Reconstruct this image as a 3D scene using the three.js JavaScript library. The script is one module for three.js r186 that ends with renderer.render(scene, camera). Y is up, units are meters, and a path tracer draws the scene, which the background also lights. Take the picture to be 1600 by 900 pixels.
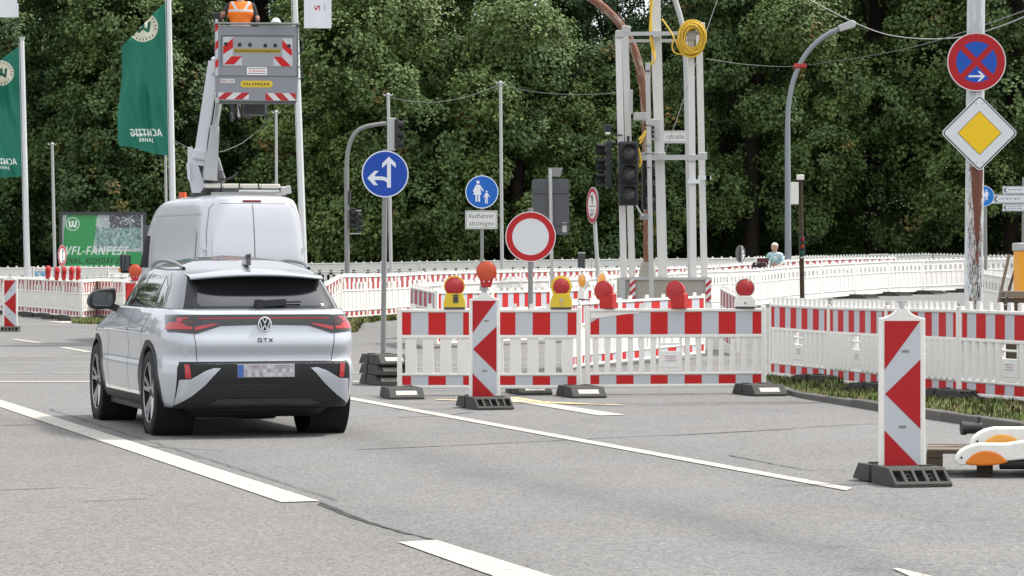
import * as THREE from 'three';
import { mergeGeometries } from 'three/addons/utils/BufferGeometryUtils.js';
import { RoundedBoxGeometry } from 'three/addons/geometries/RoundedBoxGeometry.js';
import { TessellateModifier } from 'three/addons/modifiers/TessellateModifier.js';
import { MarchingCubes } from 'three/addons/objects/MarchingCubes.js';
import { ImprovedNoise } from 'three/addons/math/ImprovedNoise.js';
import { Brush, Evaluator, SUBTRACTION } from 'three-bvh-csg';

// ---------------------------------------------------------------- camera, sky, sun, exposure
const scene = new THREE.Scene();
const F = 5000, CAMH = 1.5, HOR = 408;           // focal length in photo pixels, eye height, horizon row
const camera = new THREE.PerspectiveCamera(2 * Math.atan(450 / F) * 180 / Math.PI, 16 / 9, 0.5, 1200);
camera.position.set(0, CAMH, 0);
camera.lookAt(0, CAMH, -10);
camera.setViewOffset(1600, 900, 0, 450 - HOR, 1600, 900);

const renderer = new THREE.WebGLRenderer({ antialias: true });
renderer.toneMapping = THREE.LinearToneMapping;
renderer.toneMappingExposure = 1.86;
renderer.shadowMap.enabled = true;

const sunDir = new THREE.Vector3(0.62, 0.95, -0.22).normalize();   // towards the sun: right of the road, a little ahead
{
  const w = 512, h = 256, d = new Float32Array(w * h * 4);
  for (let j = 0; j < h; j++) for (let i = 0; i < w; i++) {
    const el = (j + 0.5) / h * Math.PI - Math.PI / 2, az = (i + 0.5) / w * 2 * Math.PI - Math.PI;
    const dx = Math.cos(el) * Math.cos(az), dy = Math.sin(el), dz = Math.cos(el) * Math.sin(az);
    const up = Math.max(0, dy);
    // thin bright overcast: a soft veil of cloud with faint texture
    const cl = 0.5 + 0.25 * Math.sin(dx * 5.1 / (up + 0.35) + 1.3) * Math.sin(dz * 4.3 / (up + 0.35)) + 0.2 * Math.sin(dx * 11 / (up + 0.3) + dz * 7 / (up + 0.3));
    const cosS = dx * sunDir.x + dy * sunDir.y + dz * sunDir.z;
    const glow = 0.55 * Math.pow(Math.max(0, cosS), 6);
    let L = 0.56 + 0.20 * up + 0.14 * (cl - 0.5) + glow;
    let r = L * 0.965, g = L * 0.99, b = L * 1.05;
    if (dy < 0) { r = 0.16; g = 0.16; b = 0.155; }
    const k = (j * w + i) * 4;
    d[k] = r; d[k + 1] = g; d[k + 2] = b; d[k + 3] = 1;
  }
  const t = new THREE.DataTexture(d, w, h, THREE.RGBAFormat, THREE.FloatType);
  t.mapping = THREE.EquirectangularReflectionMapping; t.magFilter = t.minFilter = THREE.LinearFilter;
  t.colorSpace = THREE.LinearSRGBColorSpace; t.needsUpdate = true;
  scene.background = t; scene.environment = t;
}
const sun = new THREE.DirectionalLight(new THREE.Color(1.0, 0.955, 0.88), 2.35);
sun.position.copy(sunDir).multiplyScalar(120).add(new THREE.Vector3(0, 0, -55)); sun.target.position.set(0, 0, -55);
sun.castShadow = true; sun.shadow.radius = 11; sun.shadow.mapSize.set(4096, 4096);
Object.assign(sun.shadow.camera, { left: -60, right: 60, top: 70, bottom: -70, near: 1, far: 300 });
scene.add(sun, sun.target);

// ---------------------------------------------------------------- helpers
let seed = 12345;
const rnd = () => { seed = (seed * 1664525 + 1013904223) >>> 0; return seed / 4294967296; };
const rr = (a, b) => a + (b - a) * rnd();
const noise = new ImprovedNoise();
const nz = (x, y, z = 0) => noise.noise(x, y, z);
const fbm = (x, y) => nz(x, y, 1.7) * 0.55 + nz(x * 2.1, y * 2.1, 5.2) * 0.3 + nz(x * 4.3, y * 4.3, 9.1) * 0.15;
const V = (x, y, z) => new THREE.Vector3(x, y, z);
const PX = (u, D) => (u - 800) / F * D;                       // image column at a distance -> metres to the right
const PY = (v, D) => CAMH - (v - HOR) / F * D;                // image row at a distance -> metres above the road
const sstep = (a, b, x) => { const t = Math.min(1, Math.max(0, (x - a) / (b - a))); return t * t * (3 - 2 * t); };
const lerp = (a, b, t) => a + (b - a) * t;

const used = {};
function numbered(n) { const b = n.replace(/_\d{3}$/, ''); const k = used[b] = (used[b] ?? -1) + 1; return k ? b + '_' + String(k).padStart(3, '0') : b; }
function clean(g) {
  g = g.index ? g.toNonIndexed() : g.clone();
  for (const k of Object.keys(g.attributes)) if (!['position', 'normal', 'uv', 'color'].includes(k)) g.deleteAttribute(k);
  if (!g.attributes.normal) g.computeVertexNormals();
  if (!g.attributes.uv) g.setAttribute('uv', new THREE.BufferAttribute(new Float32Array(g.attributes.position.count * 2), 2));
  g.morphAttributes = {}; g.clearGroups();
  return g;
}
function geoOf(gs) { if (!Array.isArray(gs)) return gs; if (gs.length === 1) return gs[0]; const m = mergeGeometries(gs.map(clean)); if (!m) throw new Error('merge'); return m; }
function obj(name, gs, m, parent) {
  const o = new THREE.Mesh(geoOf(gs), m); o.castShadow = o.receiveShadow = true;
  o.name = parent ? name : numbered(name); (parent ?? scene).add(o); return o;
}
function thing(name, label, category, pos = [0, 0, 0], turn = 0, group) {
  const o = new THREE.Group(); o.name = numbered(name); scene.add(o);
  o.position.set(...pos); o.rotation.y = turn; o.userData = { label, category }; if (group) o.userData.group = group; return o;
}
function tag(o, label, category, group) { o.userData.label = label; o.userData.category = category; if (group) o.userData.group = group; return o; }
function struct(name, gs, m) { const o = obj(name, gs, m); o.userData.kind = 'structure'; return o; }
function dup(root, pos, turn, label, group) {
  const r = root.clone(); r.name = numbered(root.name); scene.add(r); r.userData = { ...root.userData };
  r.position.set(...pos); if (turn !== undefined) r.rotation.y = turn; if (label) r.userData.label = label; if (group) r.userData.group = group; return r;
}
const T = (g, x = 0, y = 0, z = 0, rx = 0, ry = 0, rz = 0) => { g.applyMatrix4(new THREE.Matrix4().compose(V(x, y, z), new THREE.Quaternion().setFromEuler(new THREE.Euler(rx, ry, rz)), V(1, 1, 1))); return g; };
const box = (w, h, d, x = 0, y = 0, z = 0, rx = 0, ry = 0, rz = 0) => T(new THREE.BoxGeometry(w, h, d), x, y, z, rx, ry, rz);
const rbox = (w, h, d, r, x = 0, y = 0, z = 0, rx = 0, ry = 0, rz = 0) => T(new RoundedBoxGeometry(w, h, d, 2, Math.min(r, w / 2.01, h / 2.01, d / 2.01)), x, y, z, rx, ry, rz);
const cyl = (r0, r1, h, x = 0, y = 0, z = 0, n = 16, rx = 0, rz = 0) => T(new THREE.CylinderGeometry(r0, r1, h, n), x, y, z, rx, 0, rz);
function bar(a, b, r, n = 10, r2 = r) {                         // round bar from a to b
  const d = b.clone().sub(a), g = new THREE.CylinderGeometry(r2, r, d.length(), n);
  g.applyQuaternion(new THREE.Quaternion().setFromUnitVectors(V(0, 1, 0), d.clone().normalize())); const m = a.clone().add(b).multiplyScalar(0.5);
  return g.translate(m.x, m.y, m.z);
}
function beam(a, b, w, h) {                                     // square bar from a to b
  const d = b.clone().sub(a), g = new THREE.BoxGeometry(w, d.length(), h);
  g.applyQuaternion(new THREE.Quaternion().setFromUnitVectors(V(0, 1, 0), d.clone().normalize())); const m = a.clone().add(b).multiplyScalar(0.5);
  return g.translate(m.x, m.y, m.z);
}
const tube = (pts, r, seg = 40, n = 8) => new THREE.TubeGeometry(new THREE.CatmullRomCurve3(pts), seg, r, n, false);
function poly(pts) { const s = new THREE.Shape(); pts.forEach(([x, y], i) => i ? s.lineTo(x, y) : s.moveTo(x, y)); s.closePath(); return s; }
const prism = (pts, depth, bevel = 0) => new THREE.ExtrudeGeometry(poly(pts), { depth, bevelEnabled: bevel > 0, bevelThickness: bevel, bevelSize: bevel, bevelSegments: 2, curveSegments: 10 });
const ext = (shape, depth, bevel = 0, cs = 16) => new THREE.ExtrudeGeometry(shape, { depth, bevelEnabled: bevel > 0, bevelThickness: bevel, bevelSize: bevel, bevelSegments: 2, curveSegments: cs });
function rrect(x0, y0, w, h, r) {
  const s = new THREE.Shape(); s.moveTo(x0 + r, y0); s.lineTo(x0 + w - r, y0); s.absarc(x0 + w - r, y0 + r, r, -Math.PI / 2, 0); s.lineTo(x0 + w, y0 + h - r); s.absarc(x0 + w - r, y0 + h - r, r, 0, Math.PI / 2);
  s.lineTo(x0 + r, y0 + h); s.absarc(x0 + r, y0 + h - r, r, Math.PI / 2, Math.PI); s.lineTo(x0, y0 + r); s.absarc(x0 + r, y0 + r, r, Math.PI, 1.5 * Math.PI); return s;
}
const lathe = (pts, n = 28) => new THREE.LatheGeometry(pts.map(([x, y]) => new THREE.Vector2(x, y)), n);

// ---------------------------------------------------------------- textures and materials
const C = (r, g, b) => new THREE.Color().setRGB(r, g, b);
function noiseTex(size, fn, srgb = true) {
  const d = new Uint8Array(size * size * 4);
  for (let j = 0; j < size; j++) for (let i = 0; i < size; i++) { const c = fn(i, j), k = (j * size + i) * 4; d[k] = c[0]; d[k + 1] = c[1]; d[k + 2] = c[2]; d[k + 3] = 255; }
  const t = new THREE.DataTexture(d, size, size); t.wrapS = t.wrapT = THREE.RepeatWrapping; t.magFilter = THREE.LinearFilter; t.minFilter = THREE.LinearMipmapLinearFilter; t.generateMipmaps = true;
  if (srgb) t.colorSpace = THREE.SRGBColorSpace; t.needsUpdate = true; return t;
}
function canvasTex(w, h, draw) {
  const c = document.createElement('canvas'); c.width = w; c.height = h; const x = c.getContext('2d'); draw(x, w, h);
  const t = new THREE.CanvasTexture(c); t.colorSpace = THREE.SRGBColorSpace; t.needsUpdate = true; return t;
}
const mat = (r, g, b, rough = 0.6, o = {}) => new THREE.MeshStandardMaterial({ color: C(r, g, b), roughness: rough, side: THREE.DoubleSide, ...o });
// asphalt chippings: 2.4 m tile
const N1 = 1024, grain = new Float32Array(N1 * N1);
{
  const f2 = (i, j, p, s) => { // tileable value noise
    const n = N1 / p, x = i / p, y = j / p, x0 = Math.floor(x), y0 = Math.floor(y), fx = x - x0, fy = y - y0;
    const hsh = (a, b) => { let q = ((a % n + n) % n) * 374761393 + ((b % n + n) % n) * 668265263 + s * 974711; q = (q ^ (q >>> 13)) * 1274126177; return ((q ^ (q >>> 16)) >>> 0) / 4294967296; };
    const u = fx * fx * (3 - 2 * fx), v = fy * fy * (3 - 2 * fy);
    return lerp(lerp(hsh(x0, y0), hsh(x0 + 1, y0), u), lerp(hsh(x0, y0 + 1), hsh(x0 + 1, y0 + 1), u), v);
  };
  for (let j = 0; j < N1; j++) for (let i = 0; i < N1; i++) grain[j * N1 + i] = 0.5 * f2(i, j, 4, 1) + 0.3 * f2(i, j, 8, 2) + 0.2 * f2(i, j, 2, 3);
}
const asphaltMap = noiseTex(N1, (i, j) => { const g = grain[j * N1 + i]; let v = 188 + (g - 0.5) * 128; if (g > 0.8) v += 22; if (g < 0.24) v -= 30; return [v, v * 0.993, v * 0.98]; });
const grainMap = noiseTex(N1, (i, j) => { const v = grain[j * N1 + i] * 255; return [v, v, v]; }, false);
const M = {};
M.asphalt = new THREE.MeshStandardMaterial({ color: C(0.325, 0.322, 0.318), map: asphaltMap, bumpMap: grainMap, bumpScale: 0.004, roughness: 0.92, vertexColors: true });
M.soil = new THREE.MeshStandardMaterial({ color: C(0.075, 0.085, 0.035), map: asphaltMap, roughness: 1, bumpMap: grainMap, bumpScale: 0.02 });
M.paint = new THREE.MeshStandardMaterial({ color: C(0.52, 0.508, 0.485), map: noiseTex(512, (i, j) => { const g = grain[j * N1 + i]; const w = fbm(i / 60, j / 60); let v = 246 - (0.6 - g) * 46; if (g < 0.33 + w * 0.16) v -= 58; return [v, v * 0.985, v * 0.95]; }), bumpMap: grainMap, bumpScale: 0.002, roughness: 0.75 });
M.yellowPaint = mat(0.72, 0.55, 0.26, 0.8);
M.crack = mat(0.055, 0.053, 0.05, 0.95);
const dirtMap = noiseTex(512, (i, j) => { // weathered white plastic: scuffs and grime flecks
  let v = 247 + fbm(i / 40, j / 40) * 16; const s = fbm(i / 9 + 40, j / 60); if (s > 0.45) v -= 14; const g = grain[(j * 2) * N1 + i * 2]; v += (g - 0.5) * 12; if (g < 0.2) v -= 24; v = Math.min(252, v); return [v, v * 0.99, v * 0.96]; });
M.white = new THREE.MeshStandardMaterial({ color: C(0.88, 0.885, 0.885), map: dirtMap, roughness: 0.48, side: THREE.DoubleSide });
M.whiteOld = new THREE.MeshStandardMaterial({ color: C(0.80, 0.80, 0.78), map: dirtMap, roughness: 0.55, side: THREE.DoubleSide });
M.filmRed = mat(0.54, 0.008, 0.007, 0.7);
M.filmRedOld = mat(0.40, 0.055, 0.06, 0.55);
M.filmWhite = new THREE.MeshStandardMaterial({ color: C(0.52, 0.545, 0.575), roughness: 0.45, side: THREE.DoubleSide });
M.filmBack = new THREE.MeshStandardMaterial({ color: C(0.85, 0.86, 0.87), map: dirtMap, roughness: 0.5, side: THREE.DoubleSide });
M.rubber = new THREE.MeshStandardMaterial({ color: C(0.062, 0.061, 0.059), map: dirtMap, roughness: 0.85, bumpMap: grainMap, bumpScale: 0.004, side: THREE.DoubleSide });
M.rubberDark = mat(0.010, 0.010, 0.010, 0.95);
M.galv = new THREE.MeshStandardMaterial({ color: C(0.50, 0.52, 0.54), map: dirtMap, roughness: 0.5, metalness: 0.25, side: THREE.DoubleSide });
M.galvDark = new THREE.MeshStandardMaterial({ color: C(0.27, 0.28, 0.29), map: dirtMap, roughness: 0.55, metalness: 0.25, side: THREE.DoubleSide });
M.frameSteel = new THREE.MeshStandardMaterial({ color: C(0.70, 0.715, 0.735), map: dirtMap, roughness: 0.5, metalness: 0.0, side: THREE.DoubleSide });
M.steelDark = mat(0.06, 0.062, 0.065, 0.55, { metalness: 0.2 });
M.black = mat(0.014, 0.014, 0.015, 0.5);
M.blackGloss = new THREE.MeshPhysicalMaterial({ color: C(0.008, 0.008, 0.009), roughness: 0.12, clearcoat: 1, clearcoatRoughness: 0.04, side: THREE.DoubleSide });
M.rust = new THREE.MeshStandardMaterial({ color: C(1, 1, 1), map: noiseTex(256, (i, j) => { const a = fbm(i / 18, j / 42), b = fbm(i / 6 + 9, j / 6); if (a + 0.3 * b > 0.18) return [150, 140, 128]; return [124 + b * 40, 84 + b * 30, 66 + b * 26]; }), roughness: 0.85 });
M.wood = new THREE.MeshStandardMaterial({ color: C(1, 1, 1), map: noiseTex(256, (i, j) => { const a = fbm(i / 70, j / 5), b = fbm(i / 9, j / 3 + 30); const v = 128 + a * 60 + b * 26; return [v, v * 0.9, v * 0.78]; }), roughness: 0.9 });
M.woodDark = new THREE.MeshStandardMaterial({ color: C(0.35, 0.32, 0.29), map: M.wood.map, roughness: 0.95 });
M.lensRed = new THREE.MeshPhysicalMaterial({ color: C(0.48, 0.006, 0.010), roughness: 0.3, clearcoat: 0.5, clearcoatRoughness: 0.08, side: THREE.DoubleSide, bumpMap: grainMap, bumpScale: 0.002 });
M.lensAmber = new THREE.MeshPhysicalMaterial({ color: C(0.58, 0.065, 0.005), roughness: 0.3, clearcoat: 0.5, clearcoatRoughness: 0.08, side: THREE.DoubleSide });
M.lensYellow = new THREE.MeshPhysicalMaterial({ color: C(0.85, 0.36, 0.01), roughness: 0.2, clearcoat: 1, clearcoatRoughness: 0.08, side: THREE.DoubleSide });
M.lampYellow = mat(0.72, 0.52, 0.03, 0.45);
M.lampRed = mat(0.46, 0.010, 0.010, 0.4);
M.blue = mat(0.010, 0.09, 0.42, 0.4);
M.blueLight = mat(0.012, 0.17, 0.52, 0.4);
M.signWhite = mat(0.72, 0.74, 0.76, 0.42);
M.signRed = mat(0.52, 0.010, 0.014, 0.65);
M.signYellow = mat(0.90, 0.58, 0.008, 0.65);
M.signBlack = mat(0.012, 0.012, 0.012, 0.5);
M.signBack = mat(0.085, 0.09, 0.095, 0.55, { metalness: 0.1 });
M.yellowCable = mat(0.66, 0.43, 0.035, 0.5);
M.orange = mat(0.85, 0.36, 0.02, 0.5);
M.cable = mat(0.12, 0.13, 0.12, 0.6);

// ---------------------------------------------------------------- lie of the land
// fence runs: [column, row of the top rail, distance] of every joint
const RAIL = 0.965;
const runs = {
  near: [[1204, 474, 39.8], [1297, 479, 37.9], [1387, 481, 35.4], [1500, 483, 33.0], [1662, 489, 31.2]],
  left: [[-12, 433.5, 88.1], [15, 434.4, 86.2], [42, 435.4, 84.3], [70, 436.5, 82.4], [101, 438.3, 80.4], [127, 439.8, 78.5], [151, 437.9, 80.3], [177, 438.6, 79.0], [203, 440, 77.4], [232, 441, 75.8]],
  pit: [[642, 448, 56.5], [681, 456, 54.6], [768, 455, 56.4], [860, 453.5, 58.2], [925, 451, 59.6]],
  pitRight: [[880, 474, 43.0], [905, 473, 44.8], [968, 469, 45.8], [1100, 462, 49.4]],
  pitEnd: [[1127, 449.5, 53.5], [1153, 463, 50.8]],
  mid: [[485, 452, 63.4], [507, 446, 65.0], [533, 431, 66.8], [572, 430.5, 69.0], [617, 429.5, 71.4], [665, 427, 73.6], [712, 425.5, 75.6], [762, 424.5, 77.6], [812, 423.5, 79.6], [862, 422.5, 81.4], [912, 421.5, 83.2], [962, 420.5, 85], [1014, 419.5, 86.8], [1066, 418, 88.6], [1118, 416.5, 90.4], [1172, 412, 92.2], [1228, 407.5, 94], [1284, 405, 96], [1340, 403.5, 98], [1400, 402.5, 99.8]],
  corridor: [[644, 447, 58.6], [690, 443.5, 60.2], [752, 440.5, 61.8], [812, 438, 63.6], [857, 437, 65.4], [905, 435.5, 67.2], [955, 433, 69], [1005, 430, 71], [1052, 427, 73.2], [1098, 424, 75.4], [1140, 422.8, 77.8], [1188, 421, 80], [1230, 417, 82.2], [1282, 413.5, 84.6], [1336, 410.5, 87], [1388, 408, 89.4], [1442, 406.8, 91.4], [1508, 404.8, 92.8], [1576, 404, 93.6], [1645, 403.5, 94]],
  back: [[475, 411.5, 112], [569, 410.5, 112], [656, 409, 112], [745, 407.5, 112], [834, 406, 112], [924, 405, 112], [1014, 404.5, 112], [1104, 403.5, 112], [1180, 402.5, 113.2], [1240, 401.5, 114.8], [1296, 400.5, 116.2], [1356, 399, 117.4], [1390, 398.6, 116], [1457, 397.2, 117], [1528, 399.5, 117], [1610, 399.5, 117]],
  backLeft: [[-40, 418.5, 100], [51, 418, 100], [110, 418, 100.6], [168, 417, 101], [250, 416, 102], [340, 414, 105], [420, 412.5, 109]],
  side: [[1534, 426, 60], [1572, 432.5, 58.4], [1680, 431, 57]],
};
const ctrl = [];
for (const k in runs) for (const [u, v, D] of runs[k]) ctrl.push([PX(u, D), D, PY(v, D) - RAIL]);
for (let D = 0; D <= 56; D += 4) for (let x = -14; x <= 14; x += 4) { if (D > 28 && x > 2.6) continue; if (D > 48 && x > -3) continue; ctrl.push([x, D, 0]); }
for (let D = 60; D <= 92; D += 4) for (const x of [-22, -17, -8.6, -7]) ctrl.push([x, D, D > 80 ? 0.04 : 0.01]);
for (const x of [-30, -15, 0, 15, 30]) ctrl.push([x, 130, 0.6], [x, 150, 0.6]);
function elev(X, D) {
  if (D < 26) return 0;
  let s = 0, w = 0;
  for (const [x, d, e] of ctrl) { const q = (X - x) ** 2 + ((D - d) * 0.55) ** 2 + 0.02, k = 1 / (q * q); s += e * k; w += k; }
  return lerp(s / w, 0.6, sstep(120, 160, D)) * sstep(26, 31, D);
}
// kerb beside the right-hand verge, road side: [x, distance]
const kerb = [[3.02, 37.2], [3.13, 35.2], [3.72, 31.6], [4.10, 29.6], [4.45, 27.9], [5.0, 25.2], [5.6, 22]];
const kerbX = D => { if (D >= kerb[0][1]) return kerb[0][0]; for (let i = 0; i < kerb.length - 1; i++) if (D <= kerb[i][1] && D >= kerb[i + 1][1]) return lerp(kerb[i][0], kerb[i + 1][0], (kerb[i][1] - D) / (kerb[i][1] - kerb[i + 1][1])); return kerb.at(-1)[0] + (22 - D) * 0.2; };
const roadElev = (X, D) => { // carriageway stays level up to the kerb
  const e = elev(X, D); return e * sstep(50, 60, D); };
function sheet(xs, ds, yf, uvs = 1, colf) {
  const p = [], uv = [], col = [], idx = [], nx = xs.length;
  for (const D of ds) for (const X of xs) { p.push(X, yf(X, D), -D); uv.push(X * uvs, D * uvs); if (colf) col.push(...colf(X, D)); }
  for (let j = 0; j < ds.length - 1; j++) for (let i = 0; i < nx - 1; i++) { const a = j * nx + i; idx.push(a, a + 1, a + nx, a + 1, a + nx + 1, a + nx); }
  const g = new THREE.BufferGeometry(); g.setAttribute('position', new THREE.Float32BufferAttribute(p, 3)); g.setAttribute('uv', new THREE.Float32BufferAttribute(uv, 2));
  if (colf) g.setAttribute('color', new THREE.Float32BufferAttribute(col, 3)); g.setIndex(idx); g.computeVertexNormals(); return g;
}
const range = (a, b, s) => { const r = []; for (let x = a; x < b - 1e-6; x += s) r.push(x); r.push(b); return r; };
// ---------------------------------------------------------------- ground, carriageway, markings
struct('ground', sheet([-600, -200, -80, ...range(-50, 50, 2.5), 80, 200, 600], [-60, -20, ...range(0, 170, 3.4), 260, 700], (X, D) => roadElev(X, D) - 0.16, 0.4), M.soil);
const gp = (u, v) => { const D = 1.5 * F / (v - HOR); return [PX(u, D), D]; };        // a mark on the level carriageway
function distToPath(X, D, path) {
  let best = 1e9;
  for (let i = 0; i < path.length - 1; i++) {
    const [ax, ad] = path[i], [bx, bd] = path[i + 1], dx = bx - ax, dd = bd - ad, t = Math.min(1, Math.max(0, ((X - ax) * dx + (D - ad) * dd) / (dx * dx + dd * dd)));
    best = Math.min(best, Math.hypot(X - ax - t * dx, D - ad - t * dd));
  }
  return best;
}
const lineA = [gp(-400, 500), gp(0, 626), gp(468, 785), gp(655, 847), gp(815, 900), gp(1100, 1010)];
const tyre = [
  [[gp(420, 640), gp(560, 682), gp(762, 744), gp(931, 776), gp(1100, 813), gp(1370, 885), gp(1500, 930)], 0.30, 0.26],
  [[gp(700, 655), gp(1050, 720), gp(1600, 835)], 0.34, 0.11],
  [[gp(0, 650), gp(300, 715), gp(640, 830), gp(800, 900)], 0.30, 0.10],
  [[gp(300, 690), gp(480, 745), gp(760, 860), gp(850, 900)], 0.25, 0.06],
  [[gp(1050, 700), gp(1250, 730), gp(1600, 800)], 0.26, 0.06],
];
function roadColour(X, D) {
  let v = 1.02 + 0.13 * fbm(X * 0.35, D * 0.22) + 0.10 * fbm(X * 1.6 + 30, D * 0.9); { const st = fbm(X * 2.3 + 7, D * 1.7 + 3); if (st > 0.36) v -= 0.16 * sstep(0.36, 0.46, st); }
  for (const [p, w, a] of tyre) { if (D > 60) break; const q = distToPath(X, D, p) + 0.09 * nz(X * 3, D * 1.4, 3); v -= a * Math.exp(-((q / w) ** 2)) * (0.75 + 0.5 * fbm(X * 2.5, D * 0.7 + 9)); }
  // worn patch of old surfacing across the side road
  if (D > 45 && D < 78) v -= 0.10 * sstep(0.05, 0.2, fbm(X * 0.25 + 4, D * 0.30));
  let warm = 0; const l = lineA; for (let i = 0; i < l.length - 1; i++) if (D <= l[i][1] && D > l[i + 1][1]) { const x = lerp(l[i][0], l[i + 1][0], (l[i][1] - D) / (l[i][1] - l[i + 1][1])); warm = X < x ? 1 : 0; }
  const q = 0.02 * fbm(X * 0.8, D * 0.5);
  return [v * (0.990 + 0.018 * warm + q), v * (0.985 + 0.004 * warm), v * (0.985 - 0.036 * warm - q)];
}
struct('road', sheet([-120, -60, -40, ...range(-24, -8, 0.8), ...range(-7.8, 6.6, 0.12), ...range(7, 26, 1), 40, 90], [-50, -10, 8, ...range(13, 34, 0.12), ...range(34.4, 62, 0.4), ...range(63, 106, 1.2)], (X, D) => roadElev(X, D) + 0.0, 0.42, roadColour), M.asphalt);

function upward(g) {                                                             // faces wound so that they look up
  const ix = g.index, p = g.attributes.position;
  for (let i = 0; i < ix.count; i += 3) { const a = ix.getX(i), b = ix.getX(i + 1), c = ix.getX(i + 2), ux = p.getX(b) - p.getX(a), uz = p.getZ(b) - p.getZ(a), vx = p.getX(c) - p.getX(a), vz = p.getZ(c) - p.getZ(a); if (uz * vx - ux * vz < 0) { ix.setX(i + 1, c); ix.setX(i + 2, b); } }
  g.computeVertexNormals(); return g;
}
function ribbon(path, w0, w1 = w0, lift = 0.006, step = 0.3, jag = 0) {            // flat strip along [x, distance] points
  const pts = []; for (let i = 0; i < path.length - 1; i++) { const [ax, ad] = path[i], [bx, bd] = path[i + 1], n = Math.max(1, Math.ceil(Math.hypot(bx - ax, bd - ad) / step)); for (let k = 0; k < n; k++) pts.push([lerp(ax, bx, k / n), lerp(ad, bd, k / n)]); } pts.push(path.at(-1));
  const p = [], uv = [], idx = [];
  pts.forEach(([x, d], i) => {
    const a = pts[Math.max(0, i - 1)], b = pts[Math.min(pts.length - 1, i + 1)], L = Math.hypot(b[0] - a[0], b[1] - a[1]) || 1, nx = (b[1] - a[1]) / L, nd = -(b[0] - a[0]) / L, w = lerp(w0, w1, i / (pts.length - 1)) / 2 * (1 + jag * (rnd() - 0.5)), j = jag * 0.02 * (rnd() - 0.5);
    for (const s of [-1, 1]) { const X = x + nx * (w * s + j), D = d + nd * (w * s + j); p.push(X, roadElev(X, D) + lift, -D); uv.push(X * 0.7, D * 0.7); }
    if (i) { const k = i * 2; idx.push(k - 2, k, k - 1, k - 1, k, k + 1); }
  });
  const g = new THREE.BufferGeometry(); g.setAttribute('position', new THREE.Float32BufferAttribute(p, 3)); g.setAttribute('uv', new THREE.Float32BufferAttribute(uv, 2)); g.setIndex(idx); g.computeVertexNormals();
  return upward(g);
}
function quadMark(q, lift = 0.006) {                                             // four image corners of a painted mark
  const [a, b, c, d] = q.map(([u, v]) => gp(u, v)), p = [], uv = [], idx = [], n = 24;
  for (let i = 0; i <= n; i++) { const t = i / n; for (const [s, e] of [[a, d], [b, c]]) { const X = lerp(s[0], e[0], t), D = lerp(s[1], e[1], t); p.push(X, roadElev(X, D) + lift, -D); uv.push(X * 0.7, D * 0.7); } if (i) { const k = i * 2; idx.push(k - 2, k - 1, k, k - 1, k + 1, k); } }
  const g = new THREE.BufferGeometry(); g.setAttribute('position', new THREE.Float32BufferAttribute(p, 3)); g.setAttribute('uv', new THREE.Float32BufferAttribute(uv, 2)); g.setIndex(idx); g.computeVertexNormals();
  return upward(g);
}
const marks = [
  quadMark([[440, 786], [499, 784], [-330, 520], [-330, 524.5]]), quadMark([[775, 903], [868, 903], [682, 845], [622, 848.5]]), quadMark([[1424, 903], [1462, 903], [1402, 889], [1395, 890]]),
  quadMark([[1322, 767.5], [1333, 763.5], [545, 620.5], [540, 624]]), quadMark([[936, 650], [978, 649], [800, 622], [775, 623]]),
];
for (const [v, w, dash, off] of [[558.5, 0.12, 0.53, 0.0], [567.5, 0.12, 0.55, 0.42], [583, 0.12, 0.55, 0.15], [597, 0.30, 40, 0]]) {
  const D = 1.5 * F / (v - HOR); if (dash > 10) { marks.push(ribbon([[PX(-200, D), D], [PX(690, D), D + 0.12]], w)); continue; }
  for (let x = PX(-120, D) + off; x < PX(900, D); x += dash + 0.24) marks.push(ribbon([[x, D], [x + dash, D]], w));
}
for (const [a, b] of [[[21, 531], [66, 537.5]], [[97, 543], [140, 550.5]], [[-60, 519], [-15, 525.5]], [[172, 556], [215, 564]]]) marks.push(ribbon([gp(...a), gp(...b)], 0.14));
for (const [a, b] of [[[10, 494.2], [60, 494.6]], [[50, 499], [92, 499.6]], [[88, 504.6], [118, 507]]]) marks.push(ribbon([gp(...a), gp(...b)], 0.6));
for (const [a, b] of [[[560, 561], [625, 561]], [[640, 575], [900, 576]]]) marks.push(ribbon([gp(...a), gp(...b)], 0.14));
marks.forEach(g => struct('road_marking', g, M.paint));
for (const [a, b, w] of [[[683, 625.5], [968, 634], 0.11], [[800, 622], [858, 631], 0.1], [[830, 628], [945, 633.5], 0.07]]) struct('temporary_marking', ribbon([gp(...a), gp(...b)], w, w, 0.010), M.yellowPaint);
// cracks and joints in the surfacing
for (const [pts, w] of [
  [[[499, 785], [548, 806], [600, 824], [660, 840], [690, 846]], 0.026], [[[497, 788], [560, 813], [640, 836]], 0.02], [[[-10, 766.5], [60, 764], [100, 762.5], [150, 763]], 0.02], [[[130, 784], [200, 781], [230, 779]], 0.016],
  [[[556, 703], [700, 697], [847, 690], [960, 684], [1100, 678], [1240, 671]], 0.03], [[[1050, 681], [1200, 672], [1330, 664], [1420, 661]], 0.03], [[[620, 653], [690, 650], [740, 644]], 0.03], [[[560, 631], [760, 632], [960, 631], [1130, 629], [1260, 627]], 0.035],
  [[[1140, 712], [1200, 724], [1260, 735], [1330, 737]], 0.018], [[[150, 690], [260, 700], [340, 704]], 0.02],
]) struct('road_crack', ribbon(pts.map(p => gp(...p)), w, w * 0.7, 0.004, 0.12, 0.9), M.crack);
{ // edge of the left-hand line: the joint that runs along it
  struct('road_crack', ribbon([gp(60, 640), gp(180, 680), gp(300, 718), gp(420, 757), gp(500, 784)].map(([x, d]) => [x + 0.115, d]), 0.012, 0.010, 0.0085, 0.25, 0.8), M.crack);
}

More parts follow.
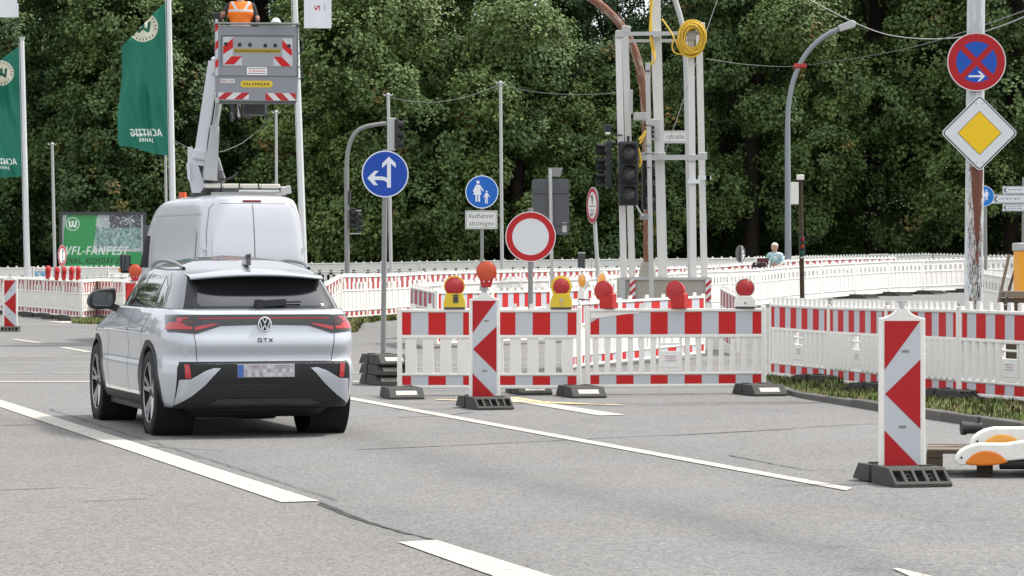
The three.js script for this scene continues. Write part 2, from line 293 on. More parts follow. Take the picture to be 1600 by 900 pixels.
// ---------------------------------------------------------------- kerb and grass verge on the right
const vergeY = (X, D) => Math.max(0.03, Math.min(elev(X, D), 0.11)) * sstep(41, 38.5, D) + 0.035 * sstep(36, 30, D);
{
  const xs = [], ds = range(20, 41, 0.35), p = [], uv = [], idx = [], n = 14;
  for (const D of ds) for (let i = 0; i <= n; i++) { const X = kerbX(D) + 0.14 + (i / n) ** 1.5 * 12; p.push(X, vergeY(X, D) + 0.012 + 0.02 * nz(X * 2, D * 2), -D); uv.push(X * 0.5, D * 0.5); }
  for (let j = 0; j < ds.length - 1; j++) for (let i = 0; i < n; i++) { const a = j * (n + 1) + i; idx.push(a, a + 1, a + n + 1, a + 1, a + n + 2, a + n + 1); }
  const g = new THREE.BufferGeometry(); g.setAttribute('position', new THREE.Float32BufferAttribute(p, 3)); g.setAttribute('uv', new THREE.Float32BufferAttribute(uv, 2)); g.setIndex(idx); g.computeVertexNormals();
  struct('verge', g, M.soil);
  const kerbRoot = new THREE.Group(); kerbRoot.name = 'kerb'; kerbRoot.userData.kind = 'structure'; scene.add(kerbRoot);
  const km = [0.30, 0.27, 0.32].map(v => new THREE.MeshStandardMaterial({ color: C(v, v * 0.96, v * 0.9), map: asphaltMap, roughness: 0.95, bumpMap: grainMap, bumpScale: 0.006 }));
  let i = 0;
  for (let D = 22; D < 38.6; D += 1.0, i++) {
    const a = V(kerbX(D), 0, -D), b = V(kerbX(D + 0.985), 0, -(D + 0.985)), L = a.distanceTo(b), mid = a.clone().add(b).multiplyScalar(0.5), h = Math.max(0.02, vergeY(mid.x + 0.2, -mid.z)) + 0.025;
    const s = rbox(0.15, h + 0.1, L, 0.015, 0.075, (h - 0.1) / 2, 0); const m = obj('kerb_stone', s, km[i % 3], kerbRoot); m.position.copy(mid); m.rotation.y = Math.atan2(b.x - a.x, b.z - a.z) + Math.PI; m.rotation.z = rr(-0.01, 0.01);
    if (m.rotation.y > Math.PI / 2 || m.rotation.y < -Math.PI / 2) m.rotation.y += 0;
  }
}
// grass blades: tufts, instanced
function tuftGeo(n, h, spread) {
  const p = [], nn = [];
  for (let i = 0; i < n; i++) {
    const a = rnd() * 6.283, r = Math.sqrt(rnd()) * spread, x = Math.cos(a) * r, z = Math.sin(a) * r, b = rnd() * 6.283, hh = h * rr(0.5, 1.1), lean = rr(0.15, 0.75) * hh, w = rr(0.004, 0.008), cx = Math.cos(b), cz = Math.sin(b);
    const q = [[x - cz * w, 0, z + cx * w], [x + cz * w, 0, z - cx * w], [x + cx * lean * 0.35 + cz * w * 0.8, hh * 0.6, z + cz * lean * 0.35 - cx * w * 0.8], [x + cx * lean * 0.35 - cz * w * 0.8, hh * 0.6, z + cz * lean * 0.35 + cx * w * 0.8], [x + cx * lean, hh, z + cz * lean]];
    for (const t of [[0, 1, 2], [0, 2, 3], [3, 2, 4]]) for (const k of t) { p.push(...q[k]); nn.push(cx * 0.4, 0.8, cz * 0.4); }
  }
  const g = new THREE.BufferGeometry(); g.setAttribute('position', new THREE.Float32BufferAttribute(p, 3)); g.setAttribute('normal', new THREE.Float32BufferAttribute(nn, 3)); g.setAttribute('uv', new THREE.Float32BufferAttribute(new Float32Array(p.length / 3 * 2), 2)); return g;
}
M.grass = new THREE.MeshStandardMaterial({ color: C(1, 1, 1), roughness: 0.8, side: THREE.DoubleSide });
function instanced(name, geo, m, list, parent) {                                  // list of [pos, scale, ry, colour, rx, rz]
  const o = new THREE.InstancedMesh(geo, m, list.length), M4 = new THREE.Matrix4(), q = new THREE.Quaternion(), e = new THREE.Euler();
  list.forEach(([p, s, ry, c, rx = 0, rz = 0], i) => { M4.compose(p, ry.isQuaternion ? ry : q.setFromEuler(e.set(rx, ry, rz)), typeof s === 'number' ? V(s, s, s) : s); o.setMatrixAt(i, M4); if (c) o.setColorAt(i, c); });
  o.castShadow = o.receiveShadow = true; o.name = parent ? name : numbered(name); o.userData.kind = 'stuff'; (parent ?? scene).add(o); return o;
}
const grassCol = () => { const t = rnd(); return t < 0.22 ? C(rr(0.30, 0.38), rr(0.27, 0.33), 0.14) : C(rr(0.14, 0.22), rr(0.19, 0.27), rr(0.05, 0.085)); };
{
  const g = tuftGeo(18, 0.075, 0.075), list = [];
  for (let k = 0; k < 15000; k++) {
    const D = rr(25, 40.4), X = kerbX(D) + 0.13 + rnd() ** 1.3 * 4.2; if (X > PX(1650, D) + 0.5) continue;
    const dens = 0.55 + 0.8 * fbm(X * 0.9, D * 0.6); if (rnd() > dens) continue;
    list.push([V(X, vergeY(X, D), -D), rr(0.5, 1.15) * (D > 36 && rnd() < 0.1 ? 1.5 : 1) * (fbm(X, D) > 0.2 ? 1.25 : 1), rnd() * 6.28, grassCol()]);
  }
  tag(instanced('grass', g, M.grass, list), 'rough grass growing along the kerb under the red and white fence', 'grass');
  const l2 = [];
  for (let k = 0; k < 3800; k++) { const u = rr(536, 640), D = 66.6 + (u - 533) * 0.055 - rr(0.1, 3.4) * (0.5 + 0.6 * nz(u * 0.05, 3)); l2.push([V(PX(u, D), roadElev(PX(u, D), D) - 0.01, -D), rr(0.8, 1.6), rnd() * 6.28, grassCol()]); }
  tag(instanced('grass', g, M.grass, l2), 'strip of grass at the foot of the fence on the traffic island', 'grass');
  const l3 = [];
  for (let k = 0; k < 2600; k++) { const u = rr(118, 215), D = 78.2 - (u - 118) * 0.012 - rr(-1, 3.0); l3.push([V(PX(u, D), roadElev(PX(u, D), D) - 0.01, -D), rr(0.8, 1.6), rnd() * 6.28, grassCol()]); }
  tag(instanced('grass', g, M.grass, l3), 'patch of grass below the bend of the far fence beside the van', 'grass');
  const l4 = [];
  for (let k = 0; k < 1800; k++) { const u = rr(1400, 1505), D = rr(66, 72); l4.push([V(PX(u, D), roadElev(PX(u, D), D) - 0.01, -D), rr(0.7, 1.4), rnd() * 6.28, grassCol()]); }
  tag(instanced('grass', g, M.grass, l4), 'small patch of grass beside the rusty white mast', 'grass');
}

// ---------------------------------------------------------------- trees
M.leaf = new THREE.MeshPhysicalMaterial({ color: C(1, 1, 1), roughness: 0.62, transmission: 0, side: THREE.DoubleSide });
M.bark = new THREE.MeshStandardMaterial({ color: C(0.07, 0.055, 0.04), map: M.wood.map, roughness: 0.95 });
function clumpGeo(n, R, leaf) {
  const p = [], nn = [];
  for (let i = 0; i < n; i++) {
    const d = V(rr(-1, 1), rr(-1, 1), rr(-1, 1)); if (d.length() > 1) d.normalize(); d.multiplyScalar(R); d.y *= 0.7;
    const nrm = V(rr(-0.7, 0.7), rr(0.5, 1.4), rr(-0.7, 0.7)).normalize(), t = V(rr(-1, 1), rr(-0.9, 0.2), rr(-1, 1)).cross(nrm).normalize(), b = nrm.clone().cross(t), L = leaf * rr(0.7, 1.3), W = L * rr(0.32, 0.45);
    const a = d.clone(), c = d.clone().addScaledVector(t, L), l = d.clone().addScaledVector(t, L * 0.45).addScaledVector(b, W).addScaledVector(nrm, W * 0.3), r = d.clone().addScaledVector(t, L * 0.45).addScaledVector(b, -W).addScaledVector(nrm, W * 0.3);
    const n1 = l.clone().sub(a).cross(c.clone().sub(a)).normalize(), n2 = c.clone().sub(a).cross(r.clone().sub(a)).normalize();
    for (const q of [a, c, l]) { p.push(q.x, q.y, q.z); nn.push(-n1.x, -n1.y, -n1.z); } for (const q of [a, r, c]) { p.push(q.x, q.y, q.z); nn.push(-n2.x, -n2.y, -n2.z); }
  }
  const g = new THREE.BufferGeometry(); g.setAttribute('position', new THREE.Float32BufferAttribute(p, 3)); g.setAttribute('normal', new THREE.Float32BufferAttribute(nn, 3)); g.setAttribute('uv', new THREE.Float32BufferAttribute(new Float32Array(p.length / 3 * 2), 2)); return g;
}
const clumps = [clumpGeo(34, 0.42, 0.155), clumpGeo(38, 0.46, 0.15), clumpGeo(32, 0.40, 0.17)];
// tone of a whole bough, drawn at random: 0 deep green, 1 fresh yellow green
function leafCol(tone, dry) { const t = rnd(); if (t < dry * 0.35) return C(rr(0.16, 0.24), rr(0.14, 0.17), 0.04); const k = Math.min(1, Math.max(0, tone + rr(-0.15, 0.15))), b = rr(0.86, 1.14); return C(lerp(0.027, 0.126, k) * b, lerp(0.074, 0.186, k) * b, lerp(0.021, 0.040, k) * b); }
function tree(name, label, X, D, H, W, low, hue, count, dry = 0.03, group) {
  D += 5; const y0 = elev(X, D), t = thing(name, label, 'tree', [X, y0, -D], 0, group), lean = rr(-0.6, 0.6);
  const top = V(lean, H * 0.82, rr(-0.5, 0.5)), tr = [];
  tr.push(new THREE.TubeGeometry(new THREE.CatmullRomCurve3([V(0, -0.2, 0), V(lean * 0.2, H * 0.28, 0.1), V(lean * 0.6, H * 0.55, -0.1), top]), 14, 0.16 + H * 0.008, 8));
  const lobes = [];
  const nl = 20;
  for (let i = 0; i < nl; i++) {
    const f = (i + 0.5) / nl, y = lerp(low, H * 0.98, f), prof = Math.sin(Math.PI * Math.min(1, 0.16 + 0.78 * f)) ** 0.7, a = i * 2.4 + rr(-0.5, 0.5), r = W * 0.5 * prof * rr(0.45, 0.9);
    const c = V(Math.cos(a) * r + lean * f, y + rr(-0.4, 0.4), Math.sin(a) * r * 0.85), R = W * rr(0.12, 0.26);
    lobes.push([c, R, hue + rr(-0.24, 0.24)]);
    if (i % 2) tr.push(bar(V(lean * 0.6 * f, y * 0.62, 0), c, 0.075, 5, 0.02));
  }
  obj('trunk', tr, M.bark, t);
  const lists = [[], [], []];
  for (let k = 0; k < count; k++) {
    const [c, R, tone] = lobes[Math.floor(rnd() * nl)], d = V(rr(-1, 1), rr(-1, 1), rr(-1, 1)).normalize();
    const rad = R * (0.62 + 0.42 * Math.sqrt(rnd())) * (1 + 0.45 * nz(d.x * 2.2 + c.x, d.y * 2.2 + c.y, d.z * 2.2));
    const p = c.clone().add(V(d.x * rad * 1.12, d.y * rad * 0.78, d.z * rad)); if (p.y < 0.3) continue;
    const o = V(d.x + rr(-0.35, 0.35), d.y * 0.8 + 0.55 + rr(-0.3, 0.3), d.z + rr(-0.35, 0.35)).normalize(), qq = new THREE.Quaternion().setFromUnitVectors(V(0, 1, 0), o).multiply(new THREE.Quaternion().setFromAxisAngle(V(0, 1, 0), rnd() * 6.28));
    lists[k % 3].push([p, rr(0.55, 1.1), qq, leafCol(tone, dry)]);
  }
  lists.forEach((l, i) => instanced('crown', clumps[i], M.leaf, l, t));
  return t;
}
const tg = 'trees of the wood edge behind the white fences';
// front row, told apart by what stands before them
const front = [
  ['maple_tree', 'dense dark green tree behind the leftmost green flag', -19.8, 117, 15, 9.0, 2.4, 0.42, 3200, 0.04],
  ['maple_tree', 'green tree rising between the two green flags', -14.2, 115, 13.5, 7.6, 2.2, 0.50, 3000, 0.05],
  ['maple_tree', 'tree behind the lift platform and its boom', -9.4, 119, 16, 7.8, 2.6, 0.22, 2800, 0.03],
  ['maple_tree', 'bushy bright green tree with pointed top behind the blue arrow sign', -4.9, 112.5, 11.8, 7.6, 1.6, 0.74, 3800, 0.05],
  ['maple_tree', 'lower bright green tree behind the pedestrian sign', 0.1, 112.5, 9.4, 6.0, 1.6, 0.66, 2700, 0.05],
  ['maple_tree', 'green tree behind the black traffic signal and the steel frame', 4.3, 114.5, 8.8, 5.6, 1.4, 0.5, 2300, 0.03],
  ['maple_tree', 'yellowish green tree just beside the curved street lamp', 9.0, 115.5, 15.5, 7.6, 2.2, 0.58, 3300, 0.06],
  ['maple_tree', 'broad yellow green tree spreading to the right of the street lamp', 13.8, 118, 15.5, 8.0, 2.6, 0.66, 3300, 0.06],
  ['maple_tree', 'green tree behind the priority road sign', 19.0, 117, 16, 8.6, 2.6, 0.60, 3400, 0.06],
];
for (const a of front) tree(...a, tg);
const bl = 'tall deep green tree in the row behind the wood edge';
for (let i = 0; i < 11; i++) tree('maple_tree', bl, -23 + i * 4.6 + rr(-0.8, 0.8), 127 + rr(-2.5, 3.5), rr(17, 20), 9.5, 3.0, rr(0.25, 0.65), 2700, 0.02, 'second row of trees in the wood');
for (let i = 0; i < 8; i++) tree('maple_tree', 'green tree of the wood edge farther along the road beyond the left flag', -28 - i * 6 + rr(-1, 1), 112 - i * 3, rr(13, 17), 9, 2.2, rr(0.3, 0.6), 1500, 0.03, 'wood edge mirrored in the car');
{ // shrubs at the foot of the wood
  for (let i = 0; i < 15; i++) {
    const X = -21 + i * 3.0 + rr(-0.6, 0.6), D = rr(123, 127), y0 = elev(X, D), t = thing('shrub', 'dark leafy shrub at the foot of the wood behind the white fence', 'shrub', [X, y0, -D], 0, 'shrubs along the foot of the wood');
    const st = []; for (let k = 0; k < 6; k++) st.push(bar(V(rr(-0.2, 0.2), -0.1, rr(-0.2, 0.2)), V(rr(-1.2, 1.2), rr(1.2, 2.6), rr(-0.7, 0.7)), 0.03, 5, 0.012)); obj('stem', st, M.bark, t);
    const lists = [[], [], []]; for (let k = 0; k < 700; k++) { const a = rnd() * 6.28, r = Math.sqrt(rnd()) * 1.9, y = rr(0.2, 3.5) * (1 - 0.12 * r * r); if (y < 0.15) continue; lists[k % 3].push([V(Math.cos(a) * r, y, Math.sin(a) * r * 0.7), rr(0.6, 1.1), rnd() * 6.28, leafCol(0.45, 0.02)]); }
    lists.forEach((l, j) => instanced('foliage', clumps[j], M.leaf, l, t));
  }
  // the depth of the wood
  const l = []; for (let k = 0; k < 22000; k++) { const X = rr(-36, 36), y = rnd() * 11.5 * (0.9 + 0.35 * nz(X * 0.3, 3)), D = rr(142, 158); l.push([V(X, 0.5 + y, -D), rr(1.1, 2.1), rnd() * 6.28, leafCol(0.45, 0.02), rr(-0.3, 0.3), rr(-0.3, 0.3)]); }
  tag(instanced('far_wood', clumps[0], M.leaf, l), 'deep green wood far behind the trees', 'wood');
}
// ---------------------------------------------------------------- plastic fence panels
const plate = (w, h, d, x, y, z) => new THREE.PlaneGeometry(w, h).translate(x, y, z);
M.logo = new THREE.MeshStandardMaterial({ roughness: 0.5, map: canvasTex(256, 128, (c, w, h) => { c.fillStyle = '#f1f1ef'; c.fillRect(0, 0, w, h); c.fillStyle = '#5a5560'; c.fillRect(14, 18, w - 28, 12); c.fillRect(14, h - 30, w - 28, 12); c.fillStyle = '#b0444a'; c.font = 'bold 50px sans-serif'; c.textAlign = 'center'; c.textBaseline = 'middle'; c.fillText('STRABAG', w / 2, h / 2 + 1, w - 32); }) });
M.tlLabel = new THREE.MeshStandardMaterial({ roughness: 0.6, map: canvasTex(256, 64, (c, w, h) => { c.fillStyle = '#c9c5bd'; c.fillRect(0, 0, w, h); c.strokeStyle = '#8d8880'; c.lineWidth = 5; c.strokeRect(4, 4, w - 8, h - 8); c.fillStyle = '#8a857d'; c.font = 'bold 40px sans-serif'; c.textAlign = 'center'; c.textBaseline = 'middle'; c.fillText('STRABAG', w / 2, h / 2 + 2, w - 30); }) });
function placePanel(t, a, b) { // local x runs from joint a to joint b
  const x = b.clone().sub(a).normalize(), z = V(1, 0, 0).crossVectors(x, V(0, 1, 0)).normalize(), y = z.clone().cross(x);
  t.position.copy(a); t.quaternion.setFromRotationMatrix(new THREE.Matrix4().makeBasis(x, y, z));
}
function frameGeo(L, knobs, kw, kh, postW = 0.055) {
  const g = [rbox(postW, 0.93, 0.05, 0.012, postW / 2 + 0.004, 0.53, 0), rbox(postW, 0.93, 0.05, 0.012, L - postW / 2 - 0.004, 0.53, 0),
    rbox(L - 0.02, 0.036, 0.055, 0.01, L / 2, 0.947, 0), rbox(L - 0.03, 0.036, 0.048, 0.01, L / 2, 0.652, 0), rbox(L - 0.03, 0.026, 0.044, 0.008, L / 2, 0.232, 0), rbox(L - 0.02, 0.036, 0.05, 0.01, L / 2, 0.092, 0)];
  for (let i = 0; i < knobs; i++) { const x = postW + 0.03 + (i + 0.5) * (L - 2 * postW - 0.06) / knobs; g.push(T(prism([[-kw * 0.65, 0], [kw * 0.65, 0], [kw * 0.5, kh], [-kw * 0.5, kh]], 0.036), x, 0.963, -0.018)); }
  return g;
}
function detailPanel(name, label, category, a, b, o, group) {
  const L = a.distanceTo(b), t = thing(name, label, category, [0, 0, 0], 0, group); placePanel(t, a, b);
  const white = o.old ? M.whiteOld : M.white, red = o.old ? M.filmRedOld : M.filmRed;
  obj('frame', frameGeo(L, o.knobs, o.kw, o.kh), white, t);
  obj('backing_board', [box(L - 0.11, 0.262, 0.014, L / 2, 0.8, 0), box(L - 0.11, 0.112, 0.014, L / 2, 0.165, 0)], white, t);
  const x0 = 0.062, x1 = L - 0.062, per = (x1 - x0) / 5, f = o.back ? -1 : 1;
  obj('reflective_film', [box(x1 - x0, 0.25, 0.003, L / 2, 0.8, 0.0092 * f), box(x1 - x0, 0.1, 0.003, L / 2, 0.165, 0.0092 * f)], M.filmWhite, t);
  for (let i = 0; i <= 5; i++) {
    const c0 = Math.max(x0, x0 + i * per - per * 0.25), c1 = Math.min(x1, x0 + i * per + per * 0.25);
    if (o.torn && i === 0) obj('red_stripe', T(prism([[0, 0], [c1 - c0, 0], [c1 - c0, 0.19], [0, 0.13]], 0.002), c0, 0.676, 0.0112 * f), red, t);
    else obj('red_stripe', box(c1 - c0, 0.248, 0.002, (c0 + c1) / 2, 0.8, 0.0122 * f), red, t);
    obj('red_stripe', box(c1 - c0, 0.098, 0.002, (c0 + c1) / 2, 0.165, 0.0122 * f), red, t);
  }
  if (o.torn) obj('torn_backing', T(prism([[0, 0], [0.42, 0.055], [0.56, 0.06], [0.56, 0.075], [0, 0.075]], 0.002), 0.062, 0.850, 0.0145), white, t);
  const n = o.slats, pitch = (L - 0.12) / n, h = 0.392;
  const sg = o.flat ? rbox(pitch * o.fill, h, 0.026, 0.008) : new THREE.CylinderGeometry(pitch * o.fill / 2, pitch * o.fill / 2, h, 16, 1).scale(1, 1, 0.7).translate(0, 0, -0.012);
  const skip = o.box ? Math.floor(n * o.boxAt) : -9;
  for (let i = 0; i < n; i++) {
    if (o.box && (i === skip || i === skip + 1)) continue;
    const m = obj('slat', sg, white, t); m.position.set(0.06 + (i + 0.5) * pitch, 0.44, o.flat ? 0 : -0.01); if (o.turn) m.rotation.y = o.turn;
  }
  if (o.box) {
    const cx = 0.06 + (skip + 1) * pitch, w = pitch * 1.9;
    obj('label_plate', [rbox(w, 0.19, 0.03, 0.008, cx, 0.42 - 0.03, 0.002), rbox(w, 0.022, 0.034, 0.006, cx, 0.565, 0), rbox(0.02, 0.392, 0.03, 0.006, cx - w / 2, 0.44, 0), rbox(0.02, 0.392, 0.03, 0.006, cx + w / 2, 0.44, 0), rbox(w, 0.06, 0.026, 0.006, cx, 0.28, 0)], white, t);
    obj('logo', plate(Math.min(0.19, w * 0.62), 0.085, 0, cx, 0.40, 0.0195), M.logo, t);
  }
  if (o.hook) obj('coupling_hook', [tube([V(L - 0.03, 1.0, 0), V(L, 1.03, 0.01), V(L + 0.04, 1.0, 0.01), V(L + 0.03, 0.95, 0)], 0.008, 14, 6), rbox(0.05, 0.02, 0.03, 0.004, L, 0.975, 0.0)], M.galvDark, t);
  return t;
}
function plainPanel(label, a, b, o, group) {             // the same panel farther off: its pieces are too small to pick apart
  const L = a.distanceTo(b), t = thing('fence_panel', label, 'fence panel', [0, 0, 0], 0, group); placePanel(t, a, b);
  obj('frame', frameGeo(L, o.knobs, o.kw ?? 0.05, o.kh ?? 0.055), M.white, t);
  const hi = o.tall ?? 0.25;
  obj('backing_board', [box(L - 0.1, hi + 0.012, 0.014, L / 2, 0.93 - hi / 2, 0), box(L - 0.1, 0.112, 0.014, L / 2, 0.165, 0)], o.face === 'red' ? M.white : M.filmBack, t);
  if (o.face === 'red') {
    const x0 = 0.06, x1 = L - 0.06, per = (x1 - x0) / 5, g = [];
    for (let i = 0; i <= 5; i++) { const c0 = Math.max(x0, x0 + i * per - per * 0.25), c1 = Math.min(x1, x0 + i * per + per * 0.25); g.push(box(c1 - c0, 0.248, 0.003, (c0 + c1) / 2, 0.8, 0.011), box(c1 - c0, 0.098, 0.003, (c0 + c1) / 2, 0.165, 0.011)); }
    obj('red_stripes', g, M.filmRedOld, t).userData.kind = 'stuff';
  }
  const n = o.slats ?? 10, pitch = (L - 0.12) / n, s = []; for (let i = 0; i < n; i++) s.push(box(pitch * (o.fill ?? 0.86), 0.70 - hi + 0.14, 0.022, 0.06 + (i + 0.5) * pitch, 0.235 + (0.70 - hi + 0.14) / 2, (i % 2 ? 0.004 : -0.004)));
  obj('slats', s, M.white, t).userData.kind = 'stuff';
  if (o.vent) obj('label_plate', rbox(0.22, 0.2, 0.036, 0.01, L * 0.5, 0.42, 0), M.white, t);
  return t;
}
const joint = ([u, v, D]) => V(PX(u, D), PY(v, D) - RAIL, -D);
const runOf = (k, fn) => runs[k].slice(0, -1).forEach((p, i) => fn(joint(p), joint(runs[k][i + 1]), i));

// the two barriers across the closed lane
const bA = [V(PX(620, 35.8), 0, -35.8), V(PX(909, 35.8), 0, -35.8)], bB = [V(PX(914, 36.0), 0, -36.0), V(PX(1197, 36.35), 0.0, -36.35)];
detailPanel('barrier', 'white barrier with wide slats and red stripes standing behind the striped delineator board', 'barrier', ...bA, { knobs: 10, kw: 0.045, kh: 0.06, slats: 10, fill: 0.64, flat: true });
detailPanel('barrier', 'white barrier with narrow slats and torn reflective film under the red lamps', 'barrier', ...bB, { knobs: 5, kw: 0.06, kh: 0.06, slats: 15, fill: 0.46, flat: true, box: true, boxAt: 0.46, torn: true });
runOf('near', (a, b, i) => detailPanel('fence_panel', ['striped white fence panel on the grass joining the torn-film barrier', 'striped white fence panel on the grass, second from the torn-film barrier', 'striped white fence panel on the grass partly hidden by the lone delineator', 'striped white fence panel on the grass in front of the rusty mast'][i], 'fence panel', a, b, { knobs: i === 3 ? 9 : 12, kw: 0.062, kh: 0.085, slats: 12, fill: i >= 3 ? 0.88 : 0.92, box: true, boxAt: 0.46, hook: true }, 'fence panels along the kerb'));
runOf('pit', (a, b, i) => detailPanel('fence_panel', 'white fence panel with red stripes on the near side of the fenced pit', 'fence panel', a, b, { knobs: 8, kw: 0.05, kh: 0.055, slats: 10, fill: 0.86, flat: true, old: i === 0 }, 'striped panels round the pit'));
runOf('pitRight', (a, b, i) => detailPanel('fence_panel', 'white fence panel with red stripes closing the pit before the steel frame', 'fence panel', a, b, { knobs: 5, kw: 0.06, kh: 0.06, slats: 10, fill: 0.8, flat: true, old: false }, 'striped panels before the steel frame'));
runOf('pitEnd', (a, b) => detailPanel('fence_panel', 'short oblique striped fence panel behind the white lamp with red lens', 'fence panel', a, b, { knobs: 5, kw: 0.06, kh: 0.06, slats: 10, fill: 0.8, flat: true, old: true }));
runOf('left', (a, b) => plainPanel('white fence panel with faded red stripes on the far side of the junction', a, b, { knobs: 10, face: 'red', slats: 12, fill: 0.94, vent: true }, 'striped fence across the junction'));
runOf('mid', (a, b) => plainPanel('white fence panel with faded red stripes along the back of the traffic island', a, b, { knobs: 10, face: 'red', slats: 12, fill: 0.94, vent: true }, 'striped fence behind the traffic island'));
runOf('corridor', (a, b) => plainPanel('white fence panel seen from its plain back along the footway', a, b, { knobs: 8, slats: 16, fill: 0.965 }, 'plain white fence along the footway'));
runOf('side', (a, b) => plainPanel('white fence panel beside the orange machine behind the rusty mast', a, b, { knobs: 10, slats: 14, fill: 0.95 }, 'white fence beside the orange machine'));
runOf('back', (a, b, i) => plainPanel('plain white fence panel in front of the trees', a, b, { knobs: i > 7 ? 12 : 5, slats: 10, fill: 0.55, tall: 0.36 }, 'white fence along the wood'));
runOf('backLeft', (a, b) => plainPanel('plain white fence panel in front of the billboard', a, b, { knobs: 6, slats: 10, fill: 0.6, tall: 0.36 }, 'white fence before the billboard'));
{ // blue graffiti sprayed on one of the far panels
  const D = 99.9; const g = new THREE.PlaneGeometry(0.44, 0.27); const m = new THREE.MeshStandardMaterial({ roughness: 0.6, transparent: true, alphaTest: 0.5, map: canvasTex(256, 160, (c, w, h) => { c.clearRect(0, 0, w, h); c.font = 'bold 118px sans-serif'; c.textAlign = 'center'; c.textBaseline = 'middle'; c.strokeStyle = '#5f9fc9'; c.lineWidth = 12; c.strokeText('ACAB', w / 2, h / 2, w - 14); }) });
  const p = scene.children.find(o => o.userData.group === 'white fence before the billboard' && o.position.x > PX(49, 101) && o.position.x < PX(53, 99)); const o = obj('graffiti', g, m, p); o.position.set(0.24, 0.77, 0.012);
}

// ---------------------------------------------------------------- rubber base plates
function baseGeo() {
  const prof = (z0, z1, s0, s1, h) => [[z0, 0], [z0, 0.018], [z0 + s0, h], [z1 - s1, h], [z1, 0.018], [z1, 0]];
  const seg = (p, w, x) => T(prism(p, w - 0.012, 0.006), x - w / 2 + 0.006, 0, 0, 0, -Math.PI / 2, 0).translate(0, 0, 0);
  const mk = (p, w, x) => { const g = prism(p.map(([z, y]) => [z, Math.max(0.006, y)]), w - 0.012, 0.006); g.rotateY(-Math.PI / 2); g.translate(x + w / 2 - 0.006, 0, 0); return g; };
  return [mk(prof(-0.40, -0.10, 0.10, 0.005, 0.112), 0.38, 0), mk(prof(-0.04, 0.40, 0.005, 0.13, 0.112), 0.38, 0), box(0.30, 0.08, 0.2, 0, 0.05, -0.06), box(0.09, 0.02, 0.05, -0.1, 0.116, -0.2), box(0.09, 0.02, 0.05, 0.1, 0.116, -0.2), box(0.08, 0.012, 0.04, 0.12, 0.115, 0.12)];
}
const baseG = geoOf(baseGeo());
const cellG = (() => { // the same plate with five pockets cut into its sloping end
  const ev = new Evaluator(); ev.useGroups = false; const prof = [[-0.40, 0.006], [-0.40, 0.02], [-0.30, 0.118], [-0.10, 0.118], [-0.10, 0.006]], fr = [[-0.04, 0.0], [-0.04, 0.118], [0.27, 0.118], [0.406, 0.02], [0.406, 0.0]];
  const ex = (p) => { const g = prism(p, 0.38); g.rotateY(-Math.PI / 2); g.translate(0.19, 0, 0); return g; };
  let b = new Brush(ex(fr)); b.updateMatrixWorld(); const tilt = -Math.atan2(0.136, 0.098);
  for (let i = 0; i < 5; i++) { const c = new Brush(new THREE.BoxGeometry(0.054, 0.115, 0.10)); c.position.set(-0.145 + i * 0.0725, 0.069, 0.338); c.rotation.x = tilt; c.updateMatrixWorld(); b = ev.evaluate(b, c, SUBTRACTION); b.updateMatrixWorld(); }
  return geoOf([b.geometry, ex(prof), box(0.30, 0.08, 0.2, 0, 0.05, -0.06), box(0.09, 0.02, 0.05, -0.1, 0.12, -0.2), box(0.09, 0.02, 0.05, 0.1, 0.12, -0.2), box(0.08, 0.012, 0.04, 0.12, 0.12, 0.12)]);
})();
const cellMark = geoOf([box(0.008, 0.085, 0.02, -0.014, 0, 0), box(0.008, 0.085, 0.02, 0.014, 0, 0), box(0.034, 0.008, 0.02, 0, 0.03, 0), box(0.034, 0.008, 0.02, 0, -0.01, 0)]);
function basePlate(label, x, y, z, turn, face, group) {
  const t = thing('rubber_base_plate', label, 'base plate', [x, y, z], turn, group); obj('body', face === 'cells' ? cellG : baseG, M.rubber, t);
  const tilt = -Math.atan2(0.13, 0.094);
  if (face === 'cells') for (const i of [1, 3]) { const m = obj('raised_mark', cellMark, M.rubber, t); m.position.set(-0.145 + i * 0.0725, 0.052, 0.315); m.rotation.x = tilt; }
  else { const m = obj('label', box(0.23, 0.075, 0.004), M.tlLabel, t); m.position.set(0, 0.066, 0.342); m.rotation.x = tilt; }
  return t;
}
const feet = 'rubber feet of the two lane barriers';
for (const [u, v, turn, l] of [[628, 622, 0.18, 'black rubber base plate under the end of the wide-slatted barrier beside the lane line'], [826, 615, 0.2, 'black rubber base plate half hidden behind the wide-slatted barrier'], [908, 620, 0.22, 'black rubber base plate where the two lane barriers meet'], [1187, 617, 0.25, 'black rubber base plate at the kerb end of the torn-film barrier']]) { const [x, d] = gp(u, v); basePlate(l, x, 0.004, -d, turn, 'label'); }
for (let k = 0; k < 3; k++) basePlate(['black rubber base plate at the bottom of the stack by the arrow sign', 'black rubber base plate in the middle of the stack by the arrow sign', 'black rubber base plate on top of the stack by the arrow sign'][k], PX(598, 38.9) + k * 0.012, 0.004 + k * 0.124, -38.9, 0.30 + k * 0.04, 'label');
runs.near.slice(1, 4).forEach((p, i) => { const j = joint(p); const t = basePlate(['rubber foot in the grass at the joint nearest the lane barriers', 'rubber foot in the grass hidden behind the tall delineator board', 'rubber foot in the grass beside the kerb near the pallet'][i], j.x - 0.10, vergeY(j.x, -j.z) + 0.03, j.z + 0.12, 0.55, 'cells'); t.scale.set(0.9, 0.8, 1.05); });
runs.left.slice(1, 8).forEach(p => { const j = joint(p); basePlate('rubber foot under the striped fence across the junction', j.x, j.y - 0.02, j.z + 0.3, 0.9, 'label', 'feet of the fence across the junction').scale.set(1.5, 1, 1.3); });
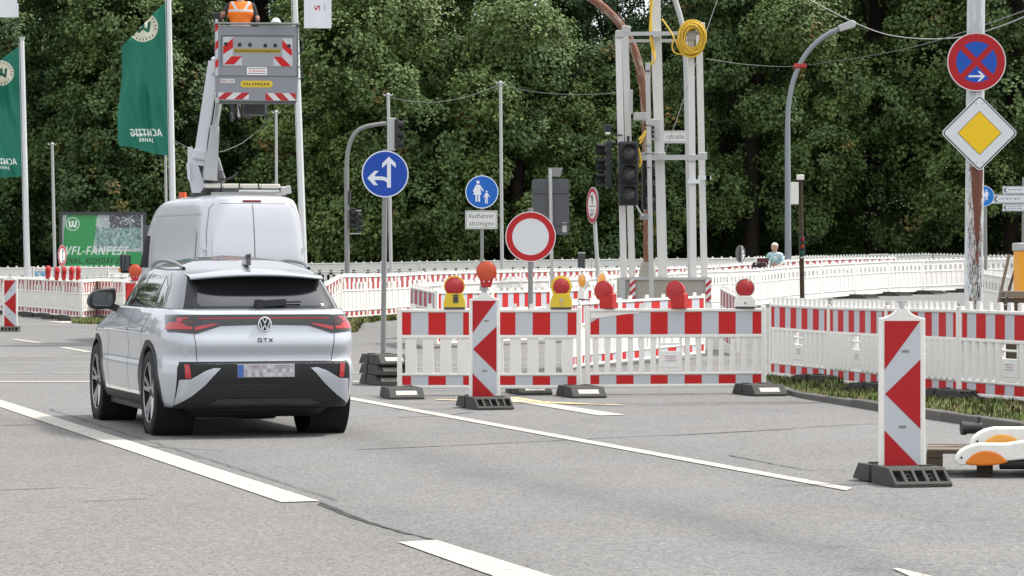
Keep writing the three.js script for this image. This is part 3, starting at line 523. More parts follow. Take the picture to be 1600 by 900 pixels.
runs.corridor.slice(14, 18).forEach(p => { const j = joint(p); basePlate('rubber foot under the plain white footway fence', j.x, roadElev(j.x, -j.z) - 0.005, j.z + 0.3, 0.75, 'cells', 'feet of the footway fence').scale.set(1.4, 1, 1.5); });

// ---------------------------------------------------------------- delineator boards (striped beacons)
function delineator(label, x, y, z, turn, sc = 1) {
  const t = thing('delineator_board', label, 'delineator', [x, y, z], turn); t.scale.setScalar(sc);
  const w = 0.245, h = 0.985, y0 = 0.112;
  const s = new THREE.Shape(); s.moveTo(-0.15, y0 - 0.015); s.lineTo(0.15, y0 - 0.015); s.lineTo(0.15, y0 + h + 0.01); s.quadraticCurveTo(0.05, y0 + h + 0.03, 0.03, y0 + h + 0.085); s.lineTo(-0.03, y0 + h + 0.085); s.quadraticCurveTo(-0.05, y0 + h + 0.03, -0.15, y0 + h + 0.01); s.closePath();
  obj('board', ext(s, 0.03, 0.007).translate(0, 0, -0.015), M.white, t);
  const f = (p, m, n, dz) => obj(n, T(prism(p.map(([a, b]) => [(a - 0.5) * w, y0 + b * h]), 0.002), 0, 0, dz), m, t);
  f([[0, 0], [1, 0], [1, 1], [0, 1]], M.filmWhite, 'reflective_film', 0.0225);
  f([[0, 1], [0.99, 1], [0, 0.665]], M.filmDark, 'red_stripe', 0.0255); f([[1, 0.735], [1, 0.26], [0.02, 0.5]], M.filmDark, 'red_stripe', 0.0255); f([[0, 0.25], [0, 0], [0.98, 0]], M.filmDark, 'red_stripe', 0.0255);
  for (const yy of [0.68 + 0.15, 0.3 + 0.02]) obj('maker_label', box(0.05, 0.018, 0.002, yy > 0.5 ? 0.02 : 0.0, yy + y0 - 0.05, 0.0255), M.galvDark, t);
  obj('foot', [T(prism([[-0.09, y0 - 0.015], [0.09, y0 - 0.015], [0.035, y0 - 0.05], [0.03, 0.02], [-0.03, 0.02], [-0.035, y0 - 0.05]], 0.03), 0, 0, -0.015)], M.white, t);
  obj('lug', [cyl(0.022, 0.026, 0.05, 0, y0 + h + 0.108, 0), box(0.06, 0.012, 0.03, 0, y0 + h + 0.13, 0)], M.galv, t);
  return t;
}
M.filmDark = mat(0.42, 0.005, 0.008, 0.7);
{
  let [x, d] = gp(1409, 755); delineator('tall red and white delineator board standing alone beside the pallet', x, 0.0, -d, 0.06); basePlate('black rubber base plate carrying the lone delineator by the pallet', x, 0.004, -d, 0.23, 'cells').scale.set(1.05, 1, 1.05);
  [x, d] = gp(757, 638); delineator('red and white delineator board with an orange lamp before the lane barrier', x, 0.0, -d, 0.03); basePlate('black rubber base plate carrying the delineator with the orange lamp', x, 0.004, -d, 0.30, 'cells');
  [x, d] = gp(16, 519); delineator('red and white delineator board on the empty lane before the far striped fence', x, 0.0, -d, 0); basePlate('worn rubber base plate carrying the delineator on the empty lane', x, 0.004, -d, 0.1, 'cells');
  d = 52; x = PX(203, d); delineator('red and white delineator board half hidden behind the parked car and van', x, PY(434, d) - 1.18, -d, 0.9);
  basePlate('rubber base plate carrying the delineator half hidden by the car', x, 0.004, -d, 0.9, 'cells');
}

// ---------------------------------------------------------------- warning lamps
const lensGeo = (r, dep) => { const pts = [[0.0001, dep]]; for (let i = 1; i <= 26; i++) { const a = i / 26; pts.push([r * a, dep * (1 - a * a * 0.75) + (i % 4 < 2 ? 0.0016 : -0.0016)]); } pts.push([r, 0]); return lathe(pts, 30).rotateX(Math.PI / 2); };
const ring = (r, t, d) => new THREE.TorusGeometry(r, t, 8, 32).translate(0, 0, d);
function lampYellow(label, x, y, z, clip) {
  const t = thing('warning_lamp', label, 'warning lamp', [x, y, z], 0);
  obj('body', [T(prism([[-0.115, 0], [0.115, 0], [0.115, 0.07], [0.085, 0.15], [-0.085, 0.15], [-0.115, 0.07]], 0.07, 0.006), 0, 0.018, -0.035), cyl(0.118, 0.118, 0.05, 0, 0.255, -0.01, 32, Math.PI / 2)], M.lampYellow, t);
  obj('base_strip', box(0.23, 0.02, 0.085, 0, 0.009, 0), M.steelDark, t);
  const l = obj('lens', lensGeo(0.092, 0.035), M.lensRed, t); l.position.set(0, 0.25, 0.017); obj('lens_ring', ring(0.098, 0.008, 0.018).translate(0, 0.25, 0), clip ? M.lensRed : M.lampYellow, t);
  if (clip) obj('clip', [box(0.055, 0.07, 0.012, 0.015, 0.105, 0.046), box(0.06, 0.014, 0.012, 0.015, 0.155, 0.046)], M.steelDark, t);
  else obj('button', [cyl(0.012, 0.012, 0.01, 0, 0.055, 0.045, 12, Math.PI / 2), box(0.035, 0.03, 0.004, 0, 0.1, 0.044)], M.galv, t);
  return t;
}
lampYellow('yellow warning lamp with red lens and a dark clip beside the delineator', PX(710, 35.8), 0.965, -35.8, true);
lampYellow('yellow warning lamp with red lens near the joint of the lane barriers', PX(877, 35.8), 0.965, -35.8, false);
function lampRed(label, x, y, z, turn) {
  const t = thing('warning_lamp', label, 'warning lamp', [x, y, z], turn);
  obj('body', [rbox(0.15, 0.13, 0.10, 0.012, 0.035, 0.07, 0), cyl(0.112, 0.095, 0.07, 0, 0.205, -0.015, 30, Math.PI / 2), rbox(0.06, 0.17, 0.12, 0.012, 0.09, 0.09, -0.02)], M.lampRed, t);
  const l = obj('lens', lensGeo(0.104, 0.03), M.lensRed, t); l.position.set(0, 0.205, 0.021); obj('lens_ring', ring(0.107, 0.008, 0.022).translate(0, 0.205, 0), M.lampRed, t); obj('hub', new THREE.TorusGeometry(0.03, 0.004, 6, 20).translate(0, 0.205, 0.047), M.lampRed, t); return t;
}
lampRed('red warning lamp with red housing on the torn-film barrier near the barrier joint', PX(944, 36.05), 0.96, -36.05, -0.5);
lampRed('red warning lamp with red housing in the middle of the torn-film barrier', PX(1056, 36.15), 0.96, -36.15, -0.5);
{
  const t = thing('warning_lamp', 'white warning lamp with round red lens at the kerb end of the barrier', 'warning lamp', [PX(1164, 36.3), 0.965, -36.3]);
  obj('body', [T(prism([[-0.115, 0], [0.115, 0], [0.11, 0.07], [0.075, 0.115], [-0.075, 0.115], [-0.11, 0.07]], 0.07, 0.008), 0, 0.02, -0.035), cyl(0.115, 0.115, 0.045, 0, 0.23, -0.01, 32, Math.PI / 2)], M.white, t);
  obj('base_strip', rbox(0.22, 0.024, 0.09, 0.006, 0, 0.01, 0), M.steelDark, t); const l = obj('lens', lensGeo(0.094, 0.03), M.lensRed, t); l.position.set(0, 0.23, 0.014); obj('lens_ring', ring(0.096, 0.006, 0.015).translate(0, 0.23, 0), M.lensDark ??= mat(0.16, 0.006, 0.01, 0.4), t);
  obj('button', cyl(0.012, 0.012, 0.01, 0, 0.06, 0.046, 12, Math.PI / 2), M.galvDark, t);
}
function beaconLamp(label, x, y, z, turn = 0) {
  const t = thing('warning_lamp', label, 'warning lamp', [x, y, z], turn);
  obj('housing', [cyl(0.112, 0.104, 0.06, 0, 0.2, -0.02, 32, Math.PI / 2), T(prism([[-0.07, 0.12], [0.07, 0.12], [0.045, 0.03], [-0.045, 0.03]], 0.05, 0.006), 0, 0, -0.035)], M.lampRed, t);
  const l = obj('lens', lensGeo(0.104, 0.035), M.lensAmber, t); l.position.set(0, 0.2, 0.01); obj('reflector_dot', [cyl(0.008, 0.008, 0.008, -0.028, 0.088, 0.024, 10, Math.PI / 2), cyl(0.008, 0.008, 0.008, 0.028, 0.088, 0.024, 10, Math.PI / 2)], M.signWhite, t); obj('socket', [cyl(0.02, 0.02, 0.07, 0, 0.02, -0.01), box(0.05, 0.06, 0.05, -0.05, 0.01, -0.03)], M.galv, t); return t;
}
{ const [x, d] = gp(757, 638); beaconLamp('orange round warning lamp mounted on the delineator before the barrier', x + 0.02, 1.212, -d + 0.03).scale.setScalar(0.93); beaconLamp('orange round warning lamp beside the van mirror above the car', PX(211, 51.9), PY(441, 51.9), -51.9, 0.2).scale.setScalar(0.95); }
// narrow red lamps on the far fence, seen edge on
[75, 89, 100, 112, 122].forEach((u, i) => {
  const D = 82.3 - (u - 70) * 0.066 + 0.0, t = thing('warning_lamp', 'red warning lamp seen edge on along the far striped fence', 'warning lamp', [PX(u, D), PY(i === 0 ? 436 : 438, D), -D], 1.42 + 0.1 * (i % 3), 'row of red lamps on the far fence');
  obj('housing', [cyl(0.11, 0.1, 0.08, 0, 0.24, 0, 20, Math.PI / 2), rbox(0.12, 0.16, 0.1, 0.01, 0, 0.08, 0)], M.lampRed, t); const l = obj('lens', lensGeo(0.1, 0.03), M.lensRed, t); l.position.set(0, 0.24, 0.04);
});
// slim side lamps on the pit fence
for (const [u, v, l] of [[911, 439, 'slim white lamp with amber lens on the pit fence near the grey bin'], [942, 437, 'slim white lamp with amber lens below the tilted round sign']]) {
  const D = 44.6, t = thing('warning_lamp', l, 'warning lamp', [PX(u, D), PY(v, D), -D], -1.05);
  obj('housing', [cyl(0.115, 0.115, 0.05, 0, 0, -0.01, 28, Math.PI / 2), T(prism([[-0.1, -0.25], [0.1, -0.25], [0.06, -0.1], [-0.06, -0.1]], 0.06, 0.004), 0, 0, -0.03)], M.white, t); const le = obj('lens', lensGeo(0.09, 0.03), M.lensYellow, t); le.position.set(0, 0, 0.016); obj('base_strip', box(0.2, 0.02, 0.08, 0, -0.26, 0), M.steelDark, t);
}
// ---------------------------------------------------------------- signs
function printed(w, h, draw, rough = 0.68) { return new THREE.MeshStandardMaterial({ roughness: rough, map: canvasTex(w, h, draw) }); }
const disc = (r, m, t, name = 'face', z = 0.0105) => obj(name, new THREE.CircleGeometry(r, 48).translate(0, 0, z), m, t);
function roundSign(label, x, y, z, r, face, poleTo, turn = 0, o = {}) {
  const t = thing('traffic_sign', label, 'traffic sign', [x, 0, z], turn); const cy = y;
  const p = o.plateDepth ?? 0.02;
  const pl = obj('sign_plate', cyl(r, r, p, 0, 0, 0, 48, Math.PI / 2), M.signBack, t); pl.position.set(0, cy, 0.035); if (o.tilt) pl.rotation.z = o.tilt; if (o.yaw) pl.rotation.y = o.yaw;
  disc(r * 0.995, face, pl, 'sign_face', p / 2 + 0.002);
  if (poleTo !== undefined) obj('post', [bar(V(o.footX ?? 0, poleTo, 0), V(o.headX ?? 0, cy + r * (o.above ?? 1.06), 0), o.pr ?? 0.03, 12)], o.postMat ?? M.galvDark, t);
  obj('clamp', [box(0.09, 0.03, 0.09, 0, cy + r * 0.5, 0), box(0.09, 0.03, 0.09, 0, cy - r * 0.5, 0)], M.galvDark, t);
  return t;
}
const circ = (c, w, r, col) => { c.fillStyle = col; c.beginPath(); c.arc(w / 2, w / 2, r, 0, 7); c.fill(); };
const speckle = (c, w, h, n, a) => { for (let i = 0; i < n; i++) { c.fillStyle = `rgba(${rnd() < 0.5 ? '60,55,50' : '255,255,255'},${a * rnd()})`; c.fillRect(rnd() * w, rnd() * h, 1 + rnd() * 5, 1 + rnd() * 5); } };
const faceNoEntry = printed(512, 512, (c, w) => { circ(c, w, 256, '#e6e6e6'); circ(c, w, 248, '#b3141c'); circ(c, w, 186, '#d3d6d8'); speckle(c, w, w, 160, 0.12); });
const faceArrow = printed(512, 512, (c, w) => {
  circ(c, w, 256, '#dde4ee'); circ(c, w, 243, '#0c46a8'); c.fillStyle = '#dfe3ea'; c.strokeStyle = '#dfe3ea'; c.lineWidth = 42; c.beginPath(); c.moveTo(298, 405); c.lineTo(298, 110); c.stroke();
  const head = (pts) => { c.beginPath(); pts.forEach(([x, y], i) => i ? c.lineTo(x, y) : c.moveTo(x, y)); c.closePath(); c.fill(); };
  head([[298, 66], [372, 140], [372, 190], [298, 122], [224, 190], [224, 140]]);
  c.lineWidth = 40; c.beginPath(); c.moveTo(298, 400); c.lineTo(298, 362); c.quadraticCurveTo(290, 302, 190, 302); c.lineTo(120, 302); c.stroke(); head([[62, 300], [140, 222], [186, 222], [118, 300], [178, 378], [132, 378]]); speckle(c, w, w, 90, 0.1);
});
const person = (c, x, y, s, woman) => { c.beginPath(); c.arc(x, y, 15 * s, 0, 7); c.fill(); c.beginPath(); if (woman) { c.moveTo(x - 16 * s, y + 22 * s); c.lineTo(x + 14 * s, y + 22 * s); c.lineTo(x + 30 * s, y + 112 * s); c.lineTo(x - 42 * s, y + 112 * s); } else { c.moveTo(x - 20 * s, y + 22 * s); c.lineTo(x + 20 * s, y + 22 * s); c.lineTo(x + 18 * s, y + 90 * s); c.lineTo(x - 18 * s, y + 90 * s); } c.fill(); c.fillRect(x - 22 * s, y + 85 * s, 16 * s, 88 * s); c.fillRect(x + 2 * s, y + 85 * s, 16 * s, 88 * s); c.lineWidth = 13 * s; c.strokeStyle = c.fillStyle; c.beginPath(); c.moveTo(x - 14 * s, y + 30 * s); c.lineTo(x - 40 * s, y + 84 * s); c.stroke(); c.beginPath(); c.moveTo(x + 14 * s, y + 30 * s); c.lineTo(x + 46 * s, y + 78 * s); c.stroke(); };
const facePed = printed(512, 512, (c, w) => { circ(c, w, 256, '#dfe6ee'); circ(c, w, 242, '#1262bd'); c.fillStyle = '#e3e7ec'; person(c, 196, 104, 1.75, true); person(c, 328, 252, 1.05, false); speckle(c, w, w, 60, 0.12); });
const faceBike = printed(256, 256, (c, w) => { circ(c, w, 128, '#dfe6ee'); circ(c, w, 121, '#1273c4'); c.fillStyle = '#e3e7ec'; person(c, 160, 56, 0.7, true); c.lineWidth = 8; c.strokeStyle = '#e3e7ec'; c.beginPath(); c.arc(84, 160, 24, 0, 7); c.stroke(); c.beginPath(); c.moveTo(128, 60); c.lineTo(128, 200); c.stroke(); });
const faceTilt = printed(256, 256, (c, w) => { circ(c, w, 128, '#e4e2df'); circ(c, w, 124, '#a8202a'); circ(c, w, 94, '#d6d5d2'); c.fillStyle = '#3a3a3a'; person(c, 128, 50, 0.45, true); c.fillRect(60, 132, 136, 5); c.lineWidth = 6; c.strokeStyle = '#3a3a3a'; c.beginPath(); c.arc(104, 176, 17, 0, 7); c.stroke(); c.beginPath(); c.arc(152, 176, 17, 0, 7); c.stroke(); });
const faceStop = printed(512, 512, (c, w) => {
  circ(c, w, 256, '#e2dcdc'); circ(c, w, 247, '#b01119'); circ(c, w, 178, '#1550b4'); c.strokeStyle = '#b01119'; c.lineWidth = 50; c.beginPath(); c.moveTo(118, 118); c.lineTo(394, 394); c.moveTo(394, 118); c.lineTo(118, 394); c.stroke();
  c.fillStyle = '#e8e8ea'; c.fillRect(186, 372, 118, 17); c.beginPath(); c.moveTo(330, 380); c.lineTo(284, 336); c.lineTo(264, 336); c.lineTo(304, 380); c.lineTo(264, 424); c.lineTo(284, 424); c.closePath(); c.fill(); speckle(c, w, w, 60, 0.1);
});
{ const D = 37.4; roundSign('round white sign with red border standing behind the lane barrier', PX(829, D), PY(370, D), -D, 39.5 / F * D, faceNoEntry, 0, 0, { above: 1.14 }); }
{ const D = 39.1; roundSign('round blue straight-or-left arrow sign beside the stack of base plates', PX(602, D), PY(272, D), -D, 36.8 / F * D, faceArrow, 0.36, 0, { footX: -0.025, pr: 0.032, above: 1.05 }); }
{
  const D = 57.5, t = roundSign('round blue pedestrian sign above a white text plate', PX(753, D), PY(300, D), -D, 26 / F * D, facePed, roadElev(PX(753, D), D), 0, { pr: 0.03 });
  const w = 51 / F * D, h = 30 / F * D; obj('text_plate_back', ext(rrect(-w / 2, -h / 2, w, h, 0.04), 0.01), M.signBack, t).position.set(-0.01, PY(343.5, D), 0.03);
  const m = obj('text_plate', new THREE.PlaneGeometry(w * 0.985, h * 0.97), printed(512, 300, (c, W, H) => { c.fillStyle = '#b9bbb6'; c.fillRect(0, 0, W, H); c.fillStyle = '#d7d8d3'; c.fillRect(10, 10, W - 20, H - 20); c.strokeStyle = '#2c2c2c'; c.lineWidth = 6; c.strokeRect(20, 20, W - 40, H - 40); c.fillStyle = '#38383a'; c.font = '92px sans-serif'; c.textAlign = 'center'; c.fillText('Radfahrer', W / 2, 122, W - 100); c.fillText('absteigen', W / 2, 242, W - 110); }), t); m.position.set(-0.01, PY(343.5, D), 0.0435);
}
{ const D = 49.5; roundSign('tilted round sign with red border seen at an angle beside the signal frame', PX(926.5, D), PY(321, D), -D, 28.5 / F * D, faceTilt, 0.0, 0, { yaw: -1.28, footX: 0.16, headX: 0.0, pr: 0.03, postMat: M.galv, above: 0.6 }); }
{ // back of a round sign with white stickers, near the pedestrian
  const D = 104, x = PX(1157, D), t = thing('traffic_sign', 'dark back of a round sign with white stickers near the pedestrian', 'traffic sign', [x, 0, -D], 0.9), r = 13.4 / F * D;
  obj('sign_plate', cyl(r, r, 0.02, 0, PY(396.5, D), 0, 40, Math.PI / 2), M.signBack, t); obj('post', bar(V(0, elev(x, D) - 0.1, 0.05), V(0, PY(384, D), 0.05), 0.035, 10), M.galv, t);
  obj('sticker', [T(new THREE.CircleGeometry(0.06, 14), 0.12, PY(393, D), 0.0125), T(new THREE.CircleGeometry(0.05, 12), 0.17, PY(399, D), 0.0125), T(new THREE.CircleGeometry(0.045, 12), 0.14, PY(403, D), 0.0125)], M.signWhite, t);
}
{ // round sign seen edge on before the billboard
  const D = 86; roundSign('round sign with red border seen nearly edge on before the billboard', PX(97, D), PY(399.5, D), -D, 16.5 / F * D, faceNoEntry, roadElev(PX(97, D), D), 0, { yaw: 1.32 });
}
{ // back of a large rectangular sign
  const D = 63, x = PX(862, D), t = thing('traffic_sign', 'dark grey back of a tall rectangular sign with a small trapezoid on top', 'traffic sign', [x, 0, -D]), s = F / D, ye = roadElev(x, D);
  obj('sign_plate', ext(rrect(-31 / s, PY(367, D), 58 / s, 87 / s, 0.06), 0.02, 0.004), M.signBack, t); obj('sticker', plate(0.09, 0.2, 0, 20 / s, PY(355, D), 0.028), M.galv, t);
  obj('cross_bar', [box(56 / s, 0.04, 0.03, -2 / s, PY(300, D), 0.04), box(56 / s, 0.04, 0.03, -2 / s, PY(350, D), 0.04)], M.signBack, t);
  obj('post', bar(V(0.02, ye - 0.1, 0.06), V(-0.03, PY(264, D), 0.06), 0.036, 12), M.galv, t);
  obj('top_sign', T(prism([[-8 / s, 0], [8 / s, 0], [12 / s, 14 / s], [-12 / s, 14 / s]], 0.012), 0.07, PY(276, D), 0.03), M.galvDark, t);
}
{ // rusty white mast with two signs
  const D = 34.6, x = PX(1520, D), y0 = vergeY(x, D), r = 0.1;
  M.mast = printed(512, 1024, (c, w, h) => {
    c.fillStyle = '#b9bdbe'; c.fillRect(0, 0, w, h);
    for (let i = 0; i < 900; i++) { c.fillStyle = `rgba(${200 + rnd() * 40},${200 + rnd() * 40},${200 + rnd() * 40},0.35)`; c.fillRect(rnd() * w, rnd() * h, 3 + rnd() * 26, 4 + rnd() * 40); }
    for (let i = 0; i < 1500; i++) { const y = rnd() < 0.75 ? h * (0.48 + 0.5 * rnd()) : h * rnd() * 0.2; c.fillStyle = rnd() < 0.6 ? 'rgba(70,66,60,0.8)' : 'rgba(120,92,72,0.7)'; const u = w * (0.25 + (rnd() + rnd() - 1) * 0.17); c.fillRect(u, y, 1 + rnd() * 7, 2 + rnd() * 8); }
    const x0 = w * 0.25; c.save(); c.translate(0, 172); c.fillStyle = '#6b3d2c'; c.beginPath(); c.moveTo(x0 - 50, 420); c.lineTo(x0 + 78, 420); for (let i = 0; i < 14; i++) c.lineTo(x0 + 74 - i * 4 + rnd() * 12, 430 + i * 11); c.lineTo(x0 + 26, 610); for (let i = 0; i < 12; i++) c.lineTo(x0 + 4 - i * 4 + rnd() * 14, 596 - i * 13); c.closePath(); c.fill();
    for (let i = 0; i < 220; i++) { c.fillStyle = 'rgba(108,62,44,0.8)'; c.fillRect(x0 - 60 + rnd() * 150, 405 + rnd() * 190, 1 + rnd() * 6, 2 + rnd() * 12); }
    c.restore(); c.fillStyle = '#33343a'; c.font = 'bold 34px serif'; c.save(); c.translate(x0, 752); c.rotate(-0.2); c.fillText('ST.', 6, 0); c.restore(); c.font = 'bold 46px serif'; c.fillText('W', x0 + 14, 838); c.font = 'bold 30px serif'; c.fillText('K', x0 + 16, 796); c.fillText('H', x0 - 60, 735);
  }, 0.55);
  const t = thing('mast', 'tall white mast with peeling paint and rust carrying two signs', 'mast', [x, 0, -D]);
  const g = new THREE.CylinderGeometry(r * 0.94, r * 1.02, 6, 40, 1, true); g.rotateY(-Math.PI / 2); obj('shaft', g.translate(0, 3 + y0 - 0.05, 0), M.mast, t); t.children[0].rotation.z = -0.008;
  obj('sticker', plate(0.05, 0.1, 0, -0.085, PY(434, D), 0.062), M.signWhite, t);
  obj('clamp', [new THREE.TorusGeometry(0.104, 0.009, 6, 30).rotateX(Math.PI / 2).translate(0.03, PY(70, D), 0), new THREE.TorusGeometry(0.104, 0.009, 6, 30).rotateX(Math.PI / 2).translate(0.03, PY(130, D), 0), new THREE.TorusGeometry(0.104, 0.009, 6, 30).rotateX(Math.PI / 2).translate(0.03, PY(180, D), 0), new THREE.TorusGeometry(0.104, 0.009, 6, 30).rotateX(Math.PI / 2).translate(0.03, PY(240, D), 0)], M.galv, t);
  const s = thing('traffic_sign', 'round no-stopping sign with red cross on blue and a small white arrow', 'traffic sign', [PX(1523, D), PY(98, D), -D + 0.13]), R = 46 / F * D;
  obj('sign_plate', cyl(R, R, 0.016, 0, 0, 0, 48, Math.PI / 2), M.signBack, s); disc(R * 0.995, faceStop, s, 'sign_face', 0.0105); obj('screw', [cyl(0.006, 0.006, 0.004, -0.03, 0.29, 0.0125, 8, Math.PI / 2), cyl(0.006, 0.006, 0.004, 0.03, 0.29, 0.0125, 8, Math.PI / 2)], M.galvDark, s);
  const q = thing('traffic_sign', 'yellow and white diamond priority road sign on the rusty mast', 'traffic sign', [PX(1527.5, D), PY(208.5, D), -D + 0.13]), a = 0.59; q.rotation.z = Math.PI / 4;
  const rs = (w, rad, m, n, z0, dep) => obj(n, ext(rrect(-w / 2, -w / 2, w, w, rad), dep).translate(0, 0, z0), m, q);
  rs(a, 0.045, M.signWhite, 'sign_plate', -0.008, 0.014); rs(a - 0.022, 0.036, M.signBlack, 'black_line', 0.0065, 0.002); rs(a - 0.044, 0.028, M.signWhite, 'white_field', 0.009, 0.002); rs(0.336, 0.004, M.signBlack, 'inner_line', 0.0115, 0.0015); rs(0.326, 0.004, M.signYellow, 'yellow_field', 0.0135, 0.002);
  obj('screw', [[0.2, 0.25], [0.25, 0.2], [-0.2, -0.25], [-0.25, -0.2]].map(([X, Y]) => cyl(0.006, 0.006, 0.004, X, Y, 0.0125, 8, Math.PI / 2)), M.galvDark, q);
}
{ const D = 78; roundSign('small round blue cycle and walking sign peeping out behind the rusty mast', PX(1537, D), PY(306.5, D), -D, 16.3 / F * D, faceBike, roadElev(PX(1537, D), D) - 0.05, 0, { pr: 0.04, postMat: M.galvDark, headX: 0.03, footX: 0.06 }); }
{ // direction arms
  const D = 82, x = PX(1599, D), ye = roadElev(x, D), t = thing('direction_sign', 'white direction arms pointing left on a grey post', 'direction sign', [x, 0, -D]);
  obj('post', [bar(V(0, ye - 0.1, 0), V(0.03, PY(278, D), 0), 0.06, 12), cyl(0.05, 0.05, 0.2, 0.03, PY(283, D), 0)], M.galvDark, t);
  for (const [v0, v1, u0, txt] of [[291, 303, 1566, 1], [304, 318, 1549, 1], [319, 330, 1566, 2]]) {
    const w = (1602 - u0) / F * D, h = (v1 - v0) / F * D, m = printed(256, 96, (c, W, H) => { c.fillStyle = '#d3d9da'; c.fillRect(0, 0, W, H); c.strokeStyle = '#3a4a4a'; c.lineWidth = 4; c.beginPath(); c.moveTo(W, 6); c.lineTo(28, 6); c.lineTo(6, H / 2); c.lineTo(28, H - 6); c.lineTo(W, H - 6); c.stroke(); c.lineWidth = 12; c.beginPath(); c.moveTo(40, 18); c.lineTo(18, H / 2); c.lineTo(40, H - 18); c.stroke(); c.fillStyle = '#4d6266'; c.font = '34px sans-serif'; c.textBaseline = 'middle'; for (let r = 0; r < txt; r++) for (let i = 0; i < 9; i++) c.fillRect(56 + i * 19, txt > 1 ? 22 + r * 32 : H / 2 - 10, 8 + (i * 7 % 5), 18 - (i % 3) * 4); });
    const o = obj('arm', box(w, h, 0.03, -w / 2 + 0.05, PY((v0 + v1) / 2, D), 0.07), M.signWhite, t); obj('print', plate(w * 0.99, h * 0.96, 0, -w / 2 + 0.05, PY((v0 + v1) / 2, D), 0.0875), m, o);
  }
}
// ---------------------------------------------------------------- slender cable poles, lamp, flags
function cablePole(label, u0, v0, u1, v1, D, r, hooks = true) {
  const x = PX(u1, D), ye = elev(x, D), t = thing('cable_pole', label, 'pole', [x, ye, -D]), top = V(PX(u0, D) - x, PY(v0, D) - ye, 0);
  obj('shaft', bar(V(0, -0.15, 0), top, r, 12, r * 0.85), M.galv, t);
  if (hooks) obj('cable_hook', [tube([top.clone().add(V(-0.13, 0.03, 0)), top.clone().add(V(-0.09, -0.03, 0)), top.clone().add(V(-0.03, 0.02, 0)), top.clone().add(V(0.03, 0.02, 0)), top.clone().add(V(0.09, -0.03, 0)), top.clone().add(V(0.13, 0.03, 0))], 0.014, 20, 5), T(new THREE.SphereGeometry(0.05, 10, 6), top.x, top.y, 0)], M.galv, t);
  return t;
}
cablePole('thin grey pole with hooks beside the billboard', 81.5, 225, 87, 418, 97, 0.052);
cablePole('thin grey pole behind the lower corner of the green flag by the van', 257, 150, 262, 400, 98, 0.045);
cablePole('thin grey pole with hooks under the lift platform', 431.5, 175, 432.5, 400, 92, 0.045);
cablePole('thin grey pole rising behind the blue arrow sign', 606.5, 148, 612, 425, 86, 0.05);
cablePole('thin grey pole with hooks between the pedestrian sign and the wood', 782, 129, 785, 420, 88, 0.05);
function cable(label, pts, r, m = M.cable, group) { tag(obj('overhead_cable', tube(pts.map(([u, v, D]) => V(PX(u, D), PY(v, D), -D)), r * 0.62, 40, 5), m), label, 'cable', group); }
cable('thin cable sagging between the pole behind the arrow sign and the next pole', [[608, 152, 86], [640, 158, 86.3], [680, 159.5, 86.7], [730, 151, 87.3], [782, 132, 88]], 0.016);
cable('thin cable running from the hooked pole towards the steel frame', [[782, 132, 88], [820, 141, 85], [870, 147, 81], [940, 147, 75], [975, 143, 70]], 0.014);
cable('thin cable between the flagpole and the lift boom', [[271, 219, 98], [285, 226, 90], [298, 231.5, 80], [330, 238, 85], [360, 232, 90], [392, 214, 92], [431, 178, 92]], 0.018);
cable('thin dark cable from the yellow coil past the street lamp', [[1103, 92, 66], [1170, 101, 80], [1250, 103, 100], [1330, 92, 90], [1420, 75, 70], [1518, 46, 45], [1620, 10, 34]], 0.012);
cable('pale cable passing behind the no-stopping sign', [[1255, -6, 92], [1320, 28, 84], [1372, 50, 76], [1430, 60, 66], [1500, 58, 56], [1560, 42, 48], [1620, 18, 42]], 0.016, M.galv);
cable('thin stay wire rising over the yellow coil', [[1040, 236, 65], [1070, 150, 64.6], [1100, 60, 64.2], [1124, -10, 64]], 0.012, M.galv);
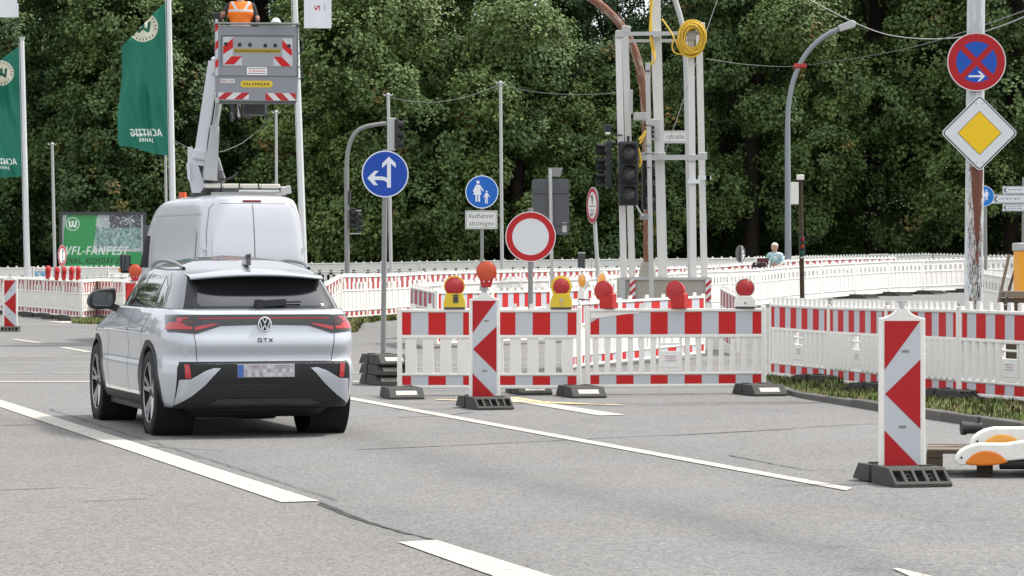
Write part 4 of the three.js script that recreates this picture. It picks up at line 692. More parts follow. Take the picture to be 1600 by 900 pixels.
{ // flagpoles with flags
  M.flagGreen = (text) => text;
  const crest = (c, x, y, r, ringText) => { c.fillStyle = '#d9d8c2'; c.beginPath(); c.arc(x, y, r, 0, 7); c.fill(); c.strokeStyle = '#c2bfa0'; c.lineWidth = r * 0.05; c.beginPath(); c.arc(x, y, r * 0.7, 0, 7); c.stroke(); c.strokeStyle = '#0b5a45'; c.lineWidth = r * 0.2; c.lineCap = 'round'; c.lineJoin = 'round'; c.beginPath(); c.moveTo(x - r * 0.4, y - r * 0.3); c.lineTo(x - r * 0.32, y + r * 0.28); c.lineTo(x, y + r * 0.05); c.lineTo(x + r * 0.32, y + r * 0.28); c.lineTo(x + r * 0.4, y - r * 0.3); c.moveTo(x, y - r * 0.3); c.lineTo(x, y + r * 0.1); c.stroke(); if (ringText) { c.fillStyle = '#55665a'; c.font = `bold ${r * 0.2}px sans-serif`; c.textAlign = 'center'; c.textBaseline = 'middle'; for (let i = 0; i < 22; i++) { if (i % 8 === 7) continue; c.save(); c.translate(x, y); c.rotate(i / 22 * 6.283); c.fillRect(-r * 0.05, -r * 0.92, r * 0.09, r * 0.15); c.restore(); } } };
  const greenFace = printed(512, 1640, (c, w, h) => { c.fillStyle = '#12705a'; c.fillRect(0, 0, w, h); c.save(); c.translate(w, 0); c.scale(-1, 1); crest(c, 276, 340, 150, true); c.fillStyle = '#e4e8e2'; c.textAlign = 'center'; c.font = 'italic bold 104px sans-serif'; c.fillText('ACHTZIG', 244, 1408, 320); c.fillRect(190, 1420, 190, 11); c.font = 'bold 50px sans-serif'; c.fillText('JAHRE', 250, 1482); c.restore(); }, 0.7);
  greenFace.side = THREE.DoubleSide; greenFace.userData = {};
  const whiteFace = printed(256, 512, (c, w, h) => { c.fillStyle = '#e2e4ea'; c.fillRect(0, 0, w, h); c.fillStyle = '#b3203a'; c.font = 'bold 74px sans-serif'; c.save(); c.translate(150, 400); c.rotate(-Math.PI / 2); c.fillText('S', 0, 0); c.font = '34px sans-serif'; c.fillStyle = '#9aa0a8'; c.fillText('wo', 0, 50); c.restore(); }, 0.7); whiteFace.side = THREE.DoubleSide;
  function pole(label, u0, v0, u1, D, r) { const x = PX(u1, D), ye = elev(x, D), t = thing('flagpole', label, 'flagpole', [x, ye, -D]), top = V(PX(u0, D) - x, PY(v0, D) - ye, 0); obj('shaft', bar(V(0, -0.2, 0), top, r, 16, r * 0.72), M.whitePole ??= mat(0.68, 0.69, 0.69, 0.35), t); obj('cap', T(new THREE.CylinderGeometry(r * 0.95, r * 0.95, 0.08, 14), top.x, top.y, 0), M.galv, t); obj('halyard', bar(V(-r - 0.03, 0.8, 0.02), top.clone().add(V(-r, -0.1, 0.02)), 0.008, 5), M.signWhite, t); return t; }
  pole('white flagpole with the green flag cut by the left picture edge', 34.5, 60, 44.5, 96, 0.088);
  pole('tall white flagpole carrying the green flag beside the lift platform', 262.5, -60, 274, 97, 0.095);
  pole('pale tapering pole beside the lift platform', 460, -30, 478, 88, 0.095);
  function flag(label, m, D, outline, folds, print) { // outline(s, t): image point for s across (0 pole .. 1 free edge), t down
    const nu = 40, nv = 70, p = [], uv = [], idx = [];
    for (let j = 0; j <= nv; j++) for (let i = 0; i <= nu; i++) { const s = i / nu, t = j / nv, [u, v] = outline(s, t), z = folds(s, t); p.push(PX(u, D), PY(v, D), -D + z); if (print) { const [u0, v0, k] = print; uv.push(1 - (u0 - u) / (80 * k), 1 - (v - v0) / (253 * k)); } else uv.push(1 - s, 1 - t); }
    for (let j = 0; j < nv; j++) for (let i = 0; i < nu; i++) { const a = j * (nu + 1) + i; idx.push(a, a + nu + 1, a + 1, a + 1, a + nu + 1, a + nu + 2); }
    const g = new THREE.BufferGeometry(); g.setAttribute('position', new THREE.Float32BufferAttribute(p, 3)); g.setAttribute('uv', new THREE.Float32BufferAttribute(uv, 2)); g.setIndex(idx); g.computeVertexNormals(); return tag(obj('flag', g, m), label, 'flag');
  }
  const wave = (s, t) => 0.05 * Math.sin(s * 15 + t * 5 + 0.6) * s + 0.09 * Math.sin(s * 7 - t * 6) * s + 0.075 * Math.sin(s * 24 + t * 10 + Math.sin(t * 6) * 1.7) * Math.min(1, s * 4) * (0.5 + 0.5 * Math.sin(t * 9 + s * 4)) + 0.035 * Math.sin((s * 1.3 + t) * 30) * s * (1 - s);
  // green flag: the upper free corner has dropped, so the free edge starts lower
  flag('large green flag with mirrored lettering flying left of the lift platform', greenFace, 97, (s, t) => { const topV = -3 + 77 * Math.min(1, s * 1.0) ** 1.05, botV = 243 + (s < 0.25 ? 0 : 0) - 14 * s + 2 * Math.sin(s * 6), u = 265.5 + 1.6 * t - 79 * s + (1 - s) * 0 + 3.5 * Math.sin(t * 5 + 1) * s + (s > 0.9 ? 0 : 0); return [u, lerp(topV, botV, t)]; }, wave, [267, -10, 1]);
  flag('green flag with mirrored lettering cut by the left picture edge', greenFace, 96, (s, t) => { const topV = 68 + 60 * s, botV = 276 + 4 * s; return [35 + 2.6 * t - 80 * s, lerp(topV, botV, t)]; }, (s, t) => wave(s + 0.1, t + 0.4) - wave(0.1, t + 0.4), [38, 70, 0.84]);
  flag('white flag with red sideways letters above the blue arrow sign', whiteFace, 88, (s, t) => [475 + 43 * (1 - s), lerp(-80, 44, t)], (s, t) => 0.03 * Math.sin(s * 8 + t * 3));
  { const f = flag('plain white flag at the top left above the green flag', mat(0.76, 0.77, 0.80, 0.7), 92, (s, t) => [27 - 60 * s, lerp(-90, 27, t)], (s, t) => 0.03 * Math.sin(s * 8 + t * 3)); }
  { const D = 92, t = thing('flagpole', 'white flagpole of the plain white flag mostly above the picture', 'flagpole', [PX(-38, D), elev(PX(-38, D), D), -D]); obj('shaft', bar(V(0, -0.2, 0), V(-0.1, 10.5, 0), 0.09, 14, 0.06), M.whitePole, t); obj('banner_arm', [bar(V(0, 9.9, 0.02), V(1.25, 9.9, 0.02), 0.02, 6)], M.galv, t); obj('edge_rod', box(0.04, 0.4, 0.02, PX(28, D) - PX(-38, D), PY(16, D) - elev(PX(-38, D), D), 0.03), M.signWhite, t); }
  { const D = 88, x = PX(518, D), ye = elev(x, D); const t = thing('banner_rod', 'horizontal arm holding the white flag with red letters', 'flag arm', [PX(470, D), PY(-80, D), -D]); obj('rod', bar(V(-0.3, 0, 0), V(1.0, 0, 0), 0.02, 6), M.galv, t); obj('bracket', box(0.1, 0.08, 0.08, -0.15, 0, 0), M.galv, t); }
}
{ // curved street lamp
  const D = 106, x = PX(1231.5, D), ye = elev(x, D), t = thing('street_lamp', 'tall curved grey street lamp in front of the trees', 'street lamp', [x, 0, -D]), P = (u, v) => V(PX(u, D) - x, PY(v, D), 0);
  obj('shaft', [bar(V(0, ye - 0.2, 0), P(1230.5, 200), 0.115, 14, 0.09), tube([P(1230.5, 202), P(1232, 165), P(1240, 125), P(1254, 93), P(1272, 70), P(1294, 53), P(1314, 44)], 0.085, 40, 10)], M.lampPost ??= mat(0.24, 0.27, 0.29, 0.5), t);
  const h = obj('lamp_head', ext((() => { const s = new THREE.Shape(); s.moveTo(0, -0.07); s.lineTo(0.45, -0.1); s.quadraticCurveTo(0.62, 0.0, 0.45, 0.1); s.lineTo(0, 0.09); s.closePath(); return s; })(), 0.26, 0.03), M.galv, t); h.position.copy(P(1312, 45)).add(V(0, 0, -0.13)); h.rotation.z = 0.35;
  obj('red_clamp', rbox(0.42, 0.14, 0.22, 0.03), M.lampRed, t).position.copy(P(1250, 103)); obj('door', box(0.14, 0.7, 0.02, 0, ye + 1.2, 0.11), M.lampPost, t);
}
{ // wooden signal post
  const D = 72, x = PX(1252, D), ye = roadElev(x, D), t = thing('signal_post', 'brown wooden post with a grey box and a small traffic signal', 'signal post', [x, 0, -D]);
  obj('post', bar(V(0.03, ye - 0.1, 0), V(-0.02, PY(282, D), 0), 0.055, 12, 0.05), M.woodBrown ??= new THREE.MeshStandardMaterial({ color: C(0.24, 0.2, 0.16), map: M.wood.map, roughness: 0.9 }), t);
  obj('cap', rbox(0.16, 0.12, 0.15, 0.02, -0.02, PY(277, D), 0), M.whiteOld, t); obj('control_box', rbox(0.17, 0.5, 0.16, 0.015, -0.15, PY(302, D), 0), M.whiteOld, t);
  const s = obj('signal_head', rbox(0.13, 0.44, 0.12, 0.02, 0.01, PY(385, D), 0.1), M.black, t); [[374, M.lensRed], [385, M.lensAmber], [395, M.lensGreen ??= mat(0.02, 0.2, 0.12, 0.3)]].forEach(([v, m]) => { const l = obj('lens', lensGeo(0.042, 0.012), m, s); l.position.set(0.01, PY(v, D), 0.161); obj('visor', new THREE.CylinderGeometry(0.05, 0.05, 0.07, 16, 1, true, Math.PI * 0.5, Math.PI).rotateX(Math.PI / 2).rotateZ(Math.PI / 2).translate(0.01, PY(v, D), 0.19), M.black, s); });
  obj('sticker', plate(0.07, 0.08, 0, 0.01, PY(401, D), 0.1), M.signWhite, t);
}
// ---------------------------------------------------------------- traffic signals
function signalHead(parent, x, y, z, turn, s = 1, lit) { // three-lens head, front towards local +z
  const h = new THREE.Group(); h.name = 'signal_head'; h.position.set(x, y, z); h.rotation.y = turn; h.scale.setScalar(s); parent.add(h);
  obj('housing', [rbox(0.40, 1.30, 0.14, 0.03, 0, 0, 0), ...[0.42, 0, -0.42].map(v => rbox(0.37, 0.40, 0.03, 0.02, 0, v, 0.075))], M.signal ??= mat(0.016, 0.017, 0.018, 0.5), h);
  for (const v of [0.42, 0, -0.42]) {
    obj('lens', lensGeo(0.14, 0.03).translate(0, v, 0.075), M.lensOff ??= new THREE.MeshPhysicalMaterial({ color: C(0.03, 0.028, 0.027), roughness: 0.25, clearcoat: 1, clearcoatRoughness: 0.2, side: THREE.DoubleSide }), h);
    obj('visor', [new THREE.CylinderGeometry(0.165, 0.155, 0.26, 28, 1, true, -Math.PI * 0.30, Math.PI * 1.6).rotateX(Math.PI / 2).rotateZ(Math.PI).translate(0, v, 0.20), new THREE.TorusGeometry(0.15, 0.012, 8, 32).translate(0, v, 0.09)], M.signal, h);
  }
  obj('bracket', [box(0.06, 0.06, 0.2, 0, 0.6, -0.12), box(0.06, 0.06, 0.2, 0, -0.6, -0.12), cyl(0.03, 0.03, 0.12, 0, 0.7, 0)], M.signal, h); return h;
}
{ // bent gantry with signals on the left
  const D = 72, x = PX(543, D), ye = elev(x, D), t = thing('signal_gantry', 'bent grey signal pole with small signals behind the blue arrow sign', 'signal pole', [x, 0, -D]), P = (u, v) => V(PX(u, D) - x, PY(v, D), 0);
  obj('shaft', [bar(V(0, ye - 0.2, 0), P(541.5, 262), 0.062, 14, 0.055), tube([P(541.5, 264), P(543, 240), P(549, 218), P(558, 205), P(570, 198.5), P(586, 195), P(604, 192.5)], 0.05, 36, 10)], M.galvDark, t);
  obj('cover', box(0.03, 0.32, 0.14, 0.06, PY(308, D), 0.0), M.steelDark, t);
  const H = (u, v, s, tr) => signalHead(t, P(u, v).x, P(u, v).y, 0.02, tr, s);
  obj('backing', [rbox(0.20, 0.74, 0.1, 0.02, P(612, 210).x, P(612, 210).y, 0.02)], M.galv, t); H(620, 210, 0.52, 1.45);
  H(551, 341, 0.34, 0.25); H(560, 348, 0.34, 1.3); obj('arm', [box(0.3, 0.03, 0.03, 0.16, PY(329, D), 0), box(0.3, 0.03, 0.03, 0.16, PY(365, D), 0)], M.galv, t);
}
{ // steel frame tower with concrete ballast and temporary signals
  const D = 64, x = PX(1036, D), ye = roadElev(x, D), t = thing('signal_tower', 'tall steel frame on a grey ballast block carrying black signals', 'signal frame', [x, 0, -D]), P = (u, v, z = 0) => V(PX(u, D) - x, PY(v, D), z);
  const leg = (ub, ut, vt, z, w = 0.128) => obj('leg', beam(P(ub, 436, z), P(ut, vt, z), w, 0.12), M.frameSteel, t);
  leg(974.5, 966, 52, 0.1); leg(989, 977.5, 44, -0.35); leg(1083, 1079, 60, 0.1); leg(1102, 1093.5, 34, -0.35); leg(1036, 1024, -30, -0.1, 0.19);
  obj('mast_sleeve', beam(P(1031, 250, -0.1), P(1021, -30, -0.1), 0.17, 0.16), M.frameSteel, t);
  const rail = (u0, v0, u1, v1, z, h = 0.07) => obj('cross_rail', beam(P(u0, v0, z), P(u1, v1, z), h, 0.07), M.galv, t);
  rail(962, 54, 1100, 52.5, 0.16, 0.075); rail(962, 62, 1080, 61, -0.4, 0.06); rail(996, 247, 1104, 246, 0.16, 0.1); rail(996, 239, 1026, 238, -0.4, 0.05);
  obj('coupling', [...[[968, 54], [978, 47], [1080, 58], [1094, 42], [1080, 247], [1097, 244], [1033, 244], [1026, 54]].map(([u, v]) => rbox(0.17, 0.15, 0.2, 0.02, P(u, v).x, P(u, v).y, 0.1))], M.galv, t);
  obj('splice_plate', [box(0.24, 0.08, 0.05, P(1084, 284).x, PY(284, D), 0.19), box(0.24, 0.08, 0.05, P(1101, 277).x, PY(277, D), -0.2), box(0.1, 0.08, 0.05, P(1108, 277).x, PY(277, D), -0.2)], M.signWhite, t);
  const bw = 142 / F * D, by = PY(433.5, D), bl = obj('ballast_block', rbox(bw, by - ye + 0.05, 1.1, 0.03, P(1036.5, 0).x, (by + ye - 0.05) / 2, -0.1), M.concrete ??= new THREE.MeshStandardMaterial({ color: C(0.40, 0.39, 0.36), map: dirtMap, bumpMap: grainMap, bumpScale: 0.003, roughness: 0.85 }), t);
  obj('edge_plate', [box(0.12, by - ye, 0.03, P(971, 0).x, (by + ye) / 2, 0.47), box(0.12, by - ye, 0.03, P(1104, 0).x, (by + ye) / 2, 0.47), box(bw, 0.05, 0.04, P(1036.5, 0).x, by - 0.02, 0.47)], M.galv, bl);
  const hz = printed(64, 256, (c, w, h) => { c.fillStyle = '#d5d2d0'; c.fillRect(0, 0, w, h); c.fillStyle = '#b02a2e'; for (let k = -1; k < 4; k++) { c.beginPath(); c.moveTo(0, k * 90 + 60); c.lineTo(w, k * 90); c.lineTo(w, k * 90 + 44); c.lineTo(0, k * 90 + 104); c.fill(); } });
  for (const u of [987, 1104.5]) obj('hazard_tape', plate(0.11, 0.44, 0, P(u, 0).x, PY(453, D), 0.492), hz, bl);
  signalHead(t, P(980.5, 272).x, PY(272, D), 0.42, 0.06, 0.98); 
  signalHead(t, P(950, 262).x, PY(258, D), 0.25, -1.42, 0.72); signalHead(t, P(1017, 285).x, PY(285, D), -0.6, 0.3, 0.82);
  obj('signal_arm', [beam(P(940, 226, 0.2), P(972, 226, 0.2), 0.03, 0.03), beam(P(940, 292, 0.2), P(972, 292, 0.2), 0.03, 0.03), box(0.1, 0.1, 0.1, P(962, 276).x, PY(276, D), 0.2)], M.signal, t);
  const det = obj('detector_camera', [rbox(0.15, 0.17, 0.14, 0.03, P(949, 202).x, PY(202, D), 0.25), beam(P(952, 210, 0.2), P(972, 212, 0.2), 0.025, 0.025)], M.signal, t); obj('front', box(0.1, 0.04, 0.01, P(949, 207).x, PY(209, D), 0.325), M.signWhite, det);
  obj('junction_box', [rbox(0.28, 0.42, 0.18, 0.02, P(1019.5, 203).x, PY(203, D), 0.18)], M.galv, t); obj('cable_entry', [0, 1, 2].map(i => T(cyl(0.03, 0.03, 0.2, 0, 0, 0, 8, 0, 1.2), P(1014, 0).x, PY(198 + i * 7, D), 0.3)), M.black, t);
  obj('bracket_box', [rbox(0.26, 0.16, 0.16, 0.02, P(1000, 182).x, PY(182, D), 0.0), beam(P(986, 178, 0), P(986, 140, 0), 0.07, 0.07)], M.galv, t);
  // yellow cable and its coil
  obj('cable_run', [tube([P(1016, -10, 0.1), P(1018, 60, 0.14), P(1022, 82, 0.14), P(1021, 96, 0.2), P(1012, 104, 0.2)], 0.022, 30, 8), tube([P(1020, -10, 0.1), P(1015, 50, 0.16), P(1019, 80, 0.16), P(1022, 96, 0.2), P(1013, 104, 0.2)], 0.02, 30, 8), tube([P(1012, 104, 0.25), P(1010, 150, 0.27), P(1011, 185, 0.27), P(1008, 205, 0.3), P(1002, 214, 0.35), P(997, 220, 0.4)], 0.022, 30, 8), tube([P(1014, 104, 0.25), P(1013, 170, 0.27), P(1010, 200, 0.3), P(1004, 216, 0.35), P(998, 226, 0.4)], 0.02, 30, 8), tube([P(1034, 30, 0.1), P(1048, 52, 0.2), P(1056, 70, 0.3), P(1064, 86, 0.3)], 0.018, 20, 6), tube([P(1052, 62, 0.3), P(1049, 74, 0.32), P(1053, 84, 0.34), P(1066, 87, 0.3)], 0.016, 20, 6), tube([P(996, 232, 0.36), P(1000, 256, 0.38), P(997, 262, 0.38), P(994, 250, 0.36)], 0.03, 16, 6)], M.yellowCable, t);
  const coil = []; for (let i = 0; i < 22; i++) coil.push(new THREE.TorusGeometry(0.185 + 0.02 * (i % 5) + 0.012 * (i % 3), 0.015, 6, 36).scale(0.95, 1.18, 1).rotateX(rr(-0.12, 0.12)).rotateY(rr(-0.2, 0.2)).translate(P(1080, 62).x + rr(-0.05, 0.05), P(0, 62).y + rr(-0.06, 0.05), 0.2 + i * 0.009));
  obj('cable_coil', coil, M.yellowCable, t);
}
{ // bent rusty lighting mast and the post beside it
  const D = 65.5, x = PX(1012, D), ye = roadElev(x, D), t = thing('lamp_mast', 'bent rusty lamp mast curving over the steel frame', 'lamp mast', [x, 0, -D]), P = (u, v) => V(PX(u, D) - x, PY(v, D), 0);
  obj('shaft', [tube([P(1012, 425), P(1011, 300), P(1008.5, 190), P(1003, 125), P(991, 78), P(972, 42), P(950, 18), P(925, -2), P(890, -20)], 0.085, 60, 12)], M.rust, t);
  obj('foot', [T(new THREE.CylinderGeometry(0.14, 0.3, 1.0, 18), 0, PY(425, D) - 0.3, 0), box(0.7, 0.05, 0.7, 0, ye + 0.03, 0)], M.concrete, t);
  obj('base_bolt', [[-1, -1], [1, -1], [-1, 1], [1, 1]].map(([a, b]) => cyl(0.03, 0.03, 0.12, a * 0.26, ye + 0.1, b * 0.26, 8)), M.galvDark, t);
  const q = thing('signal_post', 'slim galvanised post with cables tied to it beside the bent mast', 'signal post', [PX(1016, 63), 0, -63]), Q = (u, v) => V(PX(u, 63) - PX(1016, 63), PY(v, 63), 0);
  obj('shaft', beam(V(0.04, roadElev(PX(1016, 63), 63) - 0.1, 0), Q(1012, 98), 0.09, 0.09), M.galv, q); obj('cable_tie', [110, 112, 196, 228, 240, 262].map(v => new THREE.TorusGeometry(0.065, 0.006, 5, 16).rotateX(Math.PI / 2).translate(Q(1013, v).x, PY(v, 63), 0)), M.black, q); obj('clamp', rbox(0.16, 0.12, 0.16, 0.02, Q(1006, 339).x, PY(339, 63), 0), M.galvDark, q); obj('cable', tube([Q(994, 321), Q(999, 330), Q(1004, 338)].map(p => p.setZ(0.1)), 0.02, 10, 6), M.galv, q);
  const s = thing('street_sign', 'white street name sign partly covered by the steel mast', 'street sign', [PX(1052, 66.5), PY(214, 66.5), -66.5], 0);
  obj('sign_plate', ext(rrect(-0.3, -0.13, 0.6, 0.26, 0.03), 0.02), M.signWhite, s); obj('print', plate(0.58, 0.24, 0, 0, 0, 0.0225), printed(512, 212, (c, w, h) => { c.fillStyle = '#c9c6bd'; c.fillRect(0, 0, w, h); c.fillStyle = '#dadad8'; c.fillRect(12, 12, w - 24, h - 24); c.strokeStyle = '#6b665e'; c.lineWidth = 5; c.strokeRect(18, 18, w - 36, h - 36); c.fillStyle = '#55565c'; c.font = '104px sans-serif'; c.textAlign = 'right'; c.fillText('rstraße', w - 46, 138); }), s); obj('bracket', [box(0.1, 0.3, 0.05, -0.34, 0, 0)], M.galv, s);
}
{ // thin tapering arm rising from behind the coil
  const D = 70, x = PX(1066, D); const t = thing('curved_lamp_post', 'thin grey lamp arm rising behind the yellow coil', 'lamp arm', [x, 0, -D]); obj('shaft', tube([V(0.2, roadElev(x, D) - 0.1, 0), V(0.12, 4, 0), V(0.03, PY(50, D), 0), V(-0.08, PY(18, D), 0), V(-0.2, PY(-10, D), 0)], 0.06, 40, 8), M.galv, t); obj('foot_plate', box(0.4, 0.04, 0.4, 0.2, roadElev(x, D) + 0.02, 0), M.galvDark, t);
}
{ // litter bin
  const D = 96, x = PX(908.5, D), ye = elev(x, D), t = thing('litter_bin', 'slim dark grey litter bin standing before the white fence', 'litter bin', [x, ye, -D]); const yt = PY(395.5, D) - ye; obj('body', rbox(0.22, 0.56, 0.2, 0.03, 0, yt - 0.3, 0), M.steelDark, t); obj('lid', rbox(0.24, 0.06, 0.22, 0.02, 0, yt, 0), M.galvDark, t); obj('post', bar(V(0, -0.05, -0.1), V(0, yt - 0.1, -0.12), 0.03), M.galvDark, t);
}
{ // billboard
  const D = 106, x0 = PX(93, D), x1 = PX(228, D), y0 = PY(424, D), y1 = PY(331, D), w = x1 - x0, h = y1 - y0, t = thing('billboard', 'green and grey event billboard behind the white fence beside the van', 'billboard', [(x0 + x1) / 2, 0, -D]);
  obj('frame', [box(w, 0.09, 0.16, 0, y1 - 0.045, 0), box(w, 0.09, 0.16, 0, y0 + 0.045, 0), box(0.09, h - 0.18, 0.16, -w / 2 + 0.045, (y0 + y1) / 2, 0), box(0.09, h - 0.18, 0.16, w / 2 - 0.045, (y0 + y1) / 2, 0), box(w - 0.1, h - 0.1, 0.06, 0, (y0 + y1) / 2, -0.04)], M.steelDark, t);
  obj('leg', box(0.12, y0 - elev(x0, D) + 0.2, 0.12, -w * 0.36, (y0 + elev(x0, D)) / 2, 0), M.steelDark, t); obj('leg', box(0.12, y0 - elev(x0, D) + 0.2, 0.12, w * 0.36, (y0 + elev(x0, D)) / 2, 0), M.steelDark, t);
  obj('poster', plate(w - 0.18, h - 0.18, 0, 0, (y0 + y1) / 2, 0.0), printed(1024, 700, (c, W, H) => {
    c.fillStyle = '#bfc6c6'; c.fillRect(0, 0, W, H); c.fillStyle = '#2f9c55'; c.beginPath(); c.moveTo(30, 0); c.lineTo(470, 0); c.lineTo(380, 480); c.lineTo(W, 480); c.lineTo(W, H); c.lineTo(0, H); c.closePath(); c.fill(); c.fillStyle = '#bfc6c6'; c.beginPath(); c.moveTo(0, 0); c.lineTo(60, 0); c.lineTo(10, 260); c.lineTo(0, 260); c.fill();
    for (let i = 0; i < 1500; i++) { const y = rnd() * 440, x = 400 + rnd() * 620 + (440 - y) * 0.1, g = y > 170 ? 110 + rnd() * 100 : 50 + rnd() * 60; if (x > W - 30) continue; c.fillStyle = y > 170 ? `rgba(${g * 0.8},${g},${g * 0.95},0.8)` : (x > 600 ? `rgba(${g},${g},${g + 8},0.75)` : `rgba(${g + 110},${g + 120},${g + 118},0.7)`); c.beginPath(); c.arc(x, y, 4 + rnd() * 13, 0, 7); c.fill(); }
    c.strokeStyle = '#dfe4e2'; c.lineWidth = 4; for (let i = 0; i < 12; i++) { c.beginPath(); c.moveTo(690 + rnd() * 280, 20 + rnd() * 60); c.lineTo(700 + rnd() * 280, 60 + rnd() * 100); c.stroke(); }
    c.strokeStyle = '#e6efe8'; c.lineWidth = 11; c.beginPath(); c.arc(132, 122, 82, 0, 7); c.stroke(); c.lineWidth = 25; c.lineJoin = 'round'; c.beginPath(); c.moveTo(88, 78); c.lineTo(98, 158); c.lineTo(132, 140); c.lineTo(166, 158); c.lineTo(176, 78); c.moveTo(132, 80); c.lineTo(132, 140); c.stroke();
    c.fillStyle = '#dfe9e0'; c.font = 'italic bold 152px sans-serif'; c.fillText('VFL-FANFEST', 24, 520, 800); c.fillStyle = '#16402a'; c.font = 'italic bold 104px sans-serif'; c.fillText('INKL. KIDSDAY 202', 40, 636, 770); c.fillStyle = '#dfe9e0'; c.fillRect(40, 664, 300, 30); c.fillStyle = '#16402a'; c.fillRect(470, 664, 340, 30); c.fillStyle = '#d8dcdc'; c.fillRect(W - 18, 0, 18, H);
  }, 0.35), t); obj('glazing', plate(w - 0.18, h - 0.18, 0, 0, (y0 + y1) / 2, 0.03), new THREE.MeshPhysicalMaterial({ transmission: 1, roughness: 0.02, thickness: 0, ior: 1.3, color: C(0.98, 0.98, 0.98) }), t);
}
{ // things at the right edge
  const D = 52, t = thing('site_machine', 'orange machine with a grey top behind the fence at the rusty mast', 'machine', [PX(1610, D), 0, -D]); const y = PY(422, D), h = PY(380, D) - y; obj('housing', rbox(0.46, h * 0.72 + 0.7, 0.6, 0.02, 0, y + h * 0.36 - 0.35, 0), M.orange, t); obj('top', rbox(0.5, h * 0.3, 0.64, 0.02, 0, y + h * 0.86, 0), M.galv, t); obj('vent', box(0.09, 0.02, 0.01, -0.06, y + h * 0.56, 0.305), M.black, t); obj('skid', box(0.5, 0.2, 0.6, 0, y - 0.75, 0), M.steelDark, t);
  const p = thing('plank', 'weathered plank leaning beside the orange machine', 'plank', [PX(1561, 54), PY(417, 54) - 0.6, -54]); obj('board', box(0.05, 0.85, 0.02, 0.08, 0.4, 0, 0, 0, -0.22), M.wood, p);
  const p2 = thing('plank', 'dark plank leaning against the orange machine', 'plank', [PX(1575, 54), PY(413, 54) - 0.6, -54]); obj('board', box(0.04, 0.95, 0.03, 0.1, 0.45, 0, 0, 0, -0.28), M.woodDark, p2);
  const c = thing('timber_stack', 'grey timber boards stacked behind the kerb fence', 'timber stack', [PX(1590, 46), 0.0, -46]); for (let i = 0; i < 3; i++) for (let k = 0; k < 2; k++) obj('board', rbox(0.42, 0.09, 0.22, 0.006, rr(-0.03, 0.03), PY(457.5, 46) - i * 0.1 - 0.02, k * 0.24 - 0.12, 0, rr(-0.05, 0.05), 0), i === 0 ? M.wood : M.woodDark, c); obj('bearer', [box(0.4, 0.75, 0.08, 0, 0.36, -0.12), box(0.4, 0.75, 0.08, 0, 0.36, 0.14)], M.woodDark, c);
}
